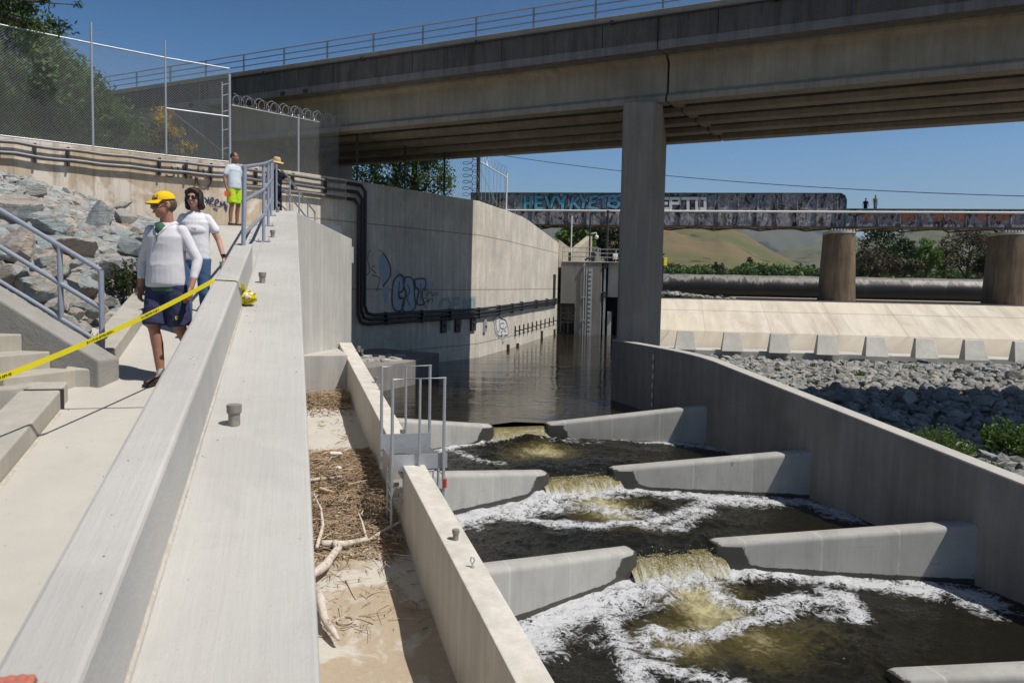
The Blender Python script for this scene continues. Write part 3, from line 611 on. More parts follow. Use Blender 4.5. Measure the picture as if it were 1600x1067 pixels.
# ---- stairs going up to the left
E_ = Vector((-1, .15, 0)).normalized(); N_ = Vector((.15, 1, 0)).normalized()  # along ascent, towards the stringer
S0 = Vector((-3.95, 7.23, 0)); zb = ramp_z(8.03)
st = thing('concrete_stairs', 'concrete steps climbing left from the ramp beside a dark sided stringer wall', 'stairs')
TH = .152; RN = .285
for i in range(9):
    p0 = S0 + E_ * (RN * i); ln = .85 + .0 * i
    # the near end of every tread runs out along the curved kerb
    q0 = p0; q1 = p0 + E_ * (RN * 9.5 - RN * i); near = -.74
    poly = [q0, q1, q1 + N_ * (near + .1), q0 + N_ * near - E_ * (-.12)]
    b = MB().prism(poly, zb - 1.0 + .0 * i, zb + TH * (i + 1)); b.build('step', M['stepc'], st, bevel=.012)
p0 = S0 - E_ * .2; zS = zb
b = MB(); pts = [p0 + N_ * .003, p0 + N_ * .30, p0 + N_ * .30 + E_ * 3.6, p0 + N_ * .003 + E_ * 3.6]
hz = .235; rs = TH / RN
b.prism(pts, zS - 1.2, [zS + hz, zS + hz, zS + hz + 3.6 * rs, zS + hz + 3.6 * rs]); b.build('stringer', conc('stringer_concrete', (.33, .315, .285), streak='n', sa=.1, stain_amt=.45, stain=(.19, .175, .15), mott=.2, bump=.9), st, bevel=.02)
# curved kerb on the near side of the steps
cv = [D.p(-2.03, 7.64), D.p(-2.2, 7.3), D.p(-2.45, 7.08), D.p(-2.9, 6.98), D.p(-3.8, 6.98)]
o = ribbon_wall('near_kerb', [(p.x, p.y) for p in cv], -.17, [ramp_z(7.6) + CH - .003] * 2 + [ramp_z(7.6) + CH + .01, ramp_z(7.6) + CH + .05, ramp_z(7.6) + CH + .12], -2.2, M['curb'], st, bevel=.02)

# ---- rails on pipes
def rail_run(posts_base, tops, heights=(1.0, .56), r=.024, plate=True):
    pass
def handrail(name, label, base, hgt, rails, mat, r=.024, plates=True, extra_end=False, group=None, rpost=None):
    t = thing(name, label, 'railing', base[0], group=group); L = Vector(base[0]); tops = [Vector(b) + Vector((0, 0, hgt)) for b in base]
    for i, bs in enumerate(base):
        MB().tube([Vector(bs) - L, tops[i] - L], rpost or r, 10).build('post', mat, t, smooth=50)
    for h in rails:
        pts = [Vector(b) + Vector((0, 0, h)) - L for b in base]; MB().tube(pts, r, 10).build('rail', mat, t, smooth=50)
    if plates:
        for bs in base:
            p = Vector(bs) - L; q = MB(); q.box(p + Vector((0, 0, .008)), (.2, .1, .016), -D.h)
            for s in (-1, 1): q.tube([p + D.n * .075 * s + Vector((0, 0, .0)), p + D.n * .075 * s + Vector((0, 0, .045))], .009, 6)
            q.build('base_plate', M['galv'], t)
    return t
# rail by the stairs: two posts on the stringer, sloping rails
zr = lambda s: zS + hz + .02 + s * rs
PE = D.slope(160, 549, -1.03 - .185 * 7.9 + CH, .185); PE = Vector((PE.x, PE.y, 0)); P1 = PE; P2 = p0 + N_ * .15 + E_ * .86; 
r0 = thing('stair_railing', 'blue grey pipe handrail on the stairs stringer at the left edge', 'railing', (P1.x, P1.y, zr(.0)))
L0 = Vector(r0.location)
for s_, hh in ((.0, .80), (.44, .80), (1.65, .80), (2.9, .80)):
    q = PE + E_ * s_; a_ = Vector((q.x, q.y, zr(s_) - .02)) - L0; MB().tube([a_, a_ + Vector((0, 0, hh + .02))], .026, 12).build('post', M['railp'], r0, smooth=50)
for hh in (.80, .43, .08):
    qs = [PE + E_ * s_ for s_ in (0, 3.4)]; MB().tube([Vector((qs[0].x, qs[0].y, zr(0) + hh)) - L0, Vector((qs[1].x, qs[1].y, zr(3.4) + hh)) - L0], .025, 12).build('rail', M['railp'], r0, smooth=50)
for s_ in (.44, 1.65):
    q = PE + E_ * s_; Mx = Matrix.Rotation(math.atan2(E_.y, E_.x), 3, 'Z') @ Matrix.Rotation(-math.atan(rs), 3, 'Y')
    bb = MB().box(Vector((q.x, q.y, zr(s_) + .008)) - L0, (.24, .13, .014), M=Mx)
    for ss in (-1, 1):
        c_ = Vector((q.x, q.y, zr(s_))) - L0 + Mx @ Vector((.085 * ss, 0, 0)); bb.tube([c_, c_ + Vector((0, 0, .05))], .01, 6)
    bb.build('base_plate', M['galv'], r0)
# rail on the far half of the deck edge, then turning along the wing wall
rt = thing('ramp_railing', 'blue grey three rail pipe railing rising beside the deck from the parapet end', 'railing', D.p(-.60, 10.55, deck_z(10.55))); L0 = Vector(rt.location)
top_z = lambda a: 1.375 + (2.80 - 1.375) * (a - 10.55) / 9.4
for a in (10.55, 13.9, 16.4, 18.6, 20.0):
    l_ = -.60 if a < 11 else -.47; zb_ = par_z(a) if a < 11 else deck_z(a); pp_ = MB().tube([D.p(l_, a, zb_ - .02) - L0, D.p(-.58 if a < 11 else l_, a, top_z(a)) - L0], .028, 12).build('post', M['railp'], rt, smooth=50)
    if a > 11:
        q = MB(); c_ = D.p(l_, a, zb_) - L0; q.box(c_ + Vector((0, 0, .008)), (.22, .10, .016), -D.h)
        for s in (-1, 1): q.tube([c_ + D.n * .08 * s, c_ + D.n * .08 * s + Vector((0, 0, .05))], .010, 6)
        q.build('base_plate', M['galv'], pp_)
for dz in (0, .42, .83): MB().tube([D.p(-.60, 10.55, top_z(10.55) - dz) - L0, D.p(-.47, 13.9, top_z(13.9) - dz) - L0, D.p(-.47, 20.0, top_z(20.0) - dz) - L0], .026, 12).build('rail', M['railp'], rt, smooth=50)
ex = at_y(492, 380, 24.0); zz = [LZ + .35, LZ + .2, LZ - .1, LZ - .35]
bs = [Vector((-6.0, 20.25, LZ + .35)), Vector((-6.0 + (ex.x + 6.0) * .3, 21.4, LZ + .15)), Vector((-6.0 + (ex.x + 6.0) * .55, 22.3, LZ - .08)), Vector((-6.0 + (ex.x + 6.0) * .8, 23.2, LZ - .32)), Vector((ex.x, 24.0, LZ - .5))]
handrail('stair_railing', 'lighter pipe railing dropping away behind the far end of the deck', bs, 1.25, (1.25, .8, .35), M['railp'], .024, plates=False)

# pipe stubs with screw caps, eye bolts
def stub(p, label, h=.125, r=.04):
    t = thing('pipe_stub', label, 'pipe stub', p, group='capped pipe stubs set in the concrete')
    pp_ = MB().tube([(0, 0, -.01), (0, 0, h * .8)], r * .86, 14).build('pipe', M['stub'], t, smooth=50)
    MB().tube([(0, 0, h * .55), (0, 0, h * .62), (0, 0, h * .66), (0, 0, h * .98), (0, 0, h)], [r * .9, r * 1.08, r * 1.08, r * 1.12, r * 1.0], 14).build('cap', M['stub'], pp_, smooth=40)
for i, (px, py, lb) in enumerate(((366, 664, 'big rusty grey pipe stub nearest the camera on the deck'), (410, 442, 'grey pipe stub on the deck level with the yellow tape roll'), (426, 371, 'small pipe stub on the deck beside the first railing posts'), (434, 332, 'tiny pipe stub at the far end of the deck below the rails'))):
    p = D.slope(px, py, -1.7, .1663); stub(p, lb)
def on_div(px, py): return F.slope(px, py, -4.3, .117)
for px, py, lb in ((712, 843, 'capped pipe stub on the near divider wall, right of the ladder foot'), (629, 683, 'pipe stub on the far divider wall just behind the steel hoops'), (588, 598, 'pipe stub halfway along the far divider wall'), (561, 549, 'pipe stub at the far end of the divider wall')):
    stub(on_div(px, py), lb, .135, .042)
for px, py, lb in ((738, 886, 'shiny steel eye bolt standing on the near divider wall'), (592, 609, 'small eye bolt next to the halfway pipe stub'), (566, 553, 'small eye bolt at the far end of the divider wall')):
    p = on_div(px, py); b = MB(); b.tube([(0, 0, -.01), (0, 0, .05)], .008, 8)
    b.tube([(.022 * math.sin(q), 0, .085 - .034 * math.cos(q)) for q in np.linspace(0, 2 * math.pi, 16)], .008, 6, cap=False); b.tube([(0, 0, 0), (0, 0, .006)], .028, 12)
    eb = b.build('eye_bolt', M['galv'], smooth=50); eb.location = p; tag(eb, lb, 'eye bolt', 'eye bolts on the divider wall')

# sand and dirt gathered in the corners
M['siltline'] = simple('pale_silt', (.46, .42, .36), .95, 0, .2, 30, .3, dirt=(.38, .33, .26))
def dirt_line(name, fr, l0, zf, a0, a1, w, side, seed, label):
    n = 400; P = np.zeros((n, 3, 3))
    for i in range(n):
        a = a0 + (a1 - a0) * i / (n - 1); k = w * (.25 + 1.3 * float(fbm(a * 1.7, seed, seed, 4)) ** 1.5 + .5 * float(vnoise(a * 14, 1, seed)))
        for j in range(3): P[i, j] = fr.p(l0 + side * k * j / 2, a, zf(a) + (.012, .006, .0015)[j])
    tag(put(name, grid_mesh(P), M['siltline']), label, 'silt', kind='stuff')
dirt_line('silt_line', D, -.505, deck_z, -1.4, 20, .012, 1, 3, 'thin line of tan silt along the foot of the parapet on the deck')
dirt_line('silt_line', D, -1.86, ramp_z, 8.1, 20, .03, 1, 5, 'tan silt gathered along the foot of the upper ramp curb')
dirt_line('silt_line', D, -1.875, ramp_z, -1.4, 7.3, .025, 1, 7, 'tan silt along the foot of the lower ramp curb')
# ================================================================== LADDER PLATFORM ON THE DIVIDER
def P3(l, a, z): return F.p(l, a, z)
lad = thing('ladder_platform', 'galvanised ladder platform with tall hoops straddling the divider wall', 'platform', P3(2.4, 12.7, -3.0)); L0 = Vector(lad.location)
def lt(pts, r=.021, name='rail', mat='galv'): return MB().tube([Vector(p) - L0 for p in pts], r, 10).build(name, M[mat], lad, smooth=50)
fa, ba_ = 12.15, 13.25; l0, l1 = 2.02, 2.84; zt_ = -1.50; zp = -2.82
for a, name in ((fa, 'front_hoop'), (ba_, 'back_hoop')):
    z = zt_ + (0 if a == fa else .08)
    lt([P3(l0, a, -3.15), P3(l0, a, z), P3(l1, a, z), P3(l1, a, -3.15)], .028, 'hoop'); lt([P3((l0 + l1) / 2 + (.02 if a == fa else 0), a, z), P3((l0 + l1) / 2 + (.02 if a == fa else 0), a, zp + .05 - (.15 if a == fa else 0))], .02, 'hoop_bar')
for a, z0, h in ((ba_ - .03, zp, .26), (fa + .05, zp - .12, .24)):
    b = MB(); b.bar(P3(l0 - .02, a, z0 + h / 2) - L0, P3(l1 + .02 + (.0 if a > 12.5 else .05), a, z0 + h / 2) - L0, .008, h); b.build('toe_plate', M['galv'], lad, bevel=.002)
def grating(z, a0, a1, la, lb, name):
    b = MB()
    for i in range(int((lb - la) / .035) + 1): b.bar(P3(la + i * .035, a0, z) - L0, P3(la + i * .035, a1, z) - L0, .006, .03)
    for i in range(int((a1 - a0) / .09) + 1): b.bar(P3(la, a0 + i * .09, z + .004) - L0, P3(lb, a0 + i * .09, z + .004) - L0, .008, .02)
    for l in (la, lb): b.bar(P3(l, a0, z - .01) - L0, P3(l, a1, z - .01) - L0, .01, .06)
    b.build(name, M['galv'], lad)
grating(zp + .02, fa + .10, ba_ - .08, l0 + .03, l1 - .02, 'grating')
grating(-3.02, fa - .02, fa + .34, 2.18, 2.62, 'grating')
# side ladders down both faces
for ls_, zb_, nm in ((2.02, -4.0, 'ladder'), (2.84, -3.7, 'ladder')):
    b = MB()
    for a in (fa, fa + .40) if ls_ < 2.3 else (fa, fa + .38): b.tube([P3(ls_, a, -2.9) - L0, P3(ls_, a, zb_) - L0], .02, 8)
    z = -3.05
    while z > zb_ + .05: b.tube([P3(ls_, fa, z) - L0, P3(ls_, fa + .39, z) - L0], .012, 6); z -= .28 if ls_ > 2.3 else .14 if z > -3.6 else .28
    b.build(nm, M['galv'], lad, smooth=50)
    b = MB(); lw = 2.2 if ls_ < 2.3 else 2.55
    for z in (-3.25, -3.42, -3.9) if ls_ < 2.3 else (-3.3,): b.bar(P3(ls_, fa + .02, z) - L0, P3(lw, fa + .02, z) - L0, .012, .07); b.bar(P3(ls_, fa + .38, z) - L0, P3(lw, fa + .38, z) - L0, .012, .07)
    b.build('bracket', M['galv'], lad)
lt([P3(2.20, fa - .06, -3.35), P3(2.20, fa - .06, -2.95), P3(2.66, fa - .06, -2.95), P3(2.66, fa - .06, -3.3)], .02, 'hand_loop')
b = MB(); b.tube([P3(l1 + .02, fa - .02, -3.10) - L0, P3(l1 + .02, fa - .02, -3.24) - L0], .03, 10); b.build('red_tag', simple('red_plastic', (.5, .04, .02), .4), lad, smooth=50)
b = MB()
for i in range(60):
    q = i * .35; b.add([], []) if 0 else None
pts = [P3(2.05 + .022 * math.cos(i * .9), fa + .2 + .022 * math.sin(i * .9), -2.95 - i * .009) - L0 for i in range(90)]; b.tube(pts, .009, 5); b.build('chain', M['galv'], lad)

# staff gauge on the right wall
def gauge(name, label, P, rt, h, w, n, z0):
    t = thing(name, label, 'gauge', P); nrm = rt.cross(Vector((0, 0, 1)))
    b = MB(); b.bar(Vector((0, 0, 0)), Vector((0, 0, h)), w * .55, .01, up=nrm); gs_ = b.build('strip', M['galv'], t)
    b = MB(); d = MB()
    for i in range(n): 
        z = h * (i + .5) / n; b.bar(Vector((0, 0, z)) - rt * w * .9 - rt * .02 + nrm * .004, Vector((0, 0, z)) - rt * w * .25 + nrm * .004, h / n * .5, .006, up=nrm)
    for i in range(n * 4): z = h * (i + .5) / n / 4; d.bar(Vector((0, 0, z)) + nrm * .008, Vector((0, 0, z)) + rt * w * .4 + nrm * .008, h / n * .12, .006, up=nrm)
    b.build('number_plates', M['white'], gs_); d.build('tick_marks', M['blackprint'], gs_)
g = F.plane(1020, 632, 12.16); gauge('staff_gauge', 'white staff gauge strip on the curved right wall by the pillar', Vector((g.x, g.y, -3.95)), -F.a * 1.0, 1.85, .10, 6, 0)

# ================================================================== ROAD BRIDGE
ZB = 6.43; GD = 1.62; ZD = ZB + GD
TL, TR = -62, 26
br = thing('road_bridge', 'long brown grey concrete girder road bridge crossing overhead from the upper right', 'bridge', B.p(0, 0, ZB)); L0 = Vector(br.location)
def bp(s, t, z): return B.p(s, t, z) - L0
def profile(name, sec, s0, s1, mat, bevel=0, curve=False, step=4.0):
    b = MB(); n = len(sec); ss = [s0, s1]
    vs = [bp(s, t, z) for s in ss for (t, z) in sec]
    fs = [tuple(range(n)), tuple(range(n, 2 * n))[::-1]] + [(i, n + i, n + (i + 1) % n, (i + 1) % n) for i in range(n)]
    b.add(vs, fs); o = b.build(name, mat, br, bevel=bevel)
    bm = bmesh.new(); bm.from_mesh(o.data); bmesh.ops.recalc_face_normals(bm, faces=bm.faces[:]); bm.to_mesh(o.data); bm.free(); return o
def girder(t, s0, s1, m):
    z = ZB
    sec = [(t, z), (t, z + .20), (t + .17, z + .34), (t + .17, ZD - .26), (t - .03, ZD - .12), (t - .03, ZD), (t + .69, ZD), (t + .69, ZD - .12), (t + .49, ZD - .26), (t + .49, z + .34), (t + .66, z + .20), (t + .66, z)]
    return profile('girder', sec, s0, s1, m, .012)
for i in range(5):
    t = i * 1.92
    girder(t, TL, -.04, M['bridge']); girder(t, .04, TR, M['bridge'])
profile('deck_slab', [(-1.02, ZD + .02), (-1.02, ZD + .20), (9.4, ZD + .24), (9.4, ZD + .02)], TL, TR, M['bridge'])
for s0, s1 in [(TL, -.02)] + [(.02, TR)]:
    profile('fascia_band', [(-1.10, ZD - .14), (-1.10, ZD + .14), (-1.0, ZD + .14), (-1.0, ZD - .02), (-.03, ZD + .001), (-.03, ZD - .03)], s0, s1, M['band'], .01)
    profile('fascia_band', [(9.36, ZD - .14), (9.36, ZD + .14), (9.46, ZD + .14), (9.46, ZD - .14)], s0, s1, M['band'], .01)
s = TL
while s < TR:
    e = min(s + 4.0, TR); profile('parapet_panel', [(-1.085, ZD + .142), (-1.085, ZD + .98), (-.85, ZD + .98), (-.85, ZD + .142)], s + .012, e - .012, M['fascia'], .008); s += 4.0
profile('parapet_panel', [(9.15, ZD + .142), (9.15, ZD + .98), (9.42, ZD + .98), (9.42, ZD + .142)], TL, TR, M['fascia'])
profile('coping', [(-1.14, ZD + .982), (-1.14, ZD + 1.17), (-.80, ZD + 1.17), (-.80, ZD + .982)], TL, TR, conc('coping_concrete', (.33, .285, .215), streak='n', sa=.2, stain_amt=.4, mott=.2), .02)
b = MB(); b.tube([bp(TL, -1.17, ZD + .93), bp(TR, -1.17, ZD + .93)], .035, 8); b.build('utility_pipe', M['darksteel'], br, smooth=50)
b = MB()
for s in np.arange(TL + 1, TR, 5.4): b.box(bp(s, -1.17, ZD + .93), (.14, .16, .11), -B.h)
for s in (-22.5, -16.8, -15.5): b.box(bp(s, -1.08, ZD - .05), (.22, .14, .16), -B.h)
b.build('junction_box', M['darksteel'], br)
s = -60.4
while s < TR:
    MB().bar(bp(s, -.97, ZD + 1.17), bp(s, -.97, ZD + 1.93), .06, .06, up=B.n).build('rail_post', M['rail_al'], br); s += 2.42
for z in (1.93, 1.68, 1.42):
    MB().tube([bp(TL, -.97, ZD + z), bp(TR, -.97, ZD + z)], .028 if z > 1.9 else .024, 8).build('rail', M['rail_al'], br, smooth=50)
for i in range(4): MB().bar(bp(0, i * 1.92 + .70, ZB + .8), bp(0, (i + 1) * 1.92 - .03, ZB + .8), .35, 1.3).build('diaphragm', M['bridge'], br)
for sx in (-20, -40, 12):
    for i in range(4): MB().bar(bp(sx, i * 1.92 + .5, ZB + .95), bp(sx, (i + 1) * 1.92 + .16, ZB + .95), .3, .95).build('diaphragm', M['bridge'], br)
b = MB(); 
for (t0, s) in ((-1.10, 0),): b.bar(bp(0, -1.12, ZD + .1), bp(0, -1.12, ZD + .95), .06, .02, up=B.n)
b.build('expansion_joint', M['blackprint'], br)
# abutment of the bridge behind the fence on the left
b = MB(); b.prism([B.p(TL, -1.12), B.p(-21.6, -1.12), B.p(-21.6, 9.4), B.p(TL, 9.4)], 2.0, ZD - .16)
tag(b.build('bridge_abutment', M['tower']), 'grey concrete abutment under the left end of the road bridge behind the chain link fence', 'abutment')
# pillar: slab with chamfered corners and a round top end
pc = (3.72, 28.35); PF = Frame(10.8, pc)
def oct_(w, c, L): return [(c, 0), (w - c, 0), (w, c * 1.5), (w, L - c), (w - c, L), (c, L), (0, L - c), (0, c)]
b = MB(); w = 1.40
b.prism([PF.p(x, y) for x, y in [(0, .10), (.06, 0), (1.05, 0), (1.33, .42), (1.36, .6), (1.5, 8.4), (1.2, 8.9), (.2, 8.9), (0, 8.5)]], -7, ZB - .02)
tag(b.build('bridge_pillar', M['pillar'], bevel=.05), 'tall grey concrete pillar holding up the road bridge at the end of the right wall', 'pillar')

# ================================================================== LEFT BANK WALLS
WALL = [(-24.0, 17.0), (-16.7, 25.9), (-14.6, 27.9), (-12.7, 29.6), (-10.9, 30.9), (-9.1, 32.9), (-7.4, 35.0), (-4.7, 39.1), (-1.9, 43.4), (-.35, 49.1), (1.0, 55), (2.4, 61), (3.73, 66.5)]
WZ = 4.40
def dense(pts, n=4):
    out = []
    for a, b in zip(pts, pts[1:]):
        for k in range(n): t = k / n; out.append((a[0] + (b[0] - a[0]) * t, a[1] + (b[1] - a[1]) * t))
    out.append(pts[-1]); return out
def on_wall(px, py, off=.012, W=WALL):
    r = ray(px, py); best = None
    for a, b in zip(W, W[1:]):
        m = np.array([[r.x, a[0] - b[0]], [r.y, a[1] - b[1]]])
        try: t, s = np.linalg.solve(m, np.array(a))
        except Exception: continue
        if -.001 <= s <= 1.001 and t > 0 and (best is None or t < best[0]):
            d = Vector((b[0] - a[0], b[1] - a[1], 0)).normalized(); nrm = Vector((d.y, -d.x, 0)); best = (t, d, nrm)
    t, d, nrm = best; return r * t + nrm * off, d, nrm
# heights of the top along the river part follow the picture: level, then dropping to the gate tower
iw = 5
o = ribbon_wall('bank_wall', dense(WALL[:6]), .35, WZ, -2.5, M['bankwall'], None, bevel=.02)
bank = tag(o, 'stained tan concrete retaining wall carrying the chain link fence and grey conduits', 'wall')
rw_ = WALL[5:]; dr = dense(rw_, 3); tops = []
for (x, y) in dr:
    px_ = 800 + FPX * (x / y) ; tops.append(WZ if px_ < 818 else float(np.interp(px_, [818, 845, 880, 905], [WZ + .0, 3.95, 3.25, 3.1])))
o = ribbon_wall('river_wall', dr, .6, tops, -7, M['oldwall'], None, bevel=.02)
rwall = tag(o, 'tall board marked concrete river wall with graffiti, half in the shade of the bridge', 'wall')
# wall turning to the back at the gate, and the pieces behind the tower
w2 = [(3.76, 66.6), (5.6, 74.0), (8.0, 82)]
o = ribbon_wall('gate_wall', w2, .6, [3.7, 3.1, 5.0], -7, conc('sunlit_stained_wall', (.45, .39, .29), streak='v', sa=.5, stain_amt=.3, mott=.18, drip=.3), None, bevel=.02)
tag(o, 'stained tan wall dipping and rising again behind the gate tower railings', 'wall')

# conduits
def conduit_path(zs, off, pxs, W=WALL):
    return [on_wall(px, 440, off)[0].xy.to_3d() + Vector((0, 0, z)) for px, z in zip(pxs, zs)]
cd = thing('conduit_run', 'bundle of grey conduits fixed below the top of the tan fence wall', 'conduits'); 
for k, z in enumerate((WZ - .20, WZ - .55, WZ - .86)):
    pxs = list(range(-60, 546, 22)); 
    if k == 2: pxs = [p for p in pxs if p > 370]
    b = MB(); b.tube(conduit_path([z + .015 * math.sin(i * 1.7) + (.04 if pxs[i] < 40 else 0) for i in range(len(pxs))], .16, pxs), .062 if k != 2 else .07, 10); b.build('conduit', M['conduit'], cd, smooth=50)
for px in (58, 109, 250, 292, 330, 398, 455, 505, 2):
    p, d, nrm = on_wall(px, 440, .12); b = MB(); b.box((p.x, p.y, WZ - .42), (.06, .17, .62), math.atan2(d.y, d.x)); b.build('bracket', M['darksteel'], cd)
cd2 = thing('black_pipes', 'black pipes bending down the shaded river wall and along it above the water', 'pipes')
zlow = lambda px, k: float(np.interp(px, [565, 745, 872], [-1.56, -1.42, -1.20])) - k * (.20 if px < 800 else .16)
for k in range(3):
    x0 = 566 - k * 5; ztop = WZ - .2 - k * .33
    pts = [on_wall(px, 440, .16)[0].xy.to_3d() + Vector((0, 0, ztop)) for px in (538, x0 - 7)] + [on_wall(x0, 440, .16)[0].xy.to_3d() + Vector((0, 0, ztop - .25))]
    pts += [on_wall(x0, 440, .16)[0].xy.to_3d() + Vector((0, 0, z)) for z in (1.5, -.6, zlow(565, k) + .45)]
    pts += [on_wall(x0 + 4, 440, .16)[0].xy.to_3d() + Vector((0, 0, zlow(565, k) + .12))]
    pts += [on_wall(px, 440, .16)[0].xy.to_3d() + Vector((0, 0, zlow(px, k))) for px in (x0 + 14, 600, 640, 680, 720, 745, 770, 800, 830, 868)]
    MB().tube(pts, .075, 10).build('pipe', M['blackpipe'] , cd2, smooth=50)
for px in (600, 656, 700, 745, 776, 797, 812, 835, 852, 864):
    p, d, nrm = on_wall(px, 440, .16); MB().box((p.x, p.y, zlow(px, 1)), (.07, .22, .6), math.atan2(d.y, d.x)).build('bracket', M['darksteel'], cd2)
# recessed boxes and angle brackets on the river wall
for px, py, w, h, lb in ((692, 507, .42, .85, 'dark box on the shaded river wall, leftmost below the pipes'), (714, 507, .42, .8, 'dark box on the shaded river wall, second from the left below the pipes'), (738, 505, .42, .8, 'dark box on the river wall right beside the edge of the shade'), (756, 509, .46, .72, 'pale metal box in the sun just beside the edge of the shade')):
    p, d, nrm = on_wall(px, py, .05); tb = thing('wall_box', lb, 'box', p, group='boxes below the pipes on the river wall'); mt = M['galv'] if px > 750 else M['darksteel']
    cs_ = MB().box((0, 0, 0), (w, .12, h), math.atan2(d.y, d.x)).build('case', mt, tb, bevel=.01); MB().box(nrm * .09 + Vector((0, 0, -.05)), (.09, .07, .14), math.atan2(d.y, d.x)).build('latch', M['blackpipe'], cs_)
for i, px in enumerate(np.linspace(804, 864, 10)):
    py = float(np.interp(px, [804, 864], [517, 501])); p, d, nrm = on_wall(px, py, .05); h = .62
    b = MB(); b.box(p, (.07, .08, h), math.atan2(d.y, d.x)); b.box(p + nrm * .12 + Vector((0, 0, 0)), (.07, .30, .07), math.atan2(d.y, d.x)); b.box(p + Vector((0, 0, -h / 2)) + d * .12, (.26, .08, .06), math.atan2(d.y, d.x))
    tag(b.build('angle_bracket', M['darksteel']), 'small dark steel angle bracket in the row low on the sunlit river wall', 'bracket', 'row of ten angle brackets on the river wall')
for px, py, h, lb in ((792, 545, .55, 'rusty square stub at the waterline, leftmost on the sunlit wall'), (807, 541, .4, 'rusty stub at the waterline, second on the sunlit wall'), (845, 524, .7, 'thin dark stub at the waterline below the angle brackets'), (865, 519, .5, 'thin dark stub at the waterline beside the wall end')):
    p, d, nrm = on_wall(px, py, .08); b = MB(); b.box(p, (.2, .16, h), math.atan2(d.y, d.x)); b.box(p + Vector((0, 0, -h * .7)) + nrm * .05, (.12, .1, h * .8), math.atan2(d.y, d.x)); tag(b.build('wall_stub', simple('rust%d' % px, (.09, .05, .03), .8)), lb, 'stub', 'rusty stubs at the foot of the river wall')
p, d, nrm = on_wall(865.5, 447, .02); b = MB()
for s_ in (-1, 1): b.box(p + d * .36 * s_, (.09, .1, 1.85), math.atan2(d.y, d.x)); b.box(p + Vector((0, 0, .9 * s_)), (.8, .1, .09), math.atan2(d.y, d.x))
b.box(p - nrm * .008, (.66, .02, 1.76), math.atan2(d.y, d.x))
tag(b.build('wall_slot', M['darksteel']), 'narrow dark slot with a steel frame near the end of the sunlit wall', 'slot')
# concrete block standing in the shaded corner of the pool, with rubble
bt = -3.12
b = MB(); b.prism([(-3.8, 31.66), (-3.2, 35.0), (-7.0, 37.5), (-9.5, 31.0), (-6.0, 28.2), (-5.15, 28.6)], -7, bt)
tag(b.build('concrete_block', M['rwall'], bevel=.02), 'dark concrete block rising from the shaded corner of the head pool', 'block')  # takes the shade-darkened wall concrete
b = MB(); rg = random.Random(4)
for i in range(34):
    p = Vector((rg.uniform(-6.6, -4.6), rg.uniform(30.6, 33.2), bt + .03)); b.box(p, (rg.uniform(.1, .7), rg.uniform(.05, .25), rg.uniform(.04, .12)), rg.uniform(0, 3))
tag(b.build('rubble', M['sill']), 'scatter of planks and rubble on the dark block in the pool corner', 'rubble', kind='stuff')

# ================================================================== GATE TOWER
TW = Frame(13.0, (3.95, 66.2)); TZ = 1.86
tw = thing('gate_tower', 'grey concrete gate tower with a railed deck at the end of the head pool', 'tower', TW.p(0, 0, Z0)); L0 = Vector(tw.location)
def tq(x, y, z): return TW.p(x, y, z) - L0
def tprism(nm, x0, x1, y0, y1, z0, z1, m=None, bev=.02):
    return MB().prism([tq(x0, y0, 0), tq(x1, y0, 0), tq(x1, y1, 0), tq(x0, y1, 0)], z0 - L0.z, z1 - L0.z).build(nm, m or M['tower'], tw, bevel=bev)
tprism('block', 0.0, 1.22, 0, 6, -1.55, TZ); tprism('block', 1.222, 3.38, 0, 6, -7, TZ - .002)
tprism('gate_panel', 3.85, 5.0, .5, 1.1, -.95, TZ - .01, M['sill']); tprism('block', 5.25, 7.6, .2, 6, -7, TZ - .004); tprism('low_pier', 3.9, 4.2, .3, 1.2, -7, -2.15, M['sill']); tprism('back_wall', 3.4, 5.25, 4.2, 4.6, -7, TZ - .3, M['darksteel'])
tprism('deck_plate', 0, 7.6, -.05, 6.2, TZ + .003, TZ + .07, M['sill'])
for x in (3.62, 5.12):
    b = MB(); b.bar(tq(x, .3, -7), tq(x, .3, TZ - .1), .14, .3, up=TW.a); b.build('guide_rail', M['galv'], tw)
    b = MB()
    for z in (TZ - .35, -.6 + 1.9 - 1.9, -2.7 + 1.9 - .1): b.box(tq(x, .1, z), (.36, .3, .16), -TW.h)
    b.bar(tq(x, .1, TZ - .5), tq(x + .15, .15, TZ + .02), .25, .2, up=TW.a)
    b.build('guide_bracket', M['darksteel'], tw)
def rails(x0, x1, y0, n, zb_=TZ + .07, h=1.15, mat='galv', r=.03):
    for i in range(n):
        x = x0 + (x1 - x0) * i / (n - 1); MB().tube([tq(x, y0, zb_), tq(x, y0, zb_ + h)], r, 6).build('rail_post', M[mat], tw)
    for z in (h, h * .68, h * .36): MB().tube([tq(x0, y0, zb_ + z), tq(x1, y0, zb_ + z)], r * .9, 6).build('rail', M[mat], tw)
rails(.1, 3.0, .05, 2); rails(.7, 3.0, 1.6, 3); rails(3.0, 7.4, .3, 4, h=1.02)
b = MB(); b.tube([tq(1.95, -.12, -6), tq(1.95, -.12, TZ)], .045, 8)
for z in (TZ - .25, -1.0, -2.9): b.box(tq(1.95, -.1, z), (.3, .14, .08), -TW.h)
b.build('thin_pipe', M['galv'], tw, smooth=50)
b = MB(); [b.bar(tq(x, -.06, -6), tq(x, -.06, TZ - .45), .09, .03, up=TW.a) for x in (2.15, 2.58)]
b.build('gauge_rail', M['wire'], tw); b = MB()
for i in range(16): z = TZ - .62 - i * .375; b.box(tq(2.42, -.07, z), (.24, .03, .21), -TW.h)
b.build('gauge_plate', M['wire'], tw)
b = MB()
for z in (-1.95, -2.35, -2.75, -3.1): b.bar(tq(.05, .1, z), tq(1.2, .1, z), .06, .12)
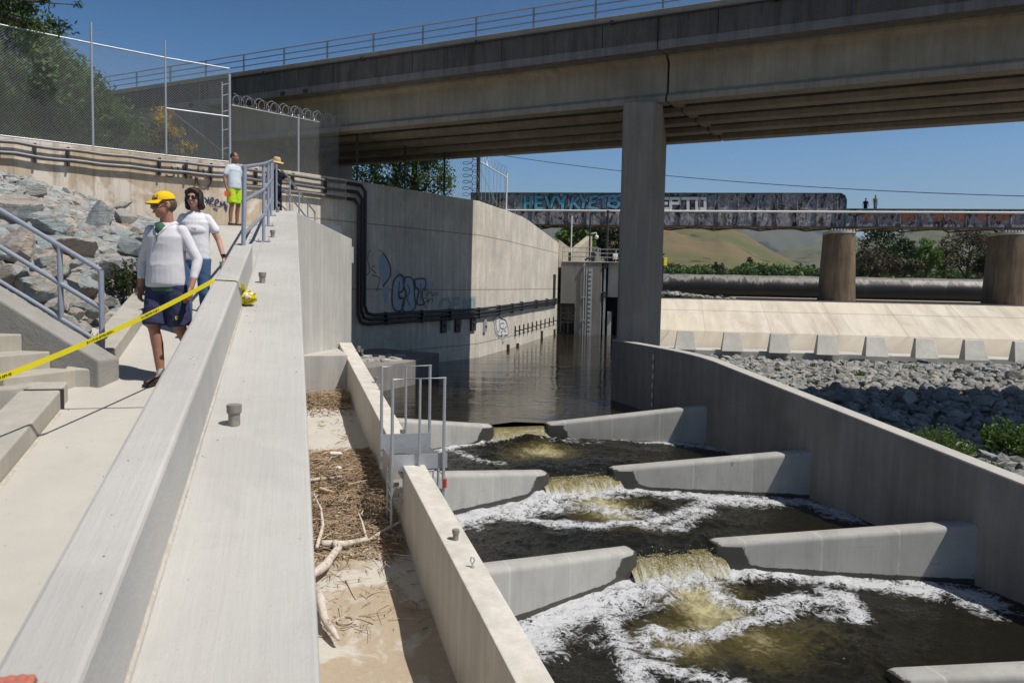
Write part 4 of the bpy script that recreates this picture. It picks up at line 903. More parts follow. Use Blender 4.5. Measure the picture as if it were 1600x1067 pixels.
for x in (.05, .66, 1.2): b.bar(tq(x, .08, -4), tq(x, .08, -1.58), .1, .07, up=TW.a)
b.build('trash_rack', M['darksteel'], tw)
tprism('opening_back', .02, 1.2, 2.4, 2.5, -7, -3.1, M['darksteel']); tprism('opening_back', .02, 1.2, 2.4, 2.5, -3.1, -1.56, M['apron'])
# mast, camera, box on the deck
b = MB(); pm = TW.p(2.2, .9, TZ + .07) - L0; b.tube([pm, pm + Vector((0, 0, 4.0))], .07, 8); b.build('mast', M['blackpipe'], tw)
b = MB(); b.ball(pm + Vector((.55, -.1, 2.05)), .17); b.tube([pm + Vector((0, 0, 2.3)), pm + Vector((.5, -.1, 2.4)), pm + Vector((.55, -.1, 2.2))], .05, 6); b.build('camera_dome', M['white'], tw, smooth=True)
b = MB(); b.box(tq(.55, .9, TZ + .45), (.22, .2, .75), -TW.h); b.box(tq(2.45, 1.2, TZ + .5), (.3, .3, .8), -TW.h); b.tube([tq(1.9, .4, TZ + .2), tq(2.2, .3, TZ + .35), tq(2.7, .3, TZ + .25), tq(2.75, .5, TZ + .7)], .09, 6); b.build('gate_motor', M['darksteel'], tw, bevel=.02)
# tall poles by the tower
for px, y, z0, z1, r, mt, lb in ((891, 72, 2.6, 6.0, .06, 'white', 'thin white post standing behind the dip of the wall'), (947, 70, 1.9, 6.4, .11, 'darksteel', 'dark post right of the tower mast under the rail bridge')):
    q = at_y(px, 440, y); b = MB(); b.tube([(q.x, q.y, z0), (q.x, q.y, z1)], r, 8); b.box((q.x, q.y, z0 + .05), (r * 4, r * 4, .1)); b.tube([(q.x, q.y, z1), (q.x, q.y, z1 + .12)], r * 1.3, 8); tag(b.build('post', M[mt], smooth=50), lb, 'post')

# ================================================================== RIVER: APRON, SILLS, DAM
AZ = -1.20
b = MB(); n = 90; m_ = 12
us = np.linspace(-1.2, 8.0, m_); ws = np.linspace(-14, 110, n); U_, W_ = np.meshgrid(us, ws, indexing='ij')
X = Q.o.x + W_ * Q.n.x + U_ * Q.a.x; Y = Q.o.y + W_ * Q.n.y + U_ * Q.a.y; Z = Z0 + (AZ - Z0) * (U_ / 8.0); 
tag(put('spillway_apron', grid_mesh(np.stack([X, Y, Z], -1)), M['apron']), 'wide sunlit tan concrete spillway slope across the river below the black dam', 'spillway')
t = NT('gravel_flat'); ob = t.tc.outputs['Object']; n1 = t.noise(ob, 2.5, 8, .8); n2 = t.noise(ob, .25, 4, .6)
M['gravel'] = t.fin(t.mix(t.ramp(n1, [(.35, 0), (.7, 1)]), (.26, .22, .16), (.52, .46, .37)), .95, t.bump(n1, .8, .1), spec=.1)
g_ = MB(); g_.add([Q.p(-14, 8.0, AZ - .004), Q.p(130, 8.0, AZ - .004), Q.p(150, 26, AZ + .35), Q.p(-14, 26, AZ + .35)], [(0, 1, 2, 3)]); tag(g_.build('gravel_flat', M['gravel']), kind='structure')
b = MB(); b.bar(Q.p(-14, 8.02, AZ + .03), Q.p(120, 8.02, AZ + .03), .28, .12); tag(b.build('apron_lip', M['conduit']), 'thin dark green edge beam along the top of the spillway slope', 'edge beam')
b = MB(); b.prism([Q.p(-2.6, -24.6), Q.p(75, -24.6), Q.p(75, -22.6), Q.p(-2.6, -22.6)], -7, Z0 + .10); tag(b.build('sill_ledge', M['sill'], bevel=.04), 'low pale concrete ledge on which the wedge shaped blocks stand', 'ledge')
for i, px in enumerate((1071, 1145, 1219, 1294, 1371, 1449, 1527, 1606)):
    py = float(np.interp(px, [1071, 1606], [546, 566])); c = at_z(px, py, Z0 + .1); rel = c - Q.o; w0 = rel.dot(Q.n); u0 = rel.dot(Q.a)
    wb, wt_, h, dp = .68, .52, 1.18, .95
    t0 = Z0 + .08
    vs = [Q.p(w0 - wb, u0, t0), Q.p(w0 + wb, u0, t0), Q.p(w0 + wb, u0 + dp, t0), Q.p(w0 - wb, u0 + dp, t0), Q.p(w0 - wt_, u0 + .62, t0 + h), Q.p(w0 + wt_, u0 + .62, t0 + h), Q.p(w0 + wt_, u0 + dp, t0 + h), Q.p(w0 - wt_, u0 + dp, t0 + h)]
    b = MB(); b.add(vs, [(3, 2, 1, 0), (4, 5, 6, 7), (0, 1, 5, 4), (1, 2, 6, 5), (2, 3, 7, 6), (3, 0, 4, 7)])
    lb = ['pale wedge shaped concrete block, leftmost, beside the bridge pillar'] + ['pale wedge shaped concrete block, number %s from the pillar in the row' % w for w in ('two', 'three', 'four', 'five', 'six', 'seven', 'eight')]
    tag(b.build('baffle_block', M['sill'], bevel=.03), lb[i], 'baffle block', 'row of wedge blocks on the ledge in the river')
# inflated rubber dam
t = NT('black_rubber'); ob = t.tc.outputs['Object']; rx = t.map(ob, rot=(0, 0, Q.h), scale=(1.1, .3, .22)); n1 = t.noise(rx, 1.0, 6, .75, .6); n2 = t.noise(ob, 6, 6, .7)
sp = t.n('ShaderNodeSeparateXYZ'); t.l(ob, sp.inputs[0]); zz = t.math('ADD', t.math('DIVIDE', sp.outputs[2], 3.5), t.math('MULTIPLY', t.math('SUBTRACT', n1, .5), .95))
dust = t.ramp(zz, [(.56, 0), (.66, .75), (.80, .45), (.95, .9)])
c = t.mix(dust, (.012, .012, .014), (.36, .335, .29)); c = t.mix(t.math('MULTIPLY', t.ramp(n1, [(.56, 0), (.66, 1)]), .5), c, (.03, .03, .035)); M['rubber'] = t.fin(c, .45, t.bump(t.math('ADD', n1, n2), .3, .05), spec=.4)
RD = 1.52; dm_ = thing('rubber_dam', 'long black inflated rubber dam with dusty grey top lying across the river', 'dam', Q.p(20, 20, AZ)); L0 = Vector(dm_.location)
n = 260; k = 40; ws = np.concatenate([np.linspace(-11, -8.5, 14), np.linspace(-8.4, 130, n - 14)]); P = np.zeros((n, k, 3))
for i, w in enumerate(ws):
    f = math.sqrt(max(0.0, min(1.0, (w + 11) / 2.5) * (2 - min(1.0, (w + 11) / 2.5)))) ; 
    for j in range(k):
        q = math.pi * (1.35 * j / (k - 1) - .175); bump_ = .05 * math.sin(w * .9 + 3) * math.sin(q * 3) + .03 * math.sin(w * 2.3)
        fold = .05 * math.exp(-((q - 2.2) / .12) ** 2) + .02 * math.sin(w * 4) * math.exp(-((q - 2.1) / .3) ** 2)
        rr = RD * (.12 + .88 * f) * (1 + bump_ * .3 + fold); v = Q.p(w, 20 + rr * 1.05 * math.cos(q), AZ + .28 + RD * .62 * (.2 + .8 * f) + rr * math.sin(q) * .98 + .0) - L0; P[i, j] = v
put('dam_skin', grid_mesh(P), M['rubber'], dm_)
b = MB(); b.prism([Q.p(-14, 21.2) - L0, Q.p(130, 21.2) - L0, Q.p(130, 24) - L0, Q.p(-14, 24) - L0], -.5, .6); b.build('foundation', M['sill'], dm_)

# ================================================================== RAIL BRIDGE
RU = 9.0   # distance upstream of the apron foot
rbz0, rbz1, rbz2 = 6.42, 9.72, 8.16
t = NT('graffiti_covered_steel'); ob = t.map(t.tc.outputs['Object'], rot=(0, 0, Q.h)); 
n1 = t.noise(ob, .55, 6, .7, 1.5); n2 = t.noise(t.map(ob, loc=(11, 3, 5)), 1.0, 7, .75, 2.2); n3 = t.noise(t.map(ob, loc=(5, 9, 2), scale=(1, 1, .5)), 1.6, 8, .8, 1.0); n4 = t.noise(t.map(ob, loc=(-7, 2, 8)), .7, 6, .7, 2.5)
c = t.mix(t.ramp(n1, [(.4, 0), (.6, 1)]), (.17, .18, .22), (.26, .255, .28)); c = t.mix(t.ramp(n4, [(.55, 0), (.59, .85)]), c, (.40, .26, .19)); c = t.mix(t.ramp(n2, [(.54, 0), (.57, .85)]), c, (.50, .48, .48))
c = t.mix(t.ramp(n3, [(.52, 0), (.55, .95)]), c, (.018, .016, .018)); c = t.mix(t.ramp(t.noise(t.map(ob, loc=(1, 1, 4)), 2.3, 6, .8, 1.5), [(.62, 0), (.66, .8)]), c, (.13, .07, .035))
M['graff'] = t.fin(c, .65, t.bump(n3, .2, .03), spec=.3)
M['pinkgraff'] = M['graff']
rb = thing('rail_bridge', 'old steel plate girder rail bridge covered in graffiti crossing the river on brown piers', 'bridge', Q.p(30, RU, rbz0)); L0 = Vector(rb.location)
def wpx(px, py=340, u=RU):
    r = ray(px, py); k_ = (u + Q.o.dot(Q.a)) / r.dot(Q.a); return (r * k_ - Q.o).dot(Q.n)
def qp(w, u, z): return Q.p(w, u, z) - L0
wl0, wl1, wr1 = wpx(735), wpx(1320), wpx(1600) + 40
def plate(nm, w0, w1, z0, z1, u, mat, th=.05, rnd=False):
    vs = [(w0, z0), (w1, z0), (w1, z1 - (.55 if rnd else 0))] + ([(w1 - .10, z1 - .25), (w1 - .28, z1 - .07), (w1 - .55, z1)] if rnd else []) + [(w0, z1)]
    n = len(vs); b = MB(); b.add([qp(w, u, z) for w, z in vs] + [qp(w, u + th, z) for w, z in vs], [tuple(range(n)), tuple(range(n, 2 * n))[::-1]] + [(i, n + i, n + (i + 1) % n, (i + 1) % n) for i in range(n)])
    return b.build(nm, mat, rb)
for u_, nm in ((RU, 'near'), (RU + 5.0, 'far')):
    plate('girder_plate', wl0, wl1, rbz0, rbz1, u_, M['graff'], rnd=True); plate('girder_plate', wl1 + .12, wr1, rbz0 + .05, rbz2, u_, M['pinkgraff'])
for w0, w1, z, rnd in ((wl0, wl1 - .5, rbz1, 1), (wl1 + .12, wr1, rbz2, 0)):
    b = MB(); b.bar(qp(w0, RU - .05, z + .04), qp(w1, RU - .05, z + .04), .42, .07)
    if rnd: b.bar(qp(wl1 - .5, RU - .05, z + .03), qp(wl1 - .12, RU - .05, z - .2), .42, .07); b.bar(qp(wl1 - .12, RU - .05, z - .2), qp(wl1 + .02, RU - .05, z - .6), .42, .07); b.bar(qp(wl1 + .02, RU - .05, z - .6), qp(wl1 + .02, RU - .05, rbz0), .07, .42, up=(0, 0, 1))
    b.build('top_flange', M['teal'], rb)
b = MB(); b.bar(qp(wl0, RU - .05, rbz0 - .04), qp(wr1, RU - .05, rbz0 - .04), .4, .07); b.build('bottom_flange', M['pier'], rb)
k = 0; w = wl0 + 1
while w < wr1:
    z1 = rbz1 if w < wl1 - .5 else rbz2
    if abs(w - wl1) > .5: MB().bar(qp(w, RU - .09, rbz0), qp(w, RU - .09, z1), .12, .10, up=Q.n).build('stiffener', M['graff'], rb); k += 1
    w += 1.95 if w < wl1 else 2.05
b = MB(); b.tube([qp(wl0, RU - .45, rbz2 - .30), qp(wr1, RU - .45, rbz2 - .28)], .10, 8); b.build('white_pipe', M['white'], rb, smooth=50)
b = MB(); b.box(qp((wl0 + wr1) / 2, RU + 2.5, rbz0 + .45), (wr1 - wl0, 4.8, .5), -Q.h); 
w = wl0
while w < wr1: b.bar(qp(w, RU + .1, rbz0 - .14), qp(w + 2.4, RU + 4.9, rbz0 - .14), .16, .14); b.bar(qp(w + 2.4, RU + 4.9, rbz0 - .14), qp(w + 4.8, RU + .1, rbz0 - .14), .16, .14); w += 4.8
b.build('floor_bracing', M['pier'], rb)
b = MB(); b.bar(qp(wl1 - 1.2, RU - .1, rbz0 - .3), qp(wl1 + 1.2, RU - .1, rbz0 - .3), .6, .25); b.build('bearing', M['darksteel'], rb)
def pier(w0, label):
    t = thing('bridge_pier', label, 'pier', Q.p(w0, RU + .5, AZ - .5), group='brown stained piers of the rail bridge'); zt_, zb_ = 5.75, AZ - .5
    n = 28; secs = []; vs = []; b = MB()
    def ring(z, hw, hl):
        out = []
        for i in range(n):
            q = 2 * math.pi * i / n; x = hw * math.cos(q); y = math.copysign(abs(math.sin(q)) ** .8, math.sin(q)) * hw + (hl if math.sin(q) > 0 else 0); out.append(Q.n * x + Q.a * y + Vector((0, 0, z - zb_)))
        return out
    rings = [ring(zb_, 1.62, 2.4), ring(0, 1.52, 2.4), ring(3, 1.40, 2.4), ring(zt_, 1.28, 2.4)]
    for r in rings: vs += r
    fs = [(i * n + k, i * n + (k + 1) % n, (i + 1) * n + (k + 1) % n, (i + 1) * n + k) for i in range(3) for k in range(n)] + [tuple(range(3 * n, 4 * n))]
    b.add(vs, fs); b.build('shaft', M['pier'], t, smooth=40)
    c = ring(zt_ + .002, 1.32, 2.4) + ring(zt_ + .28, 1.32, 2.4); b = MB(); b.add(c, [(k, (k + 1) % n, n + (k + 1) % n, n + k) for k in range(n)] + [tuple(range(n, 2 * n)), tuple(range(n))[::-1]]); b.build('cap', M['sill'], t, smooth=40)
    b = MB()
    for i in range(9): b.box(Q.n * (-1.2 + .3 * i) + Q.a * (-1.1) + Vector((0, 0, zt_ + .33 - zb_)), (.1, .2, .14), -Q.h)
    b.build('cap_bolts', M['white'], t)
pier(wpx(1312, 470), 'brown stained concrete pier under the corner of the tall graffiti girder'); pier(wpx(1581, 470), 'dark rusty concrete pier at the right edge of the picture')
q1 = at_y(810, 247, 60); q2 = at_y(1610, 307, 40)
b = MB(); pts = [q1 + (q2 - q1) * t_ + Vector((0, 0, -.9 * (4 * t_ * (1 - t_)) * .5)) for t_ in np.linspace(-.35, 1.1, 30)]; b.tube(pts, .022, 5); tag(b.build('power_cable', M['blackpipe']), 'thin dark cable sagging across the sky below the road bridge', 'cable')
# equipment on a steel arm right of the pillar, above the dam end
q = at_y(1036, 415, 84); eq = thing('winch_unit', 'dark blue and yellow winch unit on a steel arm above the dam end', 'winch', (q.x, q.y, 1.0))
hs_ = MB().box((-.4, 0, 1.3), (.95, .7, 1.5)).build('housing', simple('navy_paint', (.02, .03, .08), .5), eq, bevel=.08); MB().box((.15, -.38, 1.6), (.35, .1, .8)).build('yellow_panel', M['yellow'], hs_, bevel=.03); MB().tube([(0, 0, -2.6), (0, 0, .5)], .07, 6).build('leg', M['darksteel'], eq); b = MB(); b.bar((-1.2, 0, .5), (1.25, 0, .35), .1, .12); b.bar((0, 0, -.4), (.95, 0, .4), .06, .06); b.tube([(-.5, 0, 2.0), (-.3, 0, 2.5), (.1, 0, 2.35)], .12, 6); b.build('arm', M['darksteel'], eq)
# ================================================================== BANKS, ROCKS
def rock_z(x, y):
    # slope between the ramp curb and the fence wall
    p = Vector((x, y, 0)); l = p.dot(D.n); a = p.dot(D.a)
    return ramp_z(a) + .12 + .16 * max(0, -l - 2.0) - .012 * max(0, -l - 2.0) ** 2 * (1 if -l < 9 else 1) - max(0, a - 17.5) * (.12 - .10 * max(0.0, min(1.0, (-l - 5.0) / 3.5)))
def right_z(x, y):
    q = (Vector((x, y, 0)) - Q.o); u = q.dot(Q.a); w = q.dot(Q.n)   # ledge at u=-24.6
    return -4.42 + .08 * max(0, w - 5) * max(0.0, min(1.0, (u + 50) / 7)) * (1 - max(0.0, min(1.0, (u + 36) / 10)))
M['rockbase'] = M['soil']
xs, ys = np.meshgrid(np.linspace(-26, -2, 120), np.linspace(5.2, 32, 140), indexing='ij')
Z = np.vectorize(rock_z)(xs, ys) - .50; L_ = xs * D.n.x + ys * D.n.y; Z = np.where(L_ > -1.95, -6.0, Z)
dS = (np.stack([xs, ys], -1) - np.array([p0.x, p0.y])) @ np.array([N_.x, N_.y]); Z = np.where(dS < .25, -6.0, Z)
tag(put('slope_soil', grid_mesh(np.stack([xs, ys, Z], -1)), M['soil']), kind='structure')
rp = [F.p(12.5, 3), F.p(12.5, 26), (5.1, 29.2), Q.p(-12, -24.5), Q.p(80, -24.5), Q.p(80, -75), F.p(60, -5), F.p(20, -2)]
xs, ys = np.meshgrid(np.linspace(4, 80, 160), np.linspace(0, 66, 150), indexing='ij')
Z = np.vectorize(right_z)(xs, ys) - .18 + (fbm(xs * .4, ys * .4, 2) - .5) * .4; lf = xs * F.n.x + ys * F.n.y; Z = np.where(lf < 12.6, -6.5, Z); uu = (xs - Q.o.x) * Q.a.x + (ys - Q.o.y) * Q.a.y; Z = np.where(uu > -24.5, -6.5, Z)
tag(put('river_bank', grid_mesh(np.stack([xs, ys, Z], -1)), M['soil']), kind='structure')
# ground behind the fence wall (left bank) and the far bank
t = NT('dry_grass_bank'); ob = t.tc.outputs['Object']; n1 = t.noise(ob, .5, 8, .75); M['bank'] = t.fin(t.mix(t.ramp(n1, [(.35, 0), (.65, 1)]), (.07, .075, .03), (.19, .16, .09)), .95, t.bump(n1, .6, .2), spec=.1)
bp_ = [(x - .2, y + .35) for x, y in WALL[:9]] + [(-2.6, 44), (-1.2, 50), (0, 56), (1.3, 62), (2.7, 66.8), (5, 75), (7, 84), (3, 105), (-300, 140), (-300, 0), (-40, 0)]
g_ = MB(); g_.add([(p[0], p[1], WZ - .55) for p in bp_], [tuple(range(len(bp_)))]); tag(g_.build('left_bank', M['bank']), kind='structure')
w_, u_ = np.meshgrid(np.concatenate([np.linspace(-400, -15, 16), np.linspace(-12, 160, 80), np.linspace(170, 1500, 20)]), np.array([22, 24, 30, 38, 46, 58, 80, 120, 200, 400, 900, 1500]), indexing='ij')
X = Q.o.x + w_ * Q.n.x + u_ * Q.a.x; Y = Q.o.y + w_ * Q.n.y + u_ * Q.a.y
Z = np.interp(u_, [22, 24, 38, 58, 120, 200, 400, 1500], [-1.4, -.9, -.5, 1.2, 2.2, 3.0, 4.0, 10]) + (fbm(X * .05, Y * .05, 4) - .5) * 1.2 * np.clip((u_ - 24) / 30, 0, 1)
tag(put('far_bank', grid_mesh(np.stack([X, Y, Z], -1)), M['bank']), kind='structure')

# rocks: angular lumps cut from a sphere by planes
def rock_mesh(seed, flat=.75):
    rg = random.Random(seed); bm = bmesh.new(); bmesh.ops.create_icosphere(bm, subdivisions=4, radius=1)
    pl = []
    for i in range(rg.randint(11, 17)):
        n = Vector((rg.gauss(0, 1), rg.gauss(0, 1), rg.gauss(0, .8))).normalized(); pl.append((n, rg.uniform(.42, .88)))
    sx, sy, sz = rg.uniform(.85, 1.3), rg.uniform(.75, 1.05), rg.uniform(.55, .8)
    for v in bm.verts:
        d = v.co.normalized(); r = 1.05
        for n, h in pl:
            q = n.dot(d)
            if q > .05: r = min(r, h / q)
        c = d * r; k = (float(vnoise(c.x * 4 + seed, c.y * 4 + c.z * 3, seed)) - .5) * .07 + (float(vnoise(c.x * 11 + seed, c.y * 11 + c.z * 9, seed + 3)) - .5) * .035
        c = c * (1 + k); v.co = Vector((c.x * sx, c.y * sy, c.z * sz))
    me = bpy.data.meshes.new('rock'); bm.to_mesh(me); bm.free(); me.shade_smooth(); me.set_sharp_from_angle(angle=R(16)); return me
def rock_mat(name, cols, dark=1.0):
    t = NT(name); ob = t.tc.outputs['Object']; oi = t.n('ShaderNodeObjectInfo'); ge = t.n('ShaderNodeNewGeometry')
    rn = t.math('FRACT', t.math('ADD', oi.outputs['Random'], ge.outputs['Random Per Island']))
    base = t.ramp(rn, [(i / (len(cols) - 1), c) for i, c in enumerate(cols)])
    ww = t.n('ShaderNodeNewGeometry'); pos = ww.outputs['Position']
    n1 = t.noise(pos, 3.0, 8, .75, .8); n2 = t.noise(pos, 16, 6, .75); st = t.noise(t.map(pos, rot=(.5, .8, .2), scale=(1, 1, 9)), 1.2, 6, .75, .5)
    c = t.mix(t.ramp(n1, [(.52, 0), (.66, .6)]), base, (.40, .33, .25)); c = t.mix(t.ramp(st, [(.54, 0), (.64, .55)]), c, (.50, .49, .46)); c = t.mix(t.ramp(st, [(.34, .55), (.45, 0)]), c, (.055, .065, .065))
    c = t.mix(t.math('MULTIPLY', t.ramp(n2, [(.5, 0), (.7, 1)]), .5), c, (.10, .095, .085))
    h = t.math('ADD', t.math('MULTIPLY', n1, 1.2), t.math('MULTIPLY', n2, .4)); h = t.math('ADD', h, t.math('MULTIPLY', st, .6))
    return t.fin(c, .88, t.bump(h, 1.0, .09), spec=.2)
M['rockL'] = rock_mat('riprap_stone', [tuple(q * 1.7 for q in cc) for cc in [(.22, .245, .25), (.25, .295, .29), (.32, .32, .30), (.17, .185, .19), (.40, .31, .24), (.23, .27, .27), (.31, .24, .205), (.36, .34, .29), (.13, .15, .155)]])
M['rockR'] = rock_mat('river_stone', [tuple(q * 1.15 for q in cc) for cc in [(.24, .26, .26), (.30, .32, .31), (.38, .36, .33), (.16, .175, .17), (.42, .40, .36), (.33, .30, .26), (.22, .25, .25)]])
RM = [rock_mesh(100 + i) for i in range(13)]
for m in RM: m.materials.append(M['rockL'])
RMR = [m.copy() for m in RM]
for m in RMR: m.materials.clear(); m.materials.append(M['rockR'])
LEFT = []
def in_left(x, y, pad=.0):
    p = Vector((x, y, 0)); l = p.dot(D.n); a = p.dot(D.a)
    if l > -2.08 - pad or a > 31.5 or (l > -2.6 and a > 20): return False
    if (Vector((x, y, 0)) - p0).dot(N_) < .35 + pad: return False
    # in front of the wall
    for (ax, ay), (bx, by) in zip(WALL, WALL[1:6]):
        dx, dy = bx - ax, by - ay; L = math.hypot(dx, dy)
        if ((x - ax) * dy - (y - ay) * dx) / L < .15 + pad * .6: return False
    return x / y > -.78
rg = random.Random(8); placed = []
def tryput(x, y, r, zf, lst, f=.78):
    for (a, b, c) in lst:
        if (a - x) ** 2 + (b - y) ** 2 < ((c + r) * f) ** 2: return False
    lst.append((x, y, r)); return True
def mk_rock(x, y, r, zf, meshes, lb, grp, mat=None, sink=.28):
    o = bpy.data.objects.new('boulder', meshes[rg.randrange(len(meshes))]); COL.objects.link(o)
    o.location = (x, y, zf(x, y) + r * (.5 - sink)); o.rotation_euler = (rg.uniform(-.5, .5), rg.uniform(-.5, .5), rg.uniform(0, 6.28)); o.scale = (r, r, r * rg.uniform(.85, 1.15)); return tag(o, lb, 'boulder', grp)
big = [(60, 455, .36, 'largest grey boulder left of the stair railing with a long sloping face'), (75, 520, .33, 'large tan boulder behind the stair railing'), (25, 330, .46, 'big grey boulder high at the left edge under the conduits'), (120, 385, .36, 'big grey boulder with a dark hollow on its right, mid slope'), (30, 385, .45, 'reddish brown boulder at the left edge, mid slope'), (128, 450, .27, 'pale green grey boulder beside the tall railing post'), (178, 480, .28, 'pinkish tan boulder just left of the upper curb'), (160, 340, .38, 'wide grey boulder below the tan wall near the left'), (205, 385, .36, 'dark hollowed grey boulder behind the yellow cap'), (75, 350, .36, 'ridged grey boulder near the left edge below the conduits'), (195, 430, .33, 'tan and grey boulder just left of the man in the yellow cap')]
for px, py, r, lb in big:
    # march the ray to the slope
    rr = ray(px, py); t_ = 3.0
    while t_ < 40 and (rr * t_).z > rock_z((rr * t_).x, (rr * t_).y) + r * .25: t_ += .05
    P = rr * t_
    if in_left(P.x, P.y, r * .4): placed.append((P.x, P.y, r)); mk_rock(P.x, P.y, r, rock_z, RM, lb, 'boulders of the left rock slope')
cnt = 0
for r0, r1, nt_ in ((.34, .46, 26), (.24, .34, 260), (.16, .23, 2200), (.11, .15, 4000)):
    for i in range(nt_):
        if cnt >= 285: break
        y = rg.uniform(6, 31); x = rg.uniform(-23, -3); r = rg.uniform(r0, r1)
        if r1 < .3 and y > 11.5: continue
        if r1 < .4 and y > 19: continue
        if r < .23 and y > 17: continue
        if r < .16 and y > 12: continue
        if not in_left(x, y, r * .8): continue
        if tryput(x, y, r, rock_z, placed): mk_rock(x, y, r, rock_z, RM, 'grey or tan angular boulder of the rock slope between the ramp and the tan wall', 'boulders of the left rock slope'); cnt += 1
def rock_fill(name, n, samp, zf, r0, r1, mat, label, cat):
    base = []
    for k in range(5):
        bm = bmesh.new(); bmesh.ops.create_icosphere(bm, subdivisions=2, radius=1); rgk = random.Random(50 + k); pl = [(Vector((rgk.gauss(0, 1), rgk.gauss(0, 1), rgk.gauss(0, 1))).normalized(), rgk.uniform(.5, .9)) for _ in range(12)]
        for v in bm.verts:
            d = v.co.normalized(); r = 1.0
            for nn, h in pl:
                q = nn.dot(d)
                if q > .05: r = min(r, h / q)
            v.co = d * r * rgk.uniform(.97, 1.03)
        base.append((np.array([v.co[:] for v in bm.verts]), np.array([[v.index for v in f.verts] for f in bm.faces]))); bm.free()
    V, Fc = [], []; off = 0; k = 0
    while k < n:
        s_ = samp()
        if s_ is None: k += .2; continue
        x, y = s_; r = r0 + (r1 - r0) * rg.random() ** 2; bv, bf = base[rg.randrange(5)]
        m = np.array(Matrix.Rotation(rg.uniform(0, 6.3), 3, 'Z') @ Matrix.Rotation(rg.uniform(-.8, .8), 3, 'X') @ Matrix.Diagonal((r * rg.uniform(.9, 1.4), r, r * rg.uniform(.55, .9))))
        V.append(bv @ m.T + np.array([x, y, zf(x, y) + r * .1])); Fc.append(bf + off); off += len(bv); k += 1
    V = np.concatenate(V); Fc = np.concatenate(Fc); me = bpy.data.meshes.new(name); me.from_pydata(V.tolist(), [], Fc.tolist()); me.shade_smooth(); me.set_sharp_from_angle(angle=R(30))
    return tag(put(name, me, mat), label, cat, kind='stuff')
def sL():
    y = rg.uniform(6, 31) ** 1.0; x = rg.uniform(-23, -3); return (x, y) if in_left(x, y, .05) else None
rock_fill('rock_fill', 6500, sL, lambda x, y: rock_z(x, y) - .20, .09, .28, M['rockL'], 'small broken stones filling the gaps between the boulders of the left slope', 'stones')
# right heap, between the right wall and the wedge blocks
def in_right(x, y, pad=0):
    p = Vector((x, y, 0)); 
    if p.dot(F.n) < 12.62 + pad: return False
    if (p - Q.o).dot(Q.a) > -24.7 - pad: return False
    if x < 5.3 + pad: return False
    return .17 < x / y < .78
placedR = []; cnt = 0
for r0, r1, nt_ in ((.42, .58, 12), (.30, .42, 90), (.20, .30, 500), (.15, .20, 2500)):
    for i in range(nt_):
        if cnt >= 265: break
        y = rg.uniform(12, 51); x = rg.uniform(5, 36); r = rg.uniform(r0, r1)
        if y < 27 and r > .35: r *= .6
        if not in_right(x, y, r * .7): continue
        if tryput(x, y, r, right_z, placedR):
            sun_ = y > 30; mk_rock(x, y, r, right_z, RMR, 'pale angular stone in the sunlit rock bed before the wedge blocks' if (Vector((x, y, 0)) - B.p(0, 9, 0)).dot(B.a) > .5 else 'dark angular stone in the shaded rock bed behind the right wall', 'stones of the sunlit rock bed' if (Vector((x, y, 0)) - B.p(0, 9, 0)).dot(B.a) > .5 else 'stones of the shaded rock bed'); cnt += 1
def sR():
    y = rg.uniform(12, 51); x = rg.uniform(5, 38); return (x, y) if in_right(x, y, .05) else None
rock_fill('rock_fill', 9000, sR, lambda x, y: right_z(x, y) - .05, .10, .30, M['rockR'], 'bed of small broken stones between the right wall and the wedge blocks', 'stones')
def sD():
    w = rg.uniform(-12, 8); u = rg.uniform(8.4, 16.5); p = Q.p(w, u); return (p.x, p.y) if w < 7 - (u - 9) * .6 else (p.x, p.y) if rg.random() < .15 else None
rock_fill('rock_fill', 1500, sD, lambda x, y: AZ + .05 + .08 * max(0, 6 - (Vector((x, y, 0)) - Q.o).dot(Q.n)), .12, .42, M['rockR'], 'pile of pale rocks at the left end of the rubber dam', 'stones')
def sG():
    w = rg.uniform(8, 70); u = rg.uniform(8.4, 17); p = Q.p(w, u); return (p.x, p.y)
rock_fill('gravel', 2500, sG, lambda x, y: AZ - .0, .04, .12, M['gravel'], 'strip of gravel lying before the rubber dam', 'gravel')

# ================================================================== VEGETATION
def leaf_mat(name, cols, trans=.25, rough=.6):
    t = NT(name); ge = t.n('ShaderNodeNewGeometry'); r = ge.outputs['Random Per Island']
    c = t.ramp(r, [(i / (len(cols) - 1), c) for i, c in enumerate(cols)]); n = t.noise(ge.outputs['Position'], 1.4, 3, .6); c = t.mix(t.math('MULTIPLY', n, .5), c, sc(cols[0], .5)); t.fin(c, rough, spec=.3)
    tr = t.n('ShaderNodeBsdfTranslucent'); t.l(c, tr.inputs[0]); mx = t.n('ShaderNodeMixShader'); mx.inputs[0].default_value = trans; t.l(t.b.outputs[0], mx.inputs[1]); t.l(tr.outputs[0], mx.inputs[2]); t.l(mx.outputs[0], t.out.inputs[0]); return t.m
M['bark'] = simple('bark', (.10, .075, .05), .9, 0, .3, 12, .6)
M['leaf_dark'] = leaf_mat('dark_green_leaves', [(.025, .045, .012), (.05, .085, .02), (.035, .06, .02)])
M['leaf_mid'] = leaf_mat('green_leaves', [(.075, .14, .028), (.14, .22, .05), (.10, .165, .04)])
M['leaf_bright'] = leaf_mat('bright_green_leaves', [(.09, .18, .025), (.14, .24, .035), (.10, .20, .03)], .35)
M['leaf_olive'] = leaf_mat('olive_leaves', [(.10, .10, .05), (.14, .13, .07), (.09, .10, .045)])
M['leaf_brown'] = leaf_mat('brown_twiggy_leaves', [(.10, .075, .045), (.13, .11, .06), (.08, .085, .04)])
M['leaf_yellow'] = leaf_mat('yellow_flowers', [(.75, .50, .02), (.62, .46, .04), (.45, .36, .03)], .3)
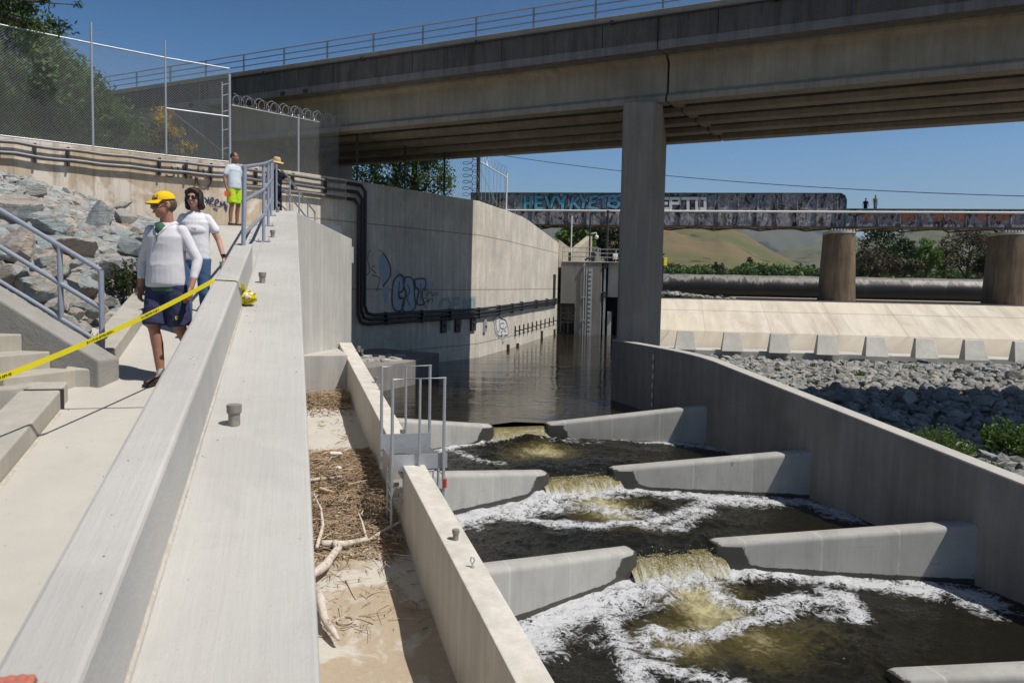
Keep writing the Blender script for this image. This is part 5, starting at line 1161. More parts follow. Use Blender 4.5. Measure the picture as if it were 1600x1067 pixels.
def leaves(n, blobs, size, seed, aspect=.5, shell=.5, up=.0):
    r = np.random.RandomState(seed); w = np.array([b[1][0] * b[1][1] * b[1][2] for b in blobs]); w = w / w.sum(); idx = r.choice(len(blobs), n, p=w)
    C = np.array([b[0] for b in blobs])[idx]; Rr = np.array([b[1] for b in blobs])[idx]
    d = r.normal(size=(n, 3)); d /= np.linalg.norm(d, axis=1)[:, None]; rad = (shell + (1 - shell) * r.rand(n)) ** .8
    rad *= 1 + (r.rand(n) - .5) * .35
    P = C + d * Rr * rad[:, None]
    # ragged: drop leaves by a coarse 3-D-ish noise so gaps show
    sc_ = 2.6 / max(.3, float(np.mean(Rr))); keep = (vnoise(P[:, 0] * sc_ + 7, P[:, 2] * sc_ + P[:, 1] * sc_ * .7, seed) > .30); P = P[keep]; m = len(P)
    a = r.normal(size=(m, 3)); a /= np.linalg.norm(a, axis=1)[:, None]; b = r.normal(size=(m, 3)); b[:, 2] *= .4; b -= a * (a * b).sum(1)[:, None]; b /= np.linalg.norm(b, axis=1)[:, None]
    s = size * (.6 + .8 * r.rand(m))[:, None]
    q = np.stack([P - a * s, P - b * s * aspect + a * s * .1, P + a * s, P + b * s * aspect + a * s * .1], 1).reshape(-1, 3)
    return q, m
def foliage(name, n, blobs, size, mat, parent, seed=1, aspect=.5, shell=.5):
    q, m = leaves(n, blobs, size, seed, aspect, shell); me = bpy.data.meshes.new(name)
    me.vertices.add(4 * m); me.vertices.foreach_set('co', q.reshape(-1).astype(np.float32)); me.loops.add(4 * m); me.loops.foreach_set('vertex_index', np.arange(4 * m, dtype=np.int32)); me.polygons.add(m); me.polygons.foreach_set('loop_start', np.arange(0, 4 * m, 4, dtype=np.int32)); me.polygons.foreach_set('loop_total', np.full(m, 4, np.int32)); me.update(calc_edges=True)
    return put(name, me, mat, parent)
def blobs_round(w, h, z0, n, seed, dx=0):
    r = random.Random(seed); out = [((dx, 0, z0 + h * .5), (w * .32, w * .3, h * .34))]
    for i in range(n):
        t = r.random(); ang = r.uniform(0, 6.28); k = math.sin(math.pi * (.18 + .72 * t)); rr = w * .34 * k * (.5 + .5 * r.random()); b = w * r.uniform(.12, .2)
        out.append(((dx + rr * math.cos(ang), rr * math.sin(ang), z0 + h * (.14 + .76 * t)), (b, b, b * .8)))
    return out
def tree(px, py_base, y, label, cat, w, h, n, size, mat, seed, zb=None, z0=.25, nb=12, group=None, trunk=.03, name='tree', blobs=None):
    p = at_y(px, py_base, y); p = Vector((p.x, p.y, p.z if zb is None else zb)); t = thing(name, label, cat, p, group=group)
    bl = blobs or blobs_round(w, h * (1 - z0), h * z0, nb, seed); foliage('crown', n, bl, size, M[mat], t, seed)
    b = MB(); tr = h * trunk; b.tube([(0, 0, -1), (tr * .5, 0, h * z0), (0, 0, h * (z0 + .35))], [tr, tr * .7, tr * .35], 7)
    rr = random.Random(seed)
    for c, _ in bl[1:9]: b.tube([(0, 0, h * z0 * rr.uniform(.6, 1.2)), (c[0] * .5, c[1] * .5, (h * z0 + c[2]) / 2), c], [tr * .45, tr * .28, tr * .08], 5)
    b.build('trunk', M['bark'], t); return t
# big tree behind the fence at the far left
t = thing('tree', 'large leafy tree behind the chain link fence at the far left', 'tree', (-19.5, 32.5, WZ - .6))
def LB(px, py, y, r): p = at_y(px, py, y); return ((p.x + 19.5, p.y - 32.5, p.z - WZ + .6), r)
bl = [LB(40, 150, 32, (2.6, 1.8, 2.2)), LB(110, 160, 32, (1.6, 1.5, 1.7)), LB(160, 180, 33, (1.2, 1.2, 1.2)), LB(20, 60, 32, (2.0, 1.5, 1.2)), LB(-40, 100, 32, (2.4, 1.6, 2.6)), LB(120, 210, 32.5, (1.8, 1.3, 1.2)), LB(60, 215, 32, (2.2, 1.4, 1.2)), LB(205, 215, 33, (.8, .8, 1.0)), LB(80, 110, 32, (1.3, 1.2, .9))]
foliage('crown', 46000, bl, .115, M['leaf_mid'], t, 3, .42, .3)
b = MB(); b.tube([(0, 0, -1), (.2, 0, 2), (.1, 0, 4)], [.3, .24, .14], 8)
for c, _ in bl[:6]: b.tube([(.1, 0, 2.0), (c[0] * .5, c[1] * .5, c[2] * .7), c], [.14, .09, .03], 6)
b.build('trunk', M['bark'], t)
p = at_y(40, 20, 26.5); t = thing('tree', 'dark overhanging branches of a tree in the top left corner', 'tree', (p.x - 4, p.y, WZ - .6)); o3 = Vector((p.x - 4, p.y, WZ - .6))
def L3(px, py, r): q = at_y(px, py, 26.5) - o3; return (tuple(q), r)
bl = [L3(-10, 5, (1.2, .8, .5)), L3(40, 10, (.7, .5, .35)), L3(85, 40, (.65, .5, .28)), L3(110, 55, (.3, .3, .16)), L3(30, 38, (.6, .5, .25)), L3(118, 8, (.35, .3, .12)), L3(70, 3, (.4, .4, .2)), L3(-60, 30, (1.0, .8, .8))]
foliage('crown', 4200, bl, .075, M['leaf_dark'], t, 8, .4, .1); b = MB(); b.tube([(0, 0, -1), (.3, 0, 4), (1, 0, bl[0][0][2])], [.25, .18, .08], 8)
for c, _ in bl: b.tube([(1, 0, bl[0][0][2]), tuple((Vector(c) + Vector((1, 0, bl[0][0][2]))) / 2 + Vector((0, 0, .1))), c], [.05, .03, .012], 5)
b.build('trunk', M['bark'], t)
t = thing('flowering_bush', 'bush with yellow flowers behind the chain link fence left of the brace post', 'bush', (-11.6, 31.8, WZ - .6)); o3 = Vector(t.location)
def L4(px, py, r, y=31.8): q = at_y(px, py, y) - o3; return (tuple(q), r)
foliage('flowers', 1500, [L4(255, 185, (.55, .4, .55)), L4(245, 215, (.45, .3, .4)), L4(290, 232, (.5, .3, .35)), L4(270, 205, (.5, .3, .4))], .045, M['leaf_yellow'], t, 4, .6, .1); foliage('leaves', 2600, [L4(255, 215, (.8, .5, .8)), L4(285, 235, (.7, .5, .4)), L4(225, 235, (.7, .5, .4))], .06, M['leaf_olive'], t, 5, .4, .1)
b = MB()
for c in ((-.3, 0, 1.6), (.2, 0, 1.8), (.6, 0, .9)): b.tube([(0, 0, -.5), (c[0] * .5, 0, c[2] * .6), c], [.04, .03, .01], 5)
b.build('stems', M['bark'], t)
# trees behind the river wall, seen under the bridge
t = thing('tree', 'broad green tree behind the river wall, under the road bridge', 'tree', (-6.5, 52, WZ - .6)); o3 = Vector(t.location)
def L5(px, py, r, y=52): q = at_y(px, py, y) - o3; return (tuple(q), r)
bl = [L5(560, 285, (1.6, 1.2, 1.3)), L5(600, 270, (1.6, 1.2, 1.6)), L5(650, 262, (1.8, 1.4, 1.8)), L5(680, 275, (1.3, 1.2, 1.3)), L5(695, 288, (.8, .8, .9)), L5(625, 290, (1.5, 1, 1)), L5(520, 275, (1.6, 1.2, 1.5)), L5(660, 225, (2.0, 1.6, 1.6)), L5(600, 225, (2, 1.6, 1.6))]
foliage('crown', 17000, bl, .11, M['leaf_mid'], t, 12, .45, .3); b = MB(); b.tube([(0, 0, -1), (0, 0, 3), (0, 0, 5)], [.3, .22, .1], 8)
for c, _ in bl[:7]: b.tube([(0, 0, 2), (c[0] * .5, 0, c[2] * .7), c], [.12, .08, .03], 5)
b.build('trunk', M['bark'], t)
tree(775, 318, 75, 'small pale bush behind the top of the sunlit wall', 'bush', 2.4, 2.6, 1300, .09, 'leaf_olive', 31, zb=5.0, z0=.05, name='bush'); tree(795, 316, 95, 'small dark green tree left of the rail bridge end', 'tree', 3, 4.2, 1200, .14, 'leaf_dark', 32, zb=5.0, z0=.1)
tree(955, 410, 120, 'dark tree glimpsed under the rail bridge left of the pillar', 'tree', 10, 10, 3500, .3, 'leaf_dark', 33, zb=1.5, z0=.1); tree(900, 400, 110, 'green tree under the rail bridge behind the wall dip', 'tree', 8, 8, 2500, .3, 'leaf_mid', 34, zb=1.5, z0=.1)
# trees beyond the dam on the right
TR_ = [(1372, 'wide dark evergreen tree behind the rail bridge, tallest on the right bank', 12.5, 11.5, 5200, 'leaf_dark', 150, 14), (1412, 'dark green tree just right of the tallest evergreen', 8, 9.6, 3200, 'leaf_dark', 152, 12), (1446, 'bright green tree between the dark evergreen and the bare tree', 6.5, 7.6, 2800, 'leaf_bright', 140, 12), (1475, 'light olive tree beside the bright green one', 6, 7.6, 1900, 'leaf_olive', 143, 10), (1510, 'wide half bare brown tree near the right pier', 12, 10.5, 4200, 'leaf_brown', 150, 16), (1552, 'half bare brown tree partly behind the right pier', 11, 10, 3200, 'leaf_brown', 158, 14), (1345, 'low dark green bush mass right of the left pier', 7, 6, 2400, 'leaf_dark', 160, 10), (1543, 'dark round bush low beside the right pier', 6, 5, 2200, 'leaf_dark', 128, 8), (1360, 'brownish bushy tree below the tall evergreen', 9, 5.5, 2200, 'leaf_brown', 140, 9), (1400, 'low brown shrub under the dark green tree', 6, 4.2, 1500, 'leaf_brown', 132, 7), (1600, 'dark tree at the right edge behind the pier', 12, 11, 3000, 'leaf_dark', 150, 12), (1425, 'low olive shrub at the foot of the bright green tree', 5, 3.6, 1200, 'leaf_olive', 128, 7)]
for i, (px, lb, w, h, n, mt, y, nb) in enumerate(TR_): tree(px, 425, y, lb, 'tree', w, h, n, .26, mt, 200 + i, zb=1.9, z0=.08, nb=nb, group='trees on the right bank beyond the dam')
# far row of trees along the plain
rg2 = random.Random(77); row = [(1048, 9, 11, 'leaf_olive', 'pale leafy tree just right of the pillar above the dam'), (1062, 8, 8, 'leaf_mid', 'green bush right of the pale leafy tree'), (1103, 15, 8, 'leaf_mid', 'round green tree in the far row under the hills'), (1118, 6, 12, 'leaf_dark', 'dark pointed tree, left of a pair in the far row'), (1127, 7, 12, 'leaf_dark', 'dark pointed tree, right of a pair in the far row'), (1150, 8, 9, 'leaf_dark', 'dark bushy tree left of the tallest cypress'), (1160, 7, 11, 'leaf_dark', 'dark tree leaning against the tallest cypress'), (1170, 6, 19, 'leaf_dark', 'tallest dark cypress in the far row'), (1193, 5, 10, 'leaf_dark', 'lone small dark cypress in the far row'), (1235, 14, 9, 'leaf_mid', 'round green tree near the left pier in the far row'), (1250, 9, 12, 'leaf_dark', 'dark tree beside the left pier in the far row'), (1270, 9, 12, 'leaf_dark', 'dark tree half hidden by the left pier')]
for i, (px, w, h, mt, lb) in enumerate(row): tree(px, 425, 330 + 12 * (i % 3), lb, 'tree', w * .62, h * .55, 1100, .45, mt, 300 + i, zb=4.5, z0=.03, nb=8 if h < 14 else 5, group='far row of trees below the hills')
bl = []
for i in range(90): px = 1030 + i * 6.8 + rg2.uniform(-3, 3); p = at_y(px, 425, 300 + rg2.uniform(0, 60)); s_ = rg2.uniform(2.0, 3.6); bl.append(((p.x, p.y, 4.6 + s_ * .5), (s_ * 1.4, s_, s_)))
tag(foliage('hedge_belt', 26000, bl, .8, M['leaf_mid'], None, 55, .5, .4), 'far continuous belt of low green scrub under the hills', 'scrub', kind='stuff')
# plants by the right wall and on the rock slope
def spray(name, lb, p, w, h, ns, mat, seed, leaf=.03, cat='bush', per=16):
    t = thing(name, lb, cat, p); r = random.Random(seed); st = MB(); lf = MB()
    for i in range(ns):
        a = r.uniform(0, 6.28); rr = w * .5 * math.sqrt(r.random()); top = Vector((rr * math.cos(a) * 1.25, rr * math.sin(a) * 1.25, h * (1 - .55 * (rr / (w * .5)) ** 2) * r.uniform(.65, 1.08))); b0 = Vector((rr * math.cos(a) * .6, rr * math.sin(a) * .6, 0)); st.tube([b0, (b0 + top) / 2 + Vector((0, 0, .02)), top], [.008, .006, .002], 4)
        for k in range(per):
            q = b0 + (top - b0) * (.25 + .75 * k / per); d = Vector((r.gauss(0, 1), r.gauss(0, 1), r.uniform(.1, 1.2))).normalized(); s_ = d.cross(Vector((r.gauss(0, 1), r.gauss(0, 1), r.gauss(0, 1)))).normalized(); L = leaf * r.uniform(.8, 1.8)
            lf.add([q, q + d * L * .5 + s_ * L * .22, q + d * L, q + d * L * .5 - s_ * L * .22], [(0, 1, 2, 3)])
    st.build('stems', M['bark'], t); lf.build('leaves', M[mat], t); return t
def at_right(px, py, dz=0):
    rr = ray(px, py); t_ = 8.0
    while t_ < 60 and (rr * t_).z > right_z((rr * t_).x, (rr * t_).y) + dz: t_ += .05
    return rr * t_
P = at_right(1462, 716); P.z -= .15
spray('bush', 'bright green feathery bush just behind the right wall', P, 1.7, 1.05, 300, 'leaf_bright', 1, .055, per=18); P2_ = P + F.a * -1.3 + F.n * .25; spray('bush', 'lower green weed patch right of the feathery bush', P2_, .9, .38, 90, 'leaf_mid', 2, .05)
P = at_right(1556, 708); spray('bush', 'taller leafy stem plant standing behind the wall near the right edge', P, .75, 1.15, 22, 'leaf_bright', 3, .11, per=20); P = at_right(1592, 712); spray('bush', 'leafy green bush at the right edge of the picture', P, 1.7, .9, 120, 'leaf_mid', 4, .10, per=16)
for i, (px, py, w) in enumerate(((1428, 578, 1.0), (1348, 588, .7), (1272, 574, .5), (1490, 572, .8))): spray('weed', ('small green weed tuft among the sunlit stones below the ' + ('seventh', 'sixth', 'fourth', 'last')[i] + ' wedge block'), at_right(px, py), w, .22, 26, 'leaf_mid', 20 + i, .09, 'weed', 10)
def at_left(px, py):
    rr = ray(px, py); t_ = 4.0
    while t_ < 60 and (rr * t_).z > rock_z((rr * t_).x, (rr * t_).y): t_ += .03
    return rr * t_
P = at_left(205, 462); spray('bush', 'dark leafy bush on the rocks beside the upper curb', P, .62, .5, 60, 'leaf_dark', 30, .045, per=18); P = at_left(138, 545); spray('weed', 'green weed growing between rocks by the stair railing', P, .32, .16, 22, 'leaf_mid', 31, .05, 'weed', 10)

# ================================================================== HILLS
def hill(name, d, depth, ridge, cols, seed, rough, base_z=6, bluish=0, k=160):
    pxs = np.array([r[0] for r in ridge]); pys = np.array([r[1] for r in ridge]); xs = np.linspace(pxs[0], pxs[-1], k); ysr = np.interp(xs, pxs, pys); n = 70; P = np.zeros((k, n, 3))
    ysr = np.convolve(np.pad(ysr, 4, mode='edge'), np.ones(9) / 9, 'valid')
    for i in range(k):
        top = at_y(xs[i], ysr[i], d)
        for j in range(n):
            t_ = j / (n - 1) * 1.5; y = d - depth * (1 - t_) if t_ <= 1 else d + depth * (t_ - 1); x = top.x * (y / d) * 1.0
            prof = (3 * t_ ** 2 - 2 * t_ ** 3) if t_ <= 1 else 1 - .6 * (t_ - 1); P[i, j] = (x, y, base_z + (top.z - base_z) * prof)
    f1 = np.abs(fbm(P[..., 0] * rough, P[..., 1] * rough * .35, seed, 5) - .5) * 2; f2 = fbm(P[..., 0] * rough * 4, P[..., 1] * rough * 4, seed + 5, 4) - .5
    tt = np.linspace(0, 1.5, n)[None, :]; P[..., 2] += (-(f1 - .3) * .60 + f2 * .14) * (P[..., 2] - base_z) * np.clip(1.0 - np.abs(tt - .55) / .62, 0, 1)
    t = NT(name + '_grass'); ob = t.tc.outputs['Object']; n1 = t.noise(ob, .0035 * 1200 / d, 7, .7, .6); n2 = t.noise(ob, .03 * 1200 / d, 6, .75); n3 = t.noise(t.map(ob, loc=(500, 90, 0)), .008 * 1200 / d, 5, .75, .5)
    c = t.mix(t.ramp(n1, [(.38, 0), (.62, 1)]), cols[0], cols[1]); c = t.mix(t.ramp(n3, [(.555, 0), (.60, cols[3])]), c, cols[2]); oak = t.noise(t.map(ob, loc=(90, 700, 0)), .022 * 1200 / d, 4, .7); c = t.mix(t.ramp(oak, [(.64, 0), (.67, .85)]), c, (.03, .045, .02)); c = t.mix(t.math('MULTIPLY', t.ramp(n2, [(.4, 0), (.7, 1)]), .3), c, sc(cols[0], .6))
    return tag(put('hill', grid_mesh(P[:, ::-1]), t.fin(c, .95, t.bump(n2, .6, 6), spec=.05)), kind='structure')
hill('near_hill', 1500, 800, [(880, 352), (980, 345), (1050, 350), (1090, 356), (1135, 361), (1165, 374), (1195, 392), (1230, 410), (1270, 424), (1300, 428)], [(.19, .135, .08), (.10, .115, .045), (.23, .14, .085), .8], 3, .006)
hill('mid_hill', 2600, 900, [(1120, 425), (1180, 408), (1225, 395), (1275, 384), (1320, 378), (1345, 382), (1390, 376), (1450, 362), (1530, 345), (1640, 340)], [(.10, .115, .06), (.145, .135, .08), (.03, .04, .03), .9], 9, .004)
hill('far_hill', 5200, 1900, [(800, 340), (900, 338), (1000, 330), (1080, 325), (1160, 336), (1240, 350), (1290, 362), (1340, 371), (1385, 379), (1440, 372), (1500, 362), (1640, 350)], [(.105, .10, .07), (.085, .095, .06), (.025, .035, .035), 1.0], 14, .0022)

# ================================================================== CHAIN LINK FENCES
def fence(name, label, pts, posts, h, mat_post, rail_z=(), mesh_h=None, coil=None, ext=0, sp=.064, wr=.0046, post_r=.035, z0=WZ, brace=None, meshmat='wire', barb=0):
    """pts: xy polyline along the top of the wall; posts: positions along it"""
    P = [Vector((p[0], p[1], z0)) for p in pts]; t = thing(name, label, 'fence', P[0]); L = P[0]
    cum = [0]
    for a, b in zip(P, P[1:]): cum.append(cum[-1] + (b - a).length)
    def pos(s, z=0):
        s = max(0, min(cum[-1], s))
        for i in range(len(P) - 1):
            if s <= cum[i + 1] + 1e-6: k = (s - cum[i]) / (cum[i + 1] - cum[i]); q = P[i].lerp(P[i + 1], k); return Vector((q.x, q.y, z0 + z)) - L
    for s, hh, r in posts: MB().tube([pos(s, 0), pos(s, hh)], r, 8).build('post', M[mat_post], t, smooth=50)
    mh = mesh_h or h
    for z in rail_z:
        MB().tube([pos(c, z) for c in np.unique(np.clip(np.array(cum), 0, cum[-1]))], .024, 8).build('rail', M[mat_post], t, smooth=50)
    b = MB(); Lt = cum[-1]; nrm = Vector((0, -1, 0)); 
    def wires(sg):
        s = -mh if sg > 0 else 0; end = Lt if sg > 0 else Lt + mh
        while s < end:
            # wire from (s,0) to (s+sg*mh, mh)
            k0 = 0; k1 = mh
            if sg > 0: k0 = max(0, -s); k1 = min(mh, Lt - s)
            else: k0 = max(0, s - Lt); k1 = min(mh, s)
            if k1 - k0 > .02:
                # split where the plan bends
                ks = [k0, k1] + [abs(c - s) for c in cum[1:-1] if k0 < (c - s) * sg < k1]; ks.sort(); pp = [pos(s + sg * k, k + .04) for k in ks]
                for a, c in zip(pp, pp[1:]):
                    d = (c - a).normalized(); u = d.cross(Vector((0, 1, 0))).normalized() * wr; v = d.cross(u).normalized() * wr
                    b.add([a + u, a - u * .5 + v * .87, a - u * .5 - v * .87, c + u, c - u * .5 + v * .87, c - u * .5 - v * .87], [(0, 1, 4, 3), (1, 2, 5, 4), (2, 0, 3, 5)])
            s += sp * 1.414
    wires(1); wires(-1); b.build('chain_link', M[meshmat], t)
    if coil:
        s0, s1, zc, rc, pitch = coil; q = [];
        n = int((s1 - s0) / pitch * 18)
        for i in range(n): a = 2 * math.pi * i / 18; s = s0 + (s1 - s0) * i / n; dd = (pos(s + .05) - pos(s - .05) if .1 < s < Lt - .1 else pos(.2) - pos(0)).normalized(); q.append(pos(s, zc + rc * math.cos(a)) + dd * rc * .75 * math.sin(a) + Vector((dd.y, -dd.x, 0)) * rc * .5 * math.cos(a * .5))
        bb = MB(); bb.tube(q, .009, 4)
        for p in q[::2]: bb.box(p, (.05, .008, .02), rg.uniform(0, 3), M=Matrix.Rotation(rg.uniform(0, 3), 3, 'Y'))
        bb.build('razor_coil', M['galv'], t)
    if barb:
        for z in (h + .2, h + .42, h + .65)[:barb]: MB().tube([pos(s, z - .03 * math.sin(s * 2.1) ** 2) for s in np.linspace(0, Lt, 40)], .0022, 3).build('barbed_wire', M['darksteel'], t)
    return t, pos, cum
def wpt(px, off=-.12): return on_wall(px, 440, off)[0]
def w_s(px, pts): p = wpt(px); return p
fp = [wpt(px) for px in (-62, 3, 75, 151, 210, 264, 315, 363)]
c1 = [0]
for a, b in zip(fp, fp[1:]): c1.append(c1[-1] + (b - a).xy.length)
t, pos, cum = fence('chain_link_fence', 'tall galvanised chain link fence on the tan wall at the left', [(p.x, p.y) for p in fp], [(c1[0], 4.2, .035), (c1[1], 4.25, .035), (c1[3], 4.25, .04), (c1[5], 4.15, .035), (c1[7], 3.35, .055)], 3.55, 'galv', rail_z=(3.55, .05), barb=3)
MB().tube([pos(c1[5], 1.75), pos(c1[7], 1.75)], .026, 8).build('brace_rail', M['galv'], t, smooth=50); MB().tube([pos(c1[5] + .3, 1.6), pos(c1[7] - .05, .25)], .008, 5).build('truss_rod', M['galv'], t)
b = MB(); b.tube([pos(c1[7] - .28, .1), pos(c1[7] - .28, 3.0)], .025, 8); 
for z in (.5, 1.2, 1.9, 2.5, 2.9): b.tube([pos(c1[7] - .28, z), pos(c1[7], z + .1)], .018, 6)
b.build('tension_hardware', M['galv'], t)
fp2 = [wpt(px) for px in (366, 398, 430, 469, 500, 531)]; c2 = [0]
for a, b in zip(fp2, fp2[1:]): c2.append(c2[-1] + (b - a).xy.length)
fence('chain_link_fence', 'lower chain link fence topped with a razor wire coil, right of the thick post', [(p.x, p.y) for p in fp2], [(c2[3], 2.35, .045)], 2.25, 'galv', rail_z=(2.2,), coil=(.05, c2[5] - .05, 2.42, .21, .27))
fp3 = [wpt(px) for px in (532, 560, 600, 634, 665, 695, 722, 748)]; c3 = [0]
for a, b in zip(fp3, fp3[1:]): c3.append(c3[-1] + (b - a).xy.length)
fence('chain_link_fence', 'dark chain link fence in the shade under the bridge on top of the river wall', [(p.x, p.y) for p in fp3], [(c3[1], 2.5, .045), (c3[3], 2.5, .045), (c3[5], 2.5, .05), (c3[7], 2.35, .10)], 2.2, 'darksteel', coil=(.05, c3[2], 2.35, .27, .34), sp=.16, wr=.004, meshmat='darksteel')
# end gate frame with hanging razor coils
q0 = wpt(748); q1 = at_y(791, 318, q0.y + 5.5); gf = thing('wire_gate', 'pale steel end gate with hanging razor wire on top of the river wall', 'gate', (q0.x, q0.y, WZ)); L0 = Vector(gf.location)
tp = lambda k, z: Vector((q0.x + (q1.x - q0.x) * k, q0.y + (q1.y - q0.y) * k, WZ + z)) - L0
MB().tube([tp(1, 0), tp(1, 2.35)], .055, 8).build('post', M['white'], gf, smooth=50); MB().tube([tp(0, 2.15), tp(1, 2.02)], .04, 8).build('rail', M['white'], gf, smooth=50); MB().tube([tp(0, 1.9), tp(.62, .25)], .015, 5).build('truss_rod', M['galv'], gf); b = MB()
for k in np.linspace(.1, .9, 7): b.tube([tp(k, .1), tp(k + .02 * math.sin(k * 30), 2.1)], .012, 4)
b.build('hanging_wire', M['galv'], gf)
for s_, px in enumerate((731, 743)):
    p = wpt(px); q = []
    for i in range(7 * 16): a = 2 * math.pi * i / 16; q.append(Vector((p.x + .22 * (1.2 if s_ == 0 else .7) * math.cos(a), p.y + .1 * math.sin(a), WZ + .1 + 2.3 * i / 112 + .16 * math.sin(a))) - L0)
    MB().tube(q, .015, 4).build('razor_coil', M['darksteel'], gf)
q = []
for i in range(8 * 16): a = 2 * math.pi * i / 16; k = .05 + .95 * i / 128; v = tp(k, 2.4 + .24 * math.cos(a)); v.x += .18 * math.sin(a); q.append(v)
MB().tube(q, .010, 4).build('razor_coil', M['galv'], gf)

# ================================================================== DEBRIS IN THE SIDE CHANNEL
M['twig'] = None
t = NT('dry_sticks'); ge = t.n('ShaderNodeNewGeometry'); c = t.ramp(ge.outputs['Random Per Island'], [(0, (.20, .135, .085)), (.3, (.36, .255, .16)), (.55, (.52, .40, .27)), (.8, (.27, .18, .11)), (1, (.66, .55, .42))]); M['twig'] = t.fin(c, .9, t.bump(t.noise(t.tc.outputs['Object'], 60, 4, .7), .5, .01), spec=.15)
M['drift'] = simple('bleached_driftwood', (.56, .50, .44), .85, 0, .18, 20, .7, dirt=(.30, .19, .12))
def twigs(name, label, n, samp, hmax, L0_, L1_, r0_, seed, dirp=None):
    r = random.Random(seed); b = MB()
    for i in range(n):
        l, a, dens = samp(r); z = sand_z(a) + .02 + hmax * dens * r.random() ** 1.3; p = F.p(l, a, z); L = L0_ + (L1_ - L0_) * r.random() ** 2.5; an = r.gauss(0, 1.15) + (0 if dirp is None else dirp); d = Vector((math.cos(an), math.sin(an), r.gauss(0, .13))).normalized(); m_ = p + d * L * .5 + Vector((r.gauss(0, 1), r.gauss(0, 1), r.gauss(0, .6))) * L * .13
        e = p + d * L; rr = r0_ * r.uniform(.4, 1.3) * (1 if L < .5 else 1.4)
        if e.dot(F.n) > 2.18: e = e - F.n * (e.dot(F.n) - 2.18); m_ = (p + e) / 2
        b.tube([p, p.lerp(e, .3) + (m_ - (p + e) / 2) * .8, m_, e], [rr, rr * .9, rr * .8, rr * .4], 4)
    return tag(b.build(name, M['twig']), label, 'sticks', kind='stuff')
def smp(a0, a1, l0, l1, edge=.35):
    def f(r):
        a = r.uniform(a0, a1); l = r.uniform(l0, l1); k = min(1, (a - a0) / edge, (a1 - a) / edge); return l, a, max(.15, k)
    return f
twigs('stick_pile', 'matted pile of brown sticks and reeds against the far cross wall', 2600, smp(18.7, 20.05, -.2, 2.14, .4), .24, .05, .45, .009, 1); twigs('stick_pile', 'long matted pile of brown sticks and reeds in the middle of the side channel', 8800, smp(11.5, 15.9, .1, 2.14, .7), .13, .04, .58, .0068, 2, .1)
twigs('loose_twigs', 'thin scatter of twigs on the silt around the ladder foot', 200, smp(9.6, 11.6, .3, 2.1, .3), .05, .05, .5, .007, 3); twigs('loose_twigs', 'few dark twigs on the bare floor between the two stick piles', 70, smp(14.6, 17.8, 1.2, 2.0, .3), .03, .04, .4, .008, 4)
# chips and bark
b = MB(); r = random.Random(9)
for i in range(1500):
    a = r.choice((r.uniform(11.4, 15.0), r.uniform(18.1, 20))); l = r.uniform(.05, 2.1); p = F.p(l, a, sand_z(a) + .12 * r.random()); b.box(p, (r.uniform(.02, .09), r.uniform(.01, .04), .006), M=Matrix.Rotation(r.uniform(0, 6), 3, 'Z') @ Matrix.Rotation(r.gauss(0, .5), 3, 'X'))
tag(b.build('bark_chips', M['twig']), 'brown bark chips scattered over the stick piles', 'chips', kind='stuff')
def on_sand(px, py, dz=0):
    rr = ray(px, py); t_ = 3.0
    while t_ < 30 and (rr * t_).z > sand_z((rr * t_).dot(F.a)) + dz: t_ += .02
    return rr * t_
def logf(lb, pts, rad, mat='drift', name='driftwood'):
    P = [on_sand(px, py, dz) for px, py, dz in pts]; 
    b = MB(); PP = []; RR = []
    for i in range(len(P) - 1):
        for k in range(5): t_ = k / 5; PP.append(P[i].lerp(P[i + 1], t_) + Vector((vnoise(i + t_, 3, 1) - .5, 0, float(vnoise(i * 2 + t_ * 3, 5, 2)) - .5)) * rad[i] * .8); RR.append((rad[i] * (1 - t_) + rad[i + 1] * t_) * (.92 + .16 * float(vnoise(i * 1.3 + t_ * 1.3, 1, 5))))
    PP.append(P[-1]); RR.append(rad[-1]); b.tube(PP, RR, 10); return b, P
b, P = logf('', [(482, 903, .22), (510, 880, .20), (530, 855, .18), (524, 846, .2)], [.05, .066, .058, .046]); b2, _ = logf('', [(505, 848, .16), (540, 848, .14), (574, 842, .12)], [.058, .052, .04]); b.add(b2.v, b2.f); b2, _ = logf('', [(496, 855, .16), (505, 820, .22), (502, 795, .26), (490, 770, .3)], [.03, .025, .018, .01]); b.add(b2.v, b2.f); b2, _ = logf('', [(574, 842, .12), (566, 815, .25), (560, 800, .3)], [.02, .015, .008]); b.add(b2.v, b2.f)
tag(b.build('driftwood', M['drift'], smooth=True), 'thick forked bleached driftwood branch at the near end of the stick pile', 'driftwood')
b, P = logf('', [(497, 915, .22), (503, 940, .22), (508, 965, .18), (522, 985, .16), (530, 999, .14)], [.035, .064, .055, .042, .02]); tag(b.build('driftwood', M['drift'], smooth=True), 'peeling bleached driftwood piece lying on the silt, nearest the camera', 'driftwood')
for pts, lb in (([(575, 845, .1), (600, 828, .12), (625, 815, .2)], 'grey branch leaning towards the foot of the ladder'), ([(484, 750, .2), (520, 745, .2), (534, 744, .16)], 'pale straight stick lying across the middle pile'), ([(500, 762, .2), (520, 768, .16)], 'short dark thick stick on the middle pile')):
    b, P = logf('', pts, [.03, .028, .02]); tag(b.build('branch', M['drift' if 'dark' not in lb else 'twig'], smooth=True), lb, 'branch')
for pts, lb in (([(526, 891, .02), (562, 902, .02)], 'short dark twig lying level on the pale silt patch'), ([(541, 905, .05), (556, 936, .02)], 'dark split twig standing out on the silt')):
    b, P = logf('', pts, [.012, .008]); tag(b.build('twig', M['twig']), lb, 'twig')
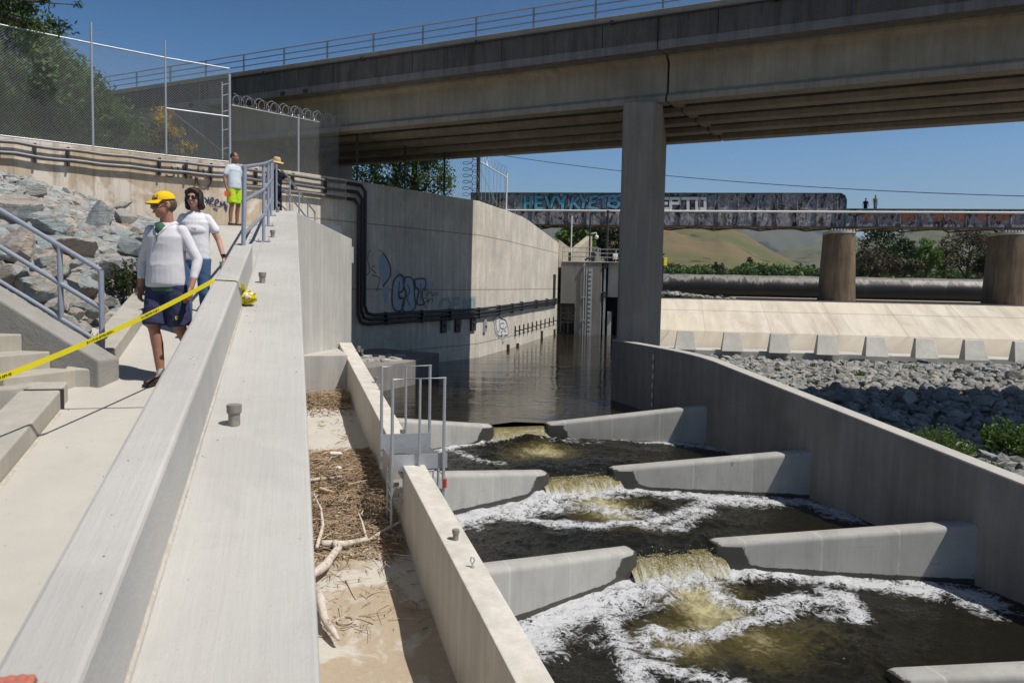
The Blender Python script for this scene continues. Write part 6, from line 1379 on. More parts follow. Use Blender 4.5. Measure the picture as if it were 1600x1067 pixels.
p = on_sand(518, 711, .16); t_ = thing('plastic_bottle', 'small white plastic bottle with an orange cap lying on the stick pile', 'bottle', p, -.1); b = MB(); b.tube([(-.02, 0, .03), (.16, .02, .03), (.2, .02, .03)], [.038, .038, .02], 12); bo_ = b.build('bottle', M['white'], t_, smooth=50); b = MB(); b.tube([(-.055, 0, .03), (-.02, 0, .03)], .028, 10); b.build('cap', simple('orange_plastic', (.7, .15, .04), .4), bo_, smooth=50)
p = on_sand(529, 731, .14); b = MB(); b.ball(p, (.06, .05, .04), 7); tag(b.build('foam_lump', M['white'], smooth=True), 'small white lump of foam on the stick pile below the bottle', 'foam lump')
p = on_sand(539, 933 + 36, .02); b = MB(); q = [(p.x + .10 * math.cos(a), p.y + .10 * math.sin(a), p.z) for a in np.linspace(0, 2 * math.pi, 24)]; b.tube(q, .01, 6, cap=False); tag(b.build('plastic_ring', M['drift'], smooth=True), 'pale ring lying half buried in the silt', 'ring')

# ================================================================== GRAFFITI
def text_geo(s, w, h, origin, right, up, mat, name, parent, off=0.0, extr=.002, shear=0.0, space=1.0, lift=0.0):
    cu = bpy.data.curves.new('txt', 'FONT'); cu.body = s; cu.offset = off; cu.shear = shear; cu.space_character = space; cu.resolution_u = 3
    ob = bpy.data.objects.new('txt', cu); COL.objects.link(ob); bpy.context.view_layer.update(); dg = bpy.context.evaluated_depsgraph_get(); me = bpy.data.meshes.new_from_object(ob.evaluated_get(dg)); bpy.data.objects.remove(ob)
    co = np.array([v.co[:] for v in me.vertices]); mn = co.min(0); mx = co.max(0); right = Vector(right); up = Vector(up); nrm = right.cross(up)
    pl_ = Vector((0, 0, 0)) if parent is None else Vector(parent.matrix_world.translation if parent.parent is None else (0, 0, 0)); pl_ = Vector(parent.location) if parent is not None else pl_
    for v, c in zip(me.vertices, co):
        u = (c[0] - mn[0]) / (mx[0] - mn[0]) * w; k = (c[1] - mn[1]) / (mx[1] - mn[1]) * h; v.co = Vector(origin) + right * u + up * k + nrm * lift - pl_
    me.name = name; return put(name, me, mat, parent)
gb = simple('graffiti_blue', (.10, .42, .54), .5, 0, .2, 3); gk = simple('graffiti_black', (.032, .034, .042), .5); gw = simple('graffiti_white', (.66, .66, .64), .55, 0, .2, 4); gv = simple('graffiti_slate_blue', (.12, .32, .46), .5, 0, .3, 4); gp = simple('graffiti_pale_blue', (.34, .42, .50), .55, 0, .15, 5); gt = simple('graffiti_faded_teal', (.26, .36, .38), .6, 0, .3, 5); go = simple('graffiti_orange', (.42, .16, .10), .6, 0, .3, 4)
zq = lambda py, px: at_y(px, py, (Q.p(wpx(px), RU)).y).z
def gtext(s, x0, x1, y0, y1, fill, line, **k):
    w0, w1 = wpx(x0), wpx(x1); z1 = zq(y0, (x0 + x1) / 2); z0 = zq(y1, (x0 + x1) / 2)
    text_geo(s, (w1 - w0) * 1.015, (z1 - z0) * 1.06, Q.p(w0 - .02, RU - .014, z0 - .10), Q.n, (0, 0, 1), line, 'graffiti_outline', rb, off=.085, lift=.0, **k)
    text_geo(s, w1 - w0, z1 - z0, Q.p(w0, RU - .022, z0), Q.n, (0, 0, 1), fill, 'graffiti_letters', rb, off=.045, lift=.0, **k)
plate('graffiti_background', wpx(812), wpx(970), rbz2 - .1, rbz1 - .08, RU - .008, gk, .004)

plate('graffiti_background', wpx(1024), wpx(1104), rbz2 - .05, rbz1 - .25, RU - .008, gk, .004)
gtext('70', 1348, 1361, 335, 347, go, M['graff'])
for i, x in enumerate((1405, 1460, 1487, 1528, 1555)): gtext('SEES'[i % 4:] + 'EZ'[:1 + i % 2], x, x + 24, 334, 346, go, M['graff'])
r = random.Random(3)
def strokes(name, pts, width, mat, parent, off=.02, onf=None, join=True):
    """painted stroke given as picture points on a wall"""
    b = MB(); Lp = Vector(parent.location) if parent.type == 'EMPTY' else Vector((0, 0, 0)); P = []
    for px, py in pts: p, d, nrm = (onf or on_wall)(px, py, off); P.append((p, d, nrm))
    for i in range(len(P) - 1):
        a, d, nrm = P[i]; a = a + nrm * .0007 * i; c = P[i + 1][0] + nrm * .0007 * i; dd = (c - a)
        if dd.length < 1e-5: continue
        dd.normalize(); s = nrm.cross(dd).normalized() * width * .5; e = dd * width * .25; b.add([a - s - e - Lp, a + s - e - Lp, c + s + e - Lp, c - s + e - Lp], [(0, 3, 2, 1)])
    return b.build(name, mat, parent)
z6 = lambda L: [(800 + x / 4, 280 + y / 4) for x, y in L]
RBS = [(gb, .30, [[(82, 108), (82, 190)], [(118, 108), (118, 190)], [(82, 150), (118, 150)], [(150, 108), (150, 188)], [(150, 114), (192, 114)], [(150, 149), (184, 149)], [(150, 184), (192, 184)], [(212, 110), (238, 184)], [(238, 184), (266, 110)], [(284, 110), (302, 152)], [(302, 152), (334, 110)], [(322, 128), (314, 190)]]),
 (gv, .30, [[(382, 116), (366, 188)], [(416, 116), (388, 150), (422, 188)], [(430, 104), (450, 145), (474, 108)], [(450, 145), (442, 180)], [(494, 108), (482, 180)], [(494, 112), (530, 106)], [(488, 146), (524, 140)], [(482, 178), (536, 186)], [(540, 118), (600, 104)], [(572, 110), (576, 178)], [(612, 108), (602, 166)], [(612, 110), (640, 104)], [(606, 138), (640, 134)], [(682, 102), (640, 112), (650, 134), (676, 152), (652, 178), (612, 168)]]),
 (gw, .30, [[(920, 118), (920, 190)], [(918, 122), (976, 122)], [(920, 152), (970, 152)], [(920, 186), (976, 186)], [(992, 190), (992, 122)], [(990, 122), (1046, 122)], [(1046, 120), (1046, 154)], [(992, 152), (1048, 152)], [(1062, 122), (1140, 122)], [(1100, 122), (1100, 190)], [(1154, 120), (1154, 188)], [(1150, 122), (1210, 122)], [(1206, 120), (1206, 188)], [(1150, 186), (1210, 186)]])]
kk_ = 0
for mt_, wd_, segs in RBS:
    for pas, (m_2, w_2, o_2) in enumerate(((gk, wd_ + .17, .014), (mt_, wd_, .05))):
        for sg in segs:
            kk_ += 1; oo_ = o_2 + .0008 * kk_
            def on_rb(px, py, off, oo_=oo_): w_0 = wpx(px, py); zz_ = zq(py, px); return Q.p(w_0, RU - oo_, zz_), Q.n, -Q.a
            strokes('graffiti_outline' if pas == 0 else 'graffiti_letter', z6(sg), w_2, m_2, rb, onf=on_rb)
def fillp(name, pts, mat, parent, off=.012):
    b = MB(); Lp = Vector((0, 0, 0)); cx = sum(p[0] for p in pts) / len(pts); cy = sum(p[1] for p in pts) / len(pts); V = [on_wall(cx, cy, off)[0]] + [on_wall(px, py, off)[0] for px, py in pts]; n = len(pts); b.add(V, [(0, 1 + i, 1 + (i + 1) % n) for i in range(n)]); return b.build(name, mat, parent)
def smooth(pts, k=5):
    out = []; n = len(pts)
    for i in range(n - 1):
        p_ = pts[max(i - 1, 0)]; a = pts[i]; b = pts[i + 1]; q = pts[min(i + 2, n - 1)]
        for j in range(k):
            t = j / k; out.append(tuple(.5 * (2 * a[c] + (b[c] - p_[c]) * t + (2 * p_[c] - 5 * a[c] + 4 * b[c] - q[c]) * t * t + (3 * a[c] - p_[c] - 3 * b[c] + q[c]) * t ** 3) for c in (0, 1)))
    return out + [pts[-1]]
zm = lambda L, s=4, ox=540, oy=380: [(ox + x / s, oy + y / s) for x, y in L]
Cc = smooth(zm([(335, 195), (300, 235), (290, 310), (290, 380), (310, 420), (345, 420), (362, 380), (360, 345), (335, 345), (330, 310), (350, 300), (362, 270), (358, 215), (335, 195)])); Sc = smooth(zm([(370, 210), (405, 215), (425, 250), (430, 330), (436, 390), (415, 420), (370, 430), (352, 400), (365, 350), (375, 310), (362, 270), (370, 210)])); Tc = smooth(zm([(432, 225), (495, 225), (496, 280), (480, 290), (478, 340), (490, 380), (445, 380), (450, 330), (455, 290), (432, 270), (432, 225)]))
for c_ in (Cc, Sc, Tc): fillp('graffiti_fill', c_, gp, rwall); strokes('graffiti_outline', c_, .075, gk, rwall)
for L in ([(335, 240), (330, 330)], [(385, 260), (400, 300), (380, 340), (400, 390)], [(468, 250), (466, 360)]): strokes('graffiti_line', smooth(zm(L)), .05, gk, rwall)
F1 = smooth(zm([(215, 75), (245, 65), (262, 110), (275, 160), (272, 215), (240, 265), (225, 230), (210, 170), (215, 75)])); fillp('graffiti_fill', F1, gp, rwall); strokes('graffiti_line', smooth(zm([(235, 65), (270, 125), (278, 200), (232, 270)])), .07, gk, rwall); fillp('graffiti_fill', smooth(zm([(100, 60), (130, 50), (130, 110), (110, 135), (98, 110), (100, 60)])), gp, rwall); fillp('graffiti_fill', smooth(zm([(500, 240), (545, 240), (548, 275), (500, 285), (500, 240)])), gp, rwall); fillp('graffiti_fill', smooth(zm([(232, 280), (270, 270), (262, 350), (240, 370), (232, 280)])), gp, rwall)
for L in ([(490, 300), (510, 290), (505, 330), (530, 300), (540, 330), (560, 310), (575, 325)], [(490, 340), (515, 350), (500, 370), (540, 345), (535, 380)], [(480, 370), (500, 400), (520, 360)], [(150, 40), (135, 100), (150, 170), (130, 200)], [(205, 40), (235, 60)], [(160, 200), (210, 220), (190, 300)], [(180, 140), (160, 160), (190, 190)]): strokes('graffiti_scribble', smooth(zm(L)), .035, gk, rwall)
for L in ([(585, 400), (600, 355), (640, 350), (655, 385), (640, 420), (600, 430)], [(672, 345), (668, 425)], [(672, 350), (712, 345)], [(672, 380), (705, 378)], [(735, 430), (738, 350), (755, 385), (770, 348), (772, 425)], [(785, 425), (788, 345), (805, 345), (806, 425), (786, 390)], [(645, 470), (648, 540)], [(712, 420), (722, 520)]): strokes('graffiti_faded', zm(L), .19, gt, rwall)
U1 = smooth(zm([(920, 475), (935, 465), (950, 450), (965, 470), (995, 480), (1010, 520), (1012, 570), (990, 575), (985, 615), (978, 620), (978, 575), (955, 580), (935, 550), (930, 500), (920, 475)])); fillp('graffiti_fill', U1, gw, rwall); strokes('graffiti_outline', U1, .05, gk, rwall)
for L in ([(935, 475), (945, 545), (958, 550), (960, 480)], [(990, 500), (965, 505), (968, 530), (985, 535), (970, 560)], [(1005, 520), (990, 540), (1000, 555)]): strokes('graffiti_line', smooth(zm(L)), .045, gk, rwall)
for L in ([(212, 582), (224, 582), (217, 605)], [(285, 625), (298, 625), (296, 645)], [(350, 630), (362, 630), (362, 665)], [(480, 630), (482, 665)], [(540, 620), (560, 620), (545, 645)], [(600, 630), (610, 640), (600, 665)]): strokes('chalk_number', zm(L), .03, gw, rwall)
# pale tag on the tan wall end and the HeeM tag
for L in ([(1362, 610), (1395, 580), (1425, 575), (1440, 590), (1475, 600), (1478, 650), (1410, 640), (1362, 610)],): fillp('graffiti_fill', smooth(zm(L, 4.444, 200, 220)), gw, bank if WALL[5][0] > -7.5 else rwall)
for L in ([(530, 392), (568, 440)], [(560, 395), (548, 440)], [(535, 425), (566, 412)], [(572, 425), (592, 412), (588, 398), (574, 405), (575, 440), (600, 445)], [(605, 435), (628, 425), (622, 408), (606, 418), (610, 455), (632, 458)], [(640, 462), (644, 425), (655, 450), (668, 425), (672, 470)], [(678, 440), (680, 490), (688, 450)], [(592, 470), (620, 485)]): strokes('graffiti_tag', smooth(zm(L, 4.444, 200, 220)), .042, simple('marker_blue', (.03, .045, .10), .5) if L[0] == (530, 392) else bpy.data.materials['marker_blue'], bank, off=.02)
gr_ = simple('faded_brown_spray', (.17, .10, .075), .7, 0, .2, 6)
for L in ([(265, 235), (280, 250), (320, 240), (300, 180)], [(345, 185), (350, 250)], [(380, 170), (400, 260), (385, 200), (440, 260), (430, 200)], [(450, 210), (470, 240), (460, 320), (445, 370)], [(490, 170), (480, 280), (520, 330), (570, 300), (580, 230)], [(520, 200), (540, 260), (570, 210)]): strokes('graffiti_tag', smooth(zm(L, 4.444, 200, 220)), .05, gr_, bank, off=.02)

# ================================================================== TAPE
A_ = D.slope(336, 437, -1.345 + .004, .1663); E0 = D.slope(371, 439, -1.345 + .004, .1663)
Bn = at_y(-60, 612, 5.0)
tp_ = thing('barrier_tape', 'yellow barrier tape stretched from the parapet across the front of the walking man', 'tape', A_); L0 = Vector(A_)
n = 60; P = np.zeros((n, 2, 3))
for i in range(n):
    t = i / (n - 1); c = A_.lerp(Bn, t) + Vector((0, 0, -.05 * 4 * t * (1 - t))) - L0; w = .021
    d = (Bn - A_).normalized(); s = d.cross(Vector((0, 0, 1))).normalized(); v0 = (tosun - d * tosun.dot(d)).normalized(); v = v0 * math.cos(R(30)) + d.cross(v0) * math.sin(R(30)); P[i, 0] = c - v * w; P[i, 1] = c + v * w
ts_ = put('tape_strip', grid_mesh(P), M['yellow'], tp_)
r = random.Random(1)
for seg in ((.30, .38), (.50, .60), (.86, .91)):
    b = MB(); i = seg[0]
    while i < seg[1]:
        k = i * (n - 1); j = int(k); f_ = k - j; lo = Vector(P[j, 0]).lerp(Vector(P[j + 1, 0]), f_); hi = Vector(P[j, 1]).lerp(Vector(P[j + 1, 1]), f_); d = (Bn - A_).normalized() * .014; nn = (hi - lo).cross(d).normalized() * .003
        if nn.y > 0: nn = -nn
        a1 = lo.lerp(hi, .3) + nn; a2 = lo.lerp(hi, .7) + nn
        sh = r.choice((0, 1, 2))
        b.add([a1, a1 + d * .35, a2 + d * .35, a2], [(0, 1, 2, 3)])
        if sh: b.add([a2, a2 + d, a2.lerp(a1, .25) + d, a2.lerp(a1, .25)], [(0, 1, 2, 3)])
        if sh > 1: b.add([a1, a1 + d, a1.lerp(a2, .25) + d, a1.lerp(a2, .25)], [(0, 1, 2, 3)])
        i += .0062
    b.build('printed_letters', M['blackprint'], ts_)
ballp = D.slope(385, 478, -1.7, .1663) + Vector((0, 0, .085))
q = [A_, E0.lerp(A_, .5) + Vector((0, 0, .003)), E0 + Vector((0, 0, .004)), E0 + D.n * .02 + Vector((0, 0, -.02)), E0.lerp(ballp, .5) + Vector((.01, 0, .05)), ballp + Vector((-.03, 0, .07))]; P = np.zeros((len(q), 2, 3))
for i, c in enumerate(q): v = D.a * .03 if i < 4 else (D.a * .02 + D.n * .018); P[i, 0] = c - v - L0; P[i, 1] = c + v - L0
put('tape_strip', grid_mesh(P), M['yellow'], tp_)
bt_ = thing('tape_roll', 'crumpled yellow ball of barrier tape lying on the deck beside the parapet', 'tape ball', ballp)
b = MB(); r = random.Random(6)
for k in range(46):
    ax = Vector((r.gauss(0, 1), r.gauss(0, 1), r.gauss(0, 1))).normalized(); u = ax.orthogonal().normalized(); v = ax.cross(u); rr = r.uniform(.055, .088); a0 = r.uniform(0, 6); off_ = ax * r.uniform(-.04, .04); pts = []
    for j in range(8):
        a = a0 + j * .28; c = u * math.cos(a) + v * math.sin(a); e = ax * .016; o_ = math.sqrt(max(.0001, rr ** 2 - off_.length ** 2)); pc_ = c * o_ * r.uniform(.93, 1.05) + off_; pc_ = Vector((pc_.x * 1.25, pc_.y, pc_.z * .85)); pts += [pc_ - e, pc_ + e]
    b.add(pts, [(2 * j, 2 * j + 1, 2 * j + 3, 2 * j + 2) for j in range(7)])
b.build('tape_wraps', M['yellow'], bt_); b = MB(); b.ball((0, 0, 0), (.085, .07, .058), 8); b.build('roll_core', simple('dark_yellow', (.45, .36, .02), .5, 0, .3, 40), bt_, smooth=True); b = MB(); b.ball((.02, -.055, .015), (.03, .02, .03), 6); b.ball((.055, -.045, .035), (.025, .02, .02), 6); b.build('white_core', M['white'], bt_, smooth=True)

# grit on the deck, ramp and steps
b = MB(); r = random.Random(12)
for i in range(170):
    if i < 60: a = r.uniform(1.5, 19); l = -.5 + .57 * r.random() ** 1.6; z = deck_z(a)
    elif i < 140: a = r.uniform(2, 19); l = -.76 - 1.05 * r.random(); l = -1.84 + .25 * r.random() ** 2 if r.random() < .5 else l; z = ramp_z(a)
    else: a = r.uniform(1.2, 10); l = r.uniform(-.71, -.52); z = par_z(a)
    s_ = r.uniform(.0012, .003) * (1 + a * .12); b.box(D.p(l, a, z + s_ * .4), (s_ * 1.6, s_, s_), M=Matrix.Rotation(r.uniform(0, 6), 3, 'Z') @ Matrix.Rotation(r.uniform(0, 6), 3, 'X'))
tag(b.build('grit', simple('dark_grit', (.16, .13, .10), .9, 0, .4, 50)), 'tiny dark grit and crumbs scattered over the deck and the ramp', 'grit', kind='stuff')
# ================================================================== PEOPLE
def skin_mat(name, col):
    t = NT(name); o = t.tc.outputs['Object']; n = t.noise(o, 22, 5, .7); c = t.mix(n, sc(col, .82), sc(col, 1.15)); t.b.inputs['Subsurface Weight'].default_value = .08; t.b.inputs['Subsurface Radius'].default_value = (.01, .004, .002); t.b.inputs['Subsurface Scale'].default_value = .5
    return t.fin(c, .5, t.bump(n, .15, .004), spec=.35)
def cloth_mat(name, col, nz=.06, weave=0):
    t = NT(name); o = t.tc.outputs['Object']; n = t.noise(o, 9, 5, .7); w = t.noise(t.map(o, scale=(1, 1, .35)), 14, 4, .65, 1.2); c = t.mix(n, sc(col, 1 - nz), sc(col, 1 + nz))
    return t.fin(c, .88, t.bump(w, .3, .010), spec=.15)
def skull(b, c, M3, s=1.0):
    f = lambda v: c + M3 @ (Vector(v) * s)
    b.ball(f((0, .012, .02)), (.076 * s, .096 * s, .10 * s), 12, M3); b.ball(f((0, -.018, -.035)), (.066 * s, .078 * s, .085 * s), 10, M3); b.ball(f((0, -.045, -.088)), (.040 * s, .042 * s, .030 * s), 8, M3)
    b.tube([f((0, -.088, .018)), f((0, -.112, -.022)), f((0, -.096, -.034))], [.009 * s, .0145 * s, .010 * s], 8); b.ball(f((0, -.104, -.026)), (.0165 * s, .012 * s, .010 * s), 6, M3)
    for k in (-1, 1): b.ball(f((.077 * k, .012, -.008)), (.010 * s, .021 * s, .032 * s), 6, M3); b.ball(f((.033 * k, -.072, -.032)), (.022 * s, .018 * s, .022 * s), 6, M3)
    b.ball(f((0, -.094, -.060)), (.024 * s, .012 * s, .008 * s), 6, M3); b.ball(f((0, -.078, .030)), (.055 * s, .018 * s, .014 * s), 6, M3)
def cap_(b, p, q, r0, r1): b.tube([p, p.lerp(q, .5), q], [r0, (r0 + r1) / 2 * 1.03, r1], 12); b.ball(p, r0, 7); b.ball(q, r1, 7)
def hand(b, w, d, side, curl=.5, s=1.0):
    """w wrist, d direction of the hand, side: palm-side sideways vector"""
    d = d.normalized(); sd = (side - d * side.dot(d)).normalized(); n = d.cross(sd)
    M3 = Matrix((sd, n, d)).transposed(); pc = w + d * .045 * s; b.ball(pc, (.038 * s, .016 * s, .052 * s), 8, M3)
    for i, (o, L) in enumerate(((-.028, .070), (-.010, .080), (.009, .076), (.027, .060))):
        a = pc + sd * o * s + d * .040 * s; k = a + (d * math.cos(curl * .6) + n * math.sin(curl * .6)) * L * .5 * s; e = k + (d * math.cos(curl * 1.7) + n * math.sin(curl * 1.7)) * L * .5 * s
        b.tube([a - d * .01, a, k, e], [.0095 * s, .0092 * s, .0086 * s, .007 * s], 8); b.ball(e, .0072 * s, 5)
    a = pc - sd * .030 * s - d * .02 * s; k = a - sd * .022 * s + d * .022 * s + n * .012 * s; e = k + d * .028 * s + n * .010 * s; b.tube([a, k, e], [.013 * s, .0105 * s, .008 * s], 8); b.ball(e, .008 * s, 5)
def remesh(b, name, mat, parent, vox=.01, it=4, wr=0, seed=0, wscale=9):
    me = bpy.data.meshes.new('tmp'); me.from_pydata(b.v, [], b.f); o = bpy.data.objects.new('tmp', me); COL.objects.link(o)
    m = o.modifiers.new('r', 'REMESH'); m.mode = 'VOXEL'; m.voxel_size = vox; s = o.modifiers.new('s', 'SMOOTH'); s.factor = .5; s.iterations = it
    bpy.context.view_layer.update(); dg = bpy.context.evaluated_depsgraph_get(); out = bpy.data.meshes.new_from_object(o.evaluated_get(dg)); bpy.data.objects.remove(o)
    if wr:
        n = len(out.vertices); co = np.zeros(n * 3); no = np.zeros(n * 3); out.vertices.foreach_get('co', co); out.vertex_normals.foreach_get('vector', no) if hasattr(out, 'vertex_normals') else None
        co = co.reshape(-1, 3); no = no.reshape(-1, 3); k = fbm(co[:, 0] * wscale + co[:, 2] * wscale * .9 + 30, co[:, 2] * wscale * 1.3 - co[:, 0] * 4 + co[:, 1] * wscale, seed, 2) - .5
        co = co + no * (np.abs(k) * -2 + .35)[:, None] * wr; out.vertices.foreach_set('co', co.reshape(-1))
    out.name = name; out.materials.clear(); out.shade_smooth(); return put(name, out, mat, parent)
def person(label, loc, H, yaw, skin, spec, hy=0, hp=0, hr=0, group=None):
    k = H / 1.78; t = thing('person', label, 'person', loc, yaw, group); V = lambda x, y, z: Vector((x * k, y * k, z * k)); vox = spec.get('vox', .009)
    w = spec.get('w', 1.0); lean = spec.get('lean', 0)
    sh = {s: V(.180 * s * w, .01 - lean, 1.43) for s in (-1, 1)}; el = {s: V(*spec.get('elbow', {}).get(s, (.245 * s * w, .03, 1.13))) for s in (-1, 1)}; wr_ = {s: V(*spec.get('wrist', {}).get(s, (.262 * s * w, -.05, .88))) for s in (-1, 1)}
    hip = {s: V(.088 * s, 0, .92) for s in (-1, 1)}; kn = {s: V(*spec.get('knee', {}).get(s, (.10 * s, -.03, .50))) for s in (-1, 1)}; an = {s: V(*spec.get('ankle', {}).get(s, (.105 * s, .02, .085))) for s in (-1, 1)}
    hc = V(0, -.03 - lean * 1.25, 1.655); HM = Matrix.Rotation(hy, 3, 'Z') @ Matrix.Rotation(hp, 3, 'X') @ Matrix.Rotation(hr, 3, 'Y')
    b = MB(); skull(b, hc, HM, k); cap_(b, V(0, .02 - lean, 1.45), hc + HM @ V(0, .015, -.07), .062 * k, .055 * k)
    b.loft([(0, 0, .86 * k, .13 * k, .09 * k), (0, 0, .95 * k, .15 * k, .10 * k), (0, -lean * .5 * k, 1.15 * k, .135 * k * w, .095 * k), (0, -lean * k, 1.34 * k, .155 * k * w, .10 * k), (0, -lean * k, 1.45 * k, .12 * k, .07 * k)], 16)
    for s in (-1, 1):
        cap_(b, sh[s] - V(.03 * s, 0, .02), el[s], .046 * k, .037 * k); cap_(b, el[s], wr_[s], .038 * k, .024 * k)
        hd = (wr_[s] - el[s]).normalized() + V(*spec.get('hdir', {}).get(s, (0, -.1, -.3))); hand(b, wr_[s], hd, V(0, s * -1.0 * (1 if s > 0 else 1), 0) if not spec.get('hside') else V(*spec['hside']), spec.get('curl', .55), k)
        cap_(b, hip[s], kn[s], .078 * k, .055 * k); mid = kn[s].lerp(an[s], .35); cap_(b, kn[s], mid + V(0, .015, 0), .050 * k, .053 * k); cap_(b, mid + V(0, .015, 0), an[s], .052 * k, .034 * k); b.ball(kn[s] + V(0, -.012, 0), .047 * k, 7)
        fd = Vector((.18 * s, -1, 0)).normalized(); b.tube([an[s], an[s] + fd * .05 * k - V(0, 0, .035), an[s] + fd * .14 * k - V(0, 0, .055)], [.036 * k, .036 * k, .028 * k], 8)
    remesh(b, 'body', skin, t, vox * .8, 3)
    b = MB(); b.ball(hc + HM @ V(0, -.1045, -.0615), (.021 * k, .006 * k, .0055 * k), 6, HM); b.build('mouth', simple('lips', (.30, .10, .08), .5), t, smooth=True) if vox < .012 else None
    # shirt
    sp = spec['shirt']; b = MB(); hem = sp.get('hem', .90); bx = sp.get('belly', .0)
    b.loft([(0, 0, hem * k, .172 * k * w, .118 * k + bx), (0, -bx * .5, (hem + .03) * k, .178 * k * w, .122 * k + bx), (0, -bx * .6 - lean * .3 * k, 1.06 * k, .172 * k * w, .120 * k + bx), (0, -lean * .7 * k, 1.22 * k, .172 * k * w, .120 * k + bx * .4), (0, -lean * k, 1.36 * k, .186 * k * w, .118 * k), (0, .005 - lean * k, 1.43 * k, .150 * k * w, .095 * k), (0, .01 - lean * k, 1.475 * k, .100 * k, .075 * k), (0, .01 - lean * k, 1.495 * k, .075 * k, .066 * k)], 24)
    for s in (-1, 1):
        L = sp['sleeve']; cap_(b, sh[s] - V(.035 * s, 0, .015), sh[s].lerp(el[s], min(1, L)), .057 * k, (.044 if L > 1 else .058) * k)
        if L > 1: cap_(b, el[s], el[s].lerp(wr_[s], L - 1), .044 * k, .036 * k)
    if 'bust' in sp:
        b.ball(V(0, -.045, 1.265), (.150 * k, .095 * k, .095 * k), 10)
    remesh(b, 'shirt', sp['mat'], t, vox, 3, sp.get('wr', .010), 3, sp.get('ws', 7))
    # trousers
    tr = spec['pants']; b = MB(); b.loft([(0, 0, .83 * k, .165 * k, .110 * k), (0, 0, .90 * k, .168 * k, .112 * k), (0, 0, .985 * k, .155 * k, .108 * k)], 20)
    for s in (-1, 1):
        L = tr['len']; r0, r1, r2 = tr.get('r', (.098, .094, .06)); e = hip[s].lerp(kn[s], min(1, L)); b.tube([hip[s], hip[s].lerp(e, .5), e], [r0 * k, (r0 + r1) / 2 * k, r1 * k], 16)
        if L > 1: b.tube([kn[s], kn[s].lerp(an[s], L - 1)], [r1 * k, r2 * k], 16); b.ball(kn[s], r1 * k, 8)
    remesh(b, 'shorts' if tr['len'] <= 1 else 'trousers', tr['mat'], t, vox, 2, tr.get('wr', .008), 7)
    # shoes
    for s in (-1, 1):
        b = MB(); fd = Vector((.18 * s, -1, 0)).normalized(); M3 = Matrix((fd.cross(Vector((0, 0, 1))), -fd, Vector((0, 0, 1)))).transposed()
        c = an[s] + fd * .06 * k; b.ball(Vector((c.x, c.y, an[s].z - .045 * k)), (.050 * k, .145 * k, .042 * k), 8, M3); b.ball(an[s] + fd * -.01 - V(0, 0, .02), (.044 * k, .055 * k, .055 * k), 8, M3); b.box(Vector((c.x, c.y, an[s].z - .074 * k)), (.084 * k, .26 * k, .022 * k), M=M3)
        remesh(b, 'shoe', spec['shoe'], t, max(.008, vox), 2)
        if spec.get('sock'): b = MB(); b.tube([an[s] + V(0, 0, -.02), an[s] + V(0, 0, .07)], [.042 * k, .041 * k], 14); b.build('sock', spec['sock'], t, smooth=50)
    return t, hc, HM, k, wr_, an
hairm = simple('dark_hair', (.030, .020, .015), .45, 0, .35, 60, .6); hairg = simple('brown_grey_hair', (.10, .07, .05), .5, 0, .35, 60, .6); lens = simple('black_sunglasses', (.008, .008, .010), .12, 0, .1, 5, 0, spec=.8)
def glasses(t, hc, HM, k, lensm=None, wrap=0):
    b = MB(); b.tube([hc + HM @ (Vector(p) * k) for p in ((-.083, .01, .010), (-.074, -.062, .014), (-.03, -.094, .014), (0, -.100, .013), (.03, -.094, .014), (.074, -.062, .014), (.083, .01, .010))], .0042 * k, 6); fr = b.build('sunglasses', lens, t)
    for s in (-1, 1):
        b = MB(); b.ball(hc + HM @ Vector((.035 * s, -.092, .004)) * k, (.032 * k, .014 * k, .022 * k), 8, HM @ Matrix.Rotation(R(18) * s, 3, 'Z')); b.build('lens', lensm or lens, fr, smooth=True)
sk1 = skin_mat('tanned_skin', (.42, .205, .135)); sk2 = skin_mat('pinkish_skin', (.50, .28, .20)); sk3 = skin_mat('brown_skin', (.30, .15, .095))
white_c = cloth_mat('white_cotton', (.72, .71, .73)); lite = cloth_mat('pale_lilac_grey_pullover', (.64, .62, .64)); green_c = cloth_mat('green_tshirt', (.06, .13, .09)); navy = cloth_mat('navy_shorts', (.045, .048, .10)); jeans = cloth_mat('blue_jeans', (.075, .14, .26)); lime = cloth_mat('lime_shorts', (.42, .62, .03)); dnavy = cloth_mat('dark_navy_shirt', (.012, .014, .024)); hiv = cloth_mat('green_vest', (.07, .13, .045)); shoeb = simple('brown_black_shoes', (.035, .02, .018), .6); red_c = cloth_mat('red_shirt', (.35, .05, .06)); sand_m = simple('sandals', (.05, .03, .02), .7)
def ground(x, y): a = Vector((x, y, 0)).dot(D.a); return ramp_z(a) if a < 20.25 else LZ
# man in the yellow cap
x, y = -3.245, 7.47; z = ground(x, y) + .0
t, hc, HM, k, wr, an = person('walking man in a yellow cap, pale pullover and navy shorts, nearest on the ramp', (x, y, z), 1.79, R(-12), sk1, dict(w=1.08, shirt=dict(mat=lite, sleeve=1.62, hem=.90, belly=.018, wr=.012, ws=3.6), pants=dict(mat=navy, len=.90, r=(.104, .108, .08), wr=.010), shoe=shoeb, sock=cloth_mat('white_sock', (.65, .65, .65)), elbow={-1: (-.285, .05, 1.14), 1: (.300, .04, 1.15)}, wrist={-1: (-.275, .0, .90), 1: (.305, -.07, .90)}, knee={-1: (-.085, -.07, .51), 1: (.12, .03, .50)}, ankle={-1: (-.055, -.02, .07), 1: (.13, .26, .17)}, vox=.008), hy=R(-34), hp=R(8), hr=0)
glasses(t, hc, HM, k)
b = MB(); f = lambda v: hc + HM @ (Vector(v) * k)
b.ball(f((0, .040, .0)), (.080 * k, .080 * k, .078 * k), 10, HM); remesh(b, 'hair', hairg, t, .007, 2, .004, 2, 60)
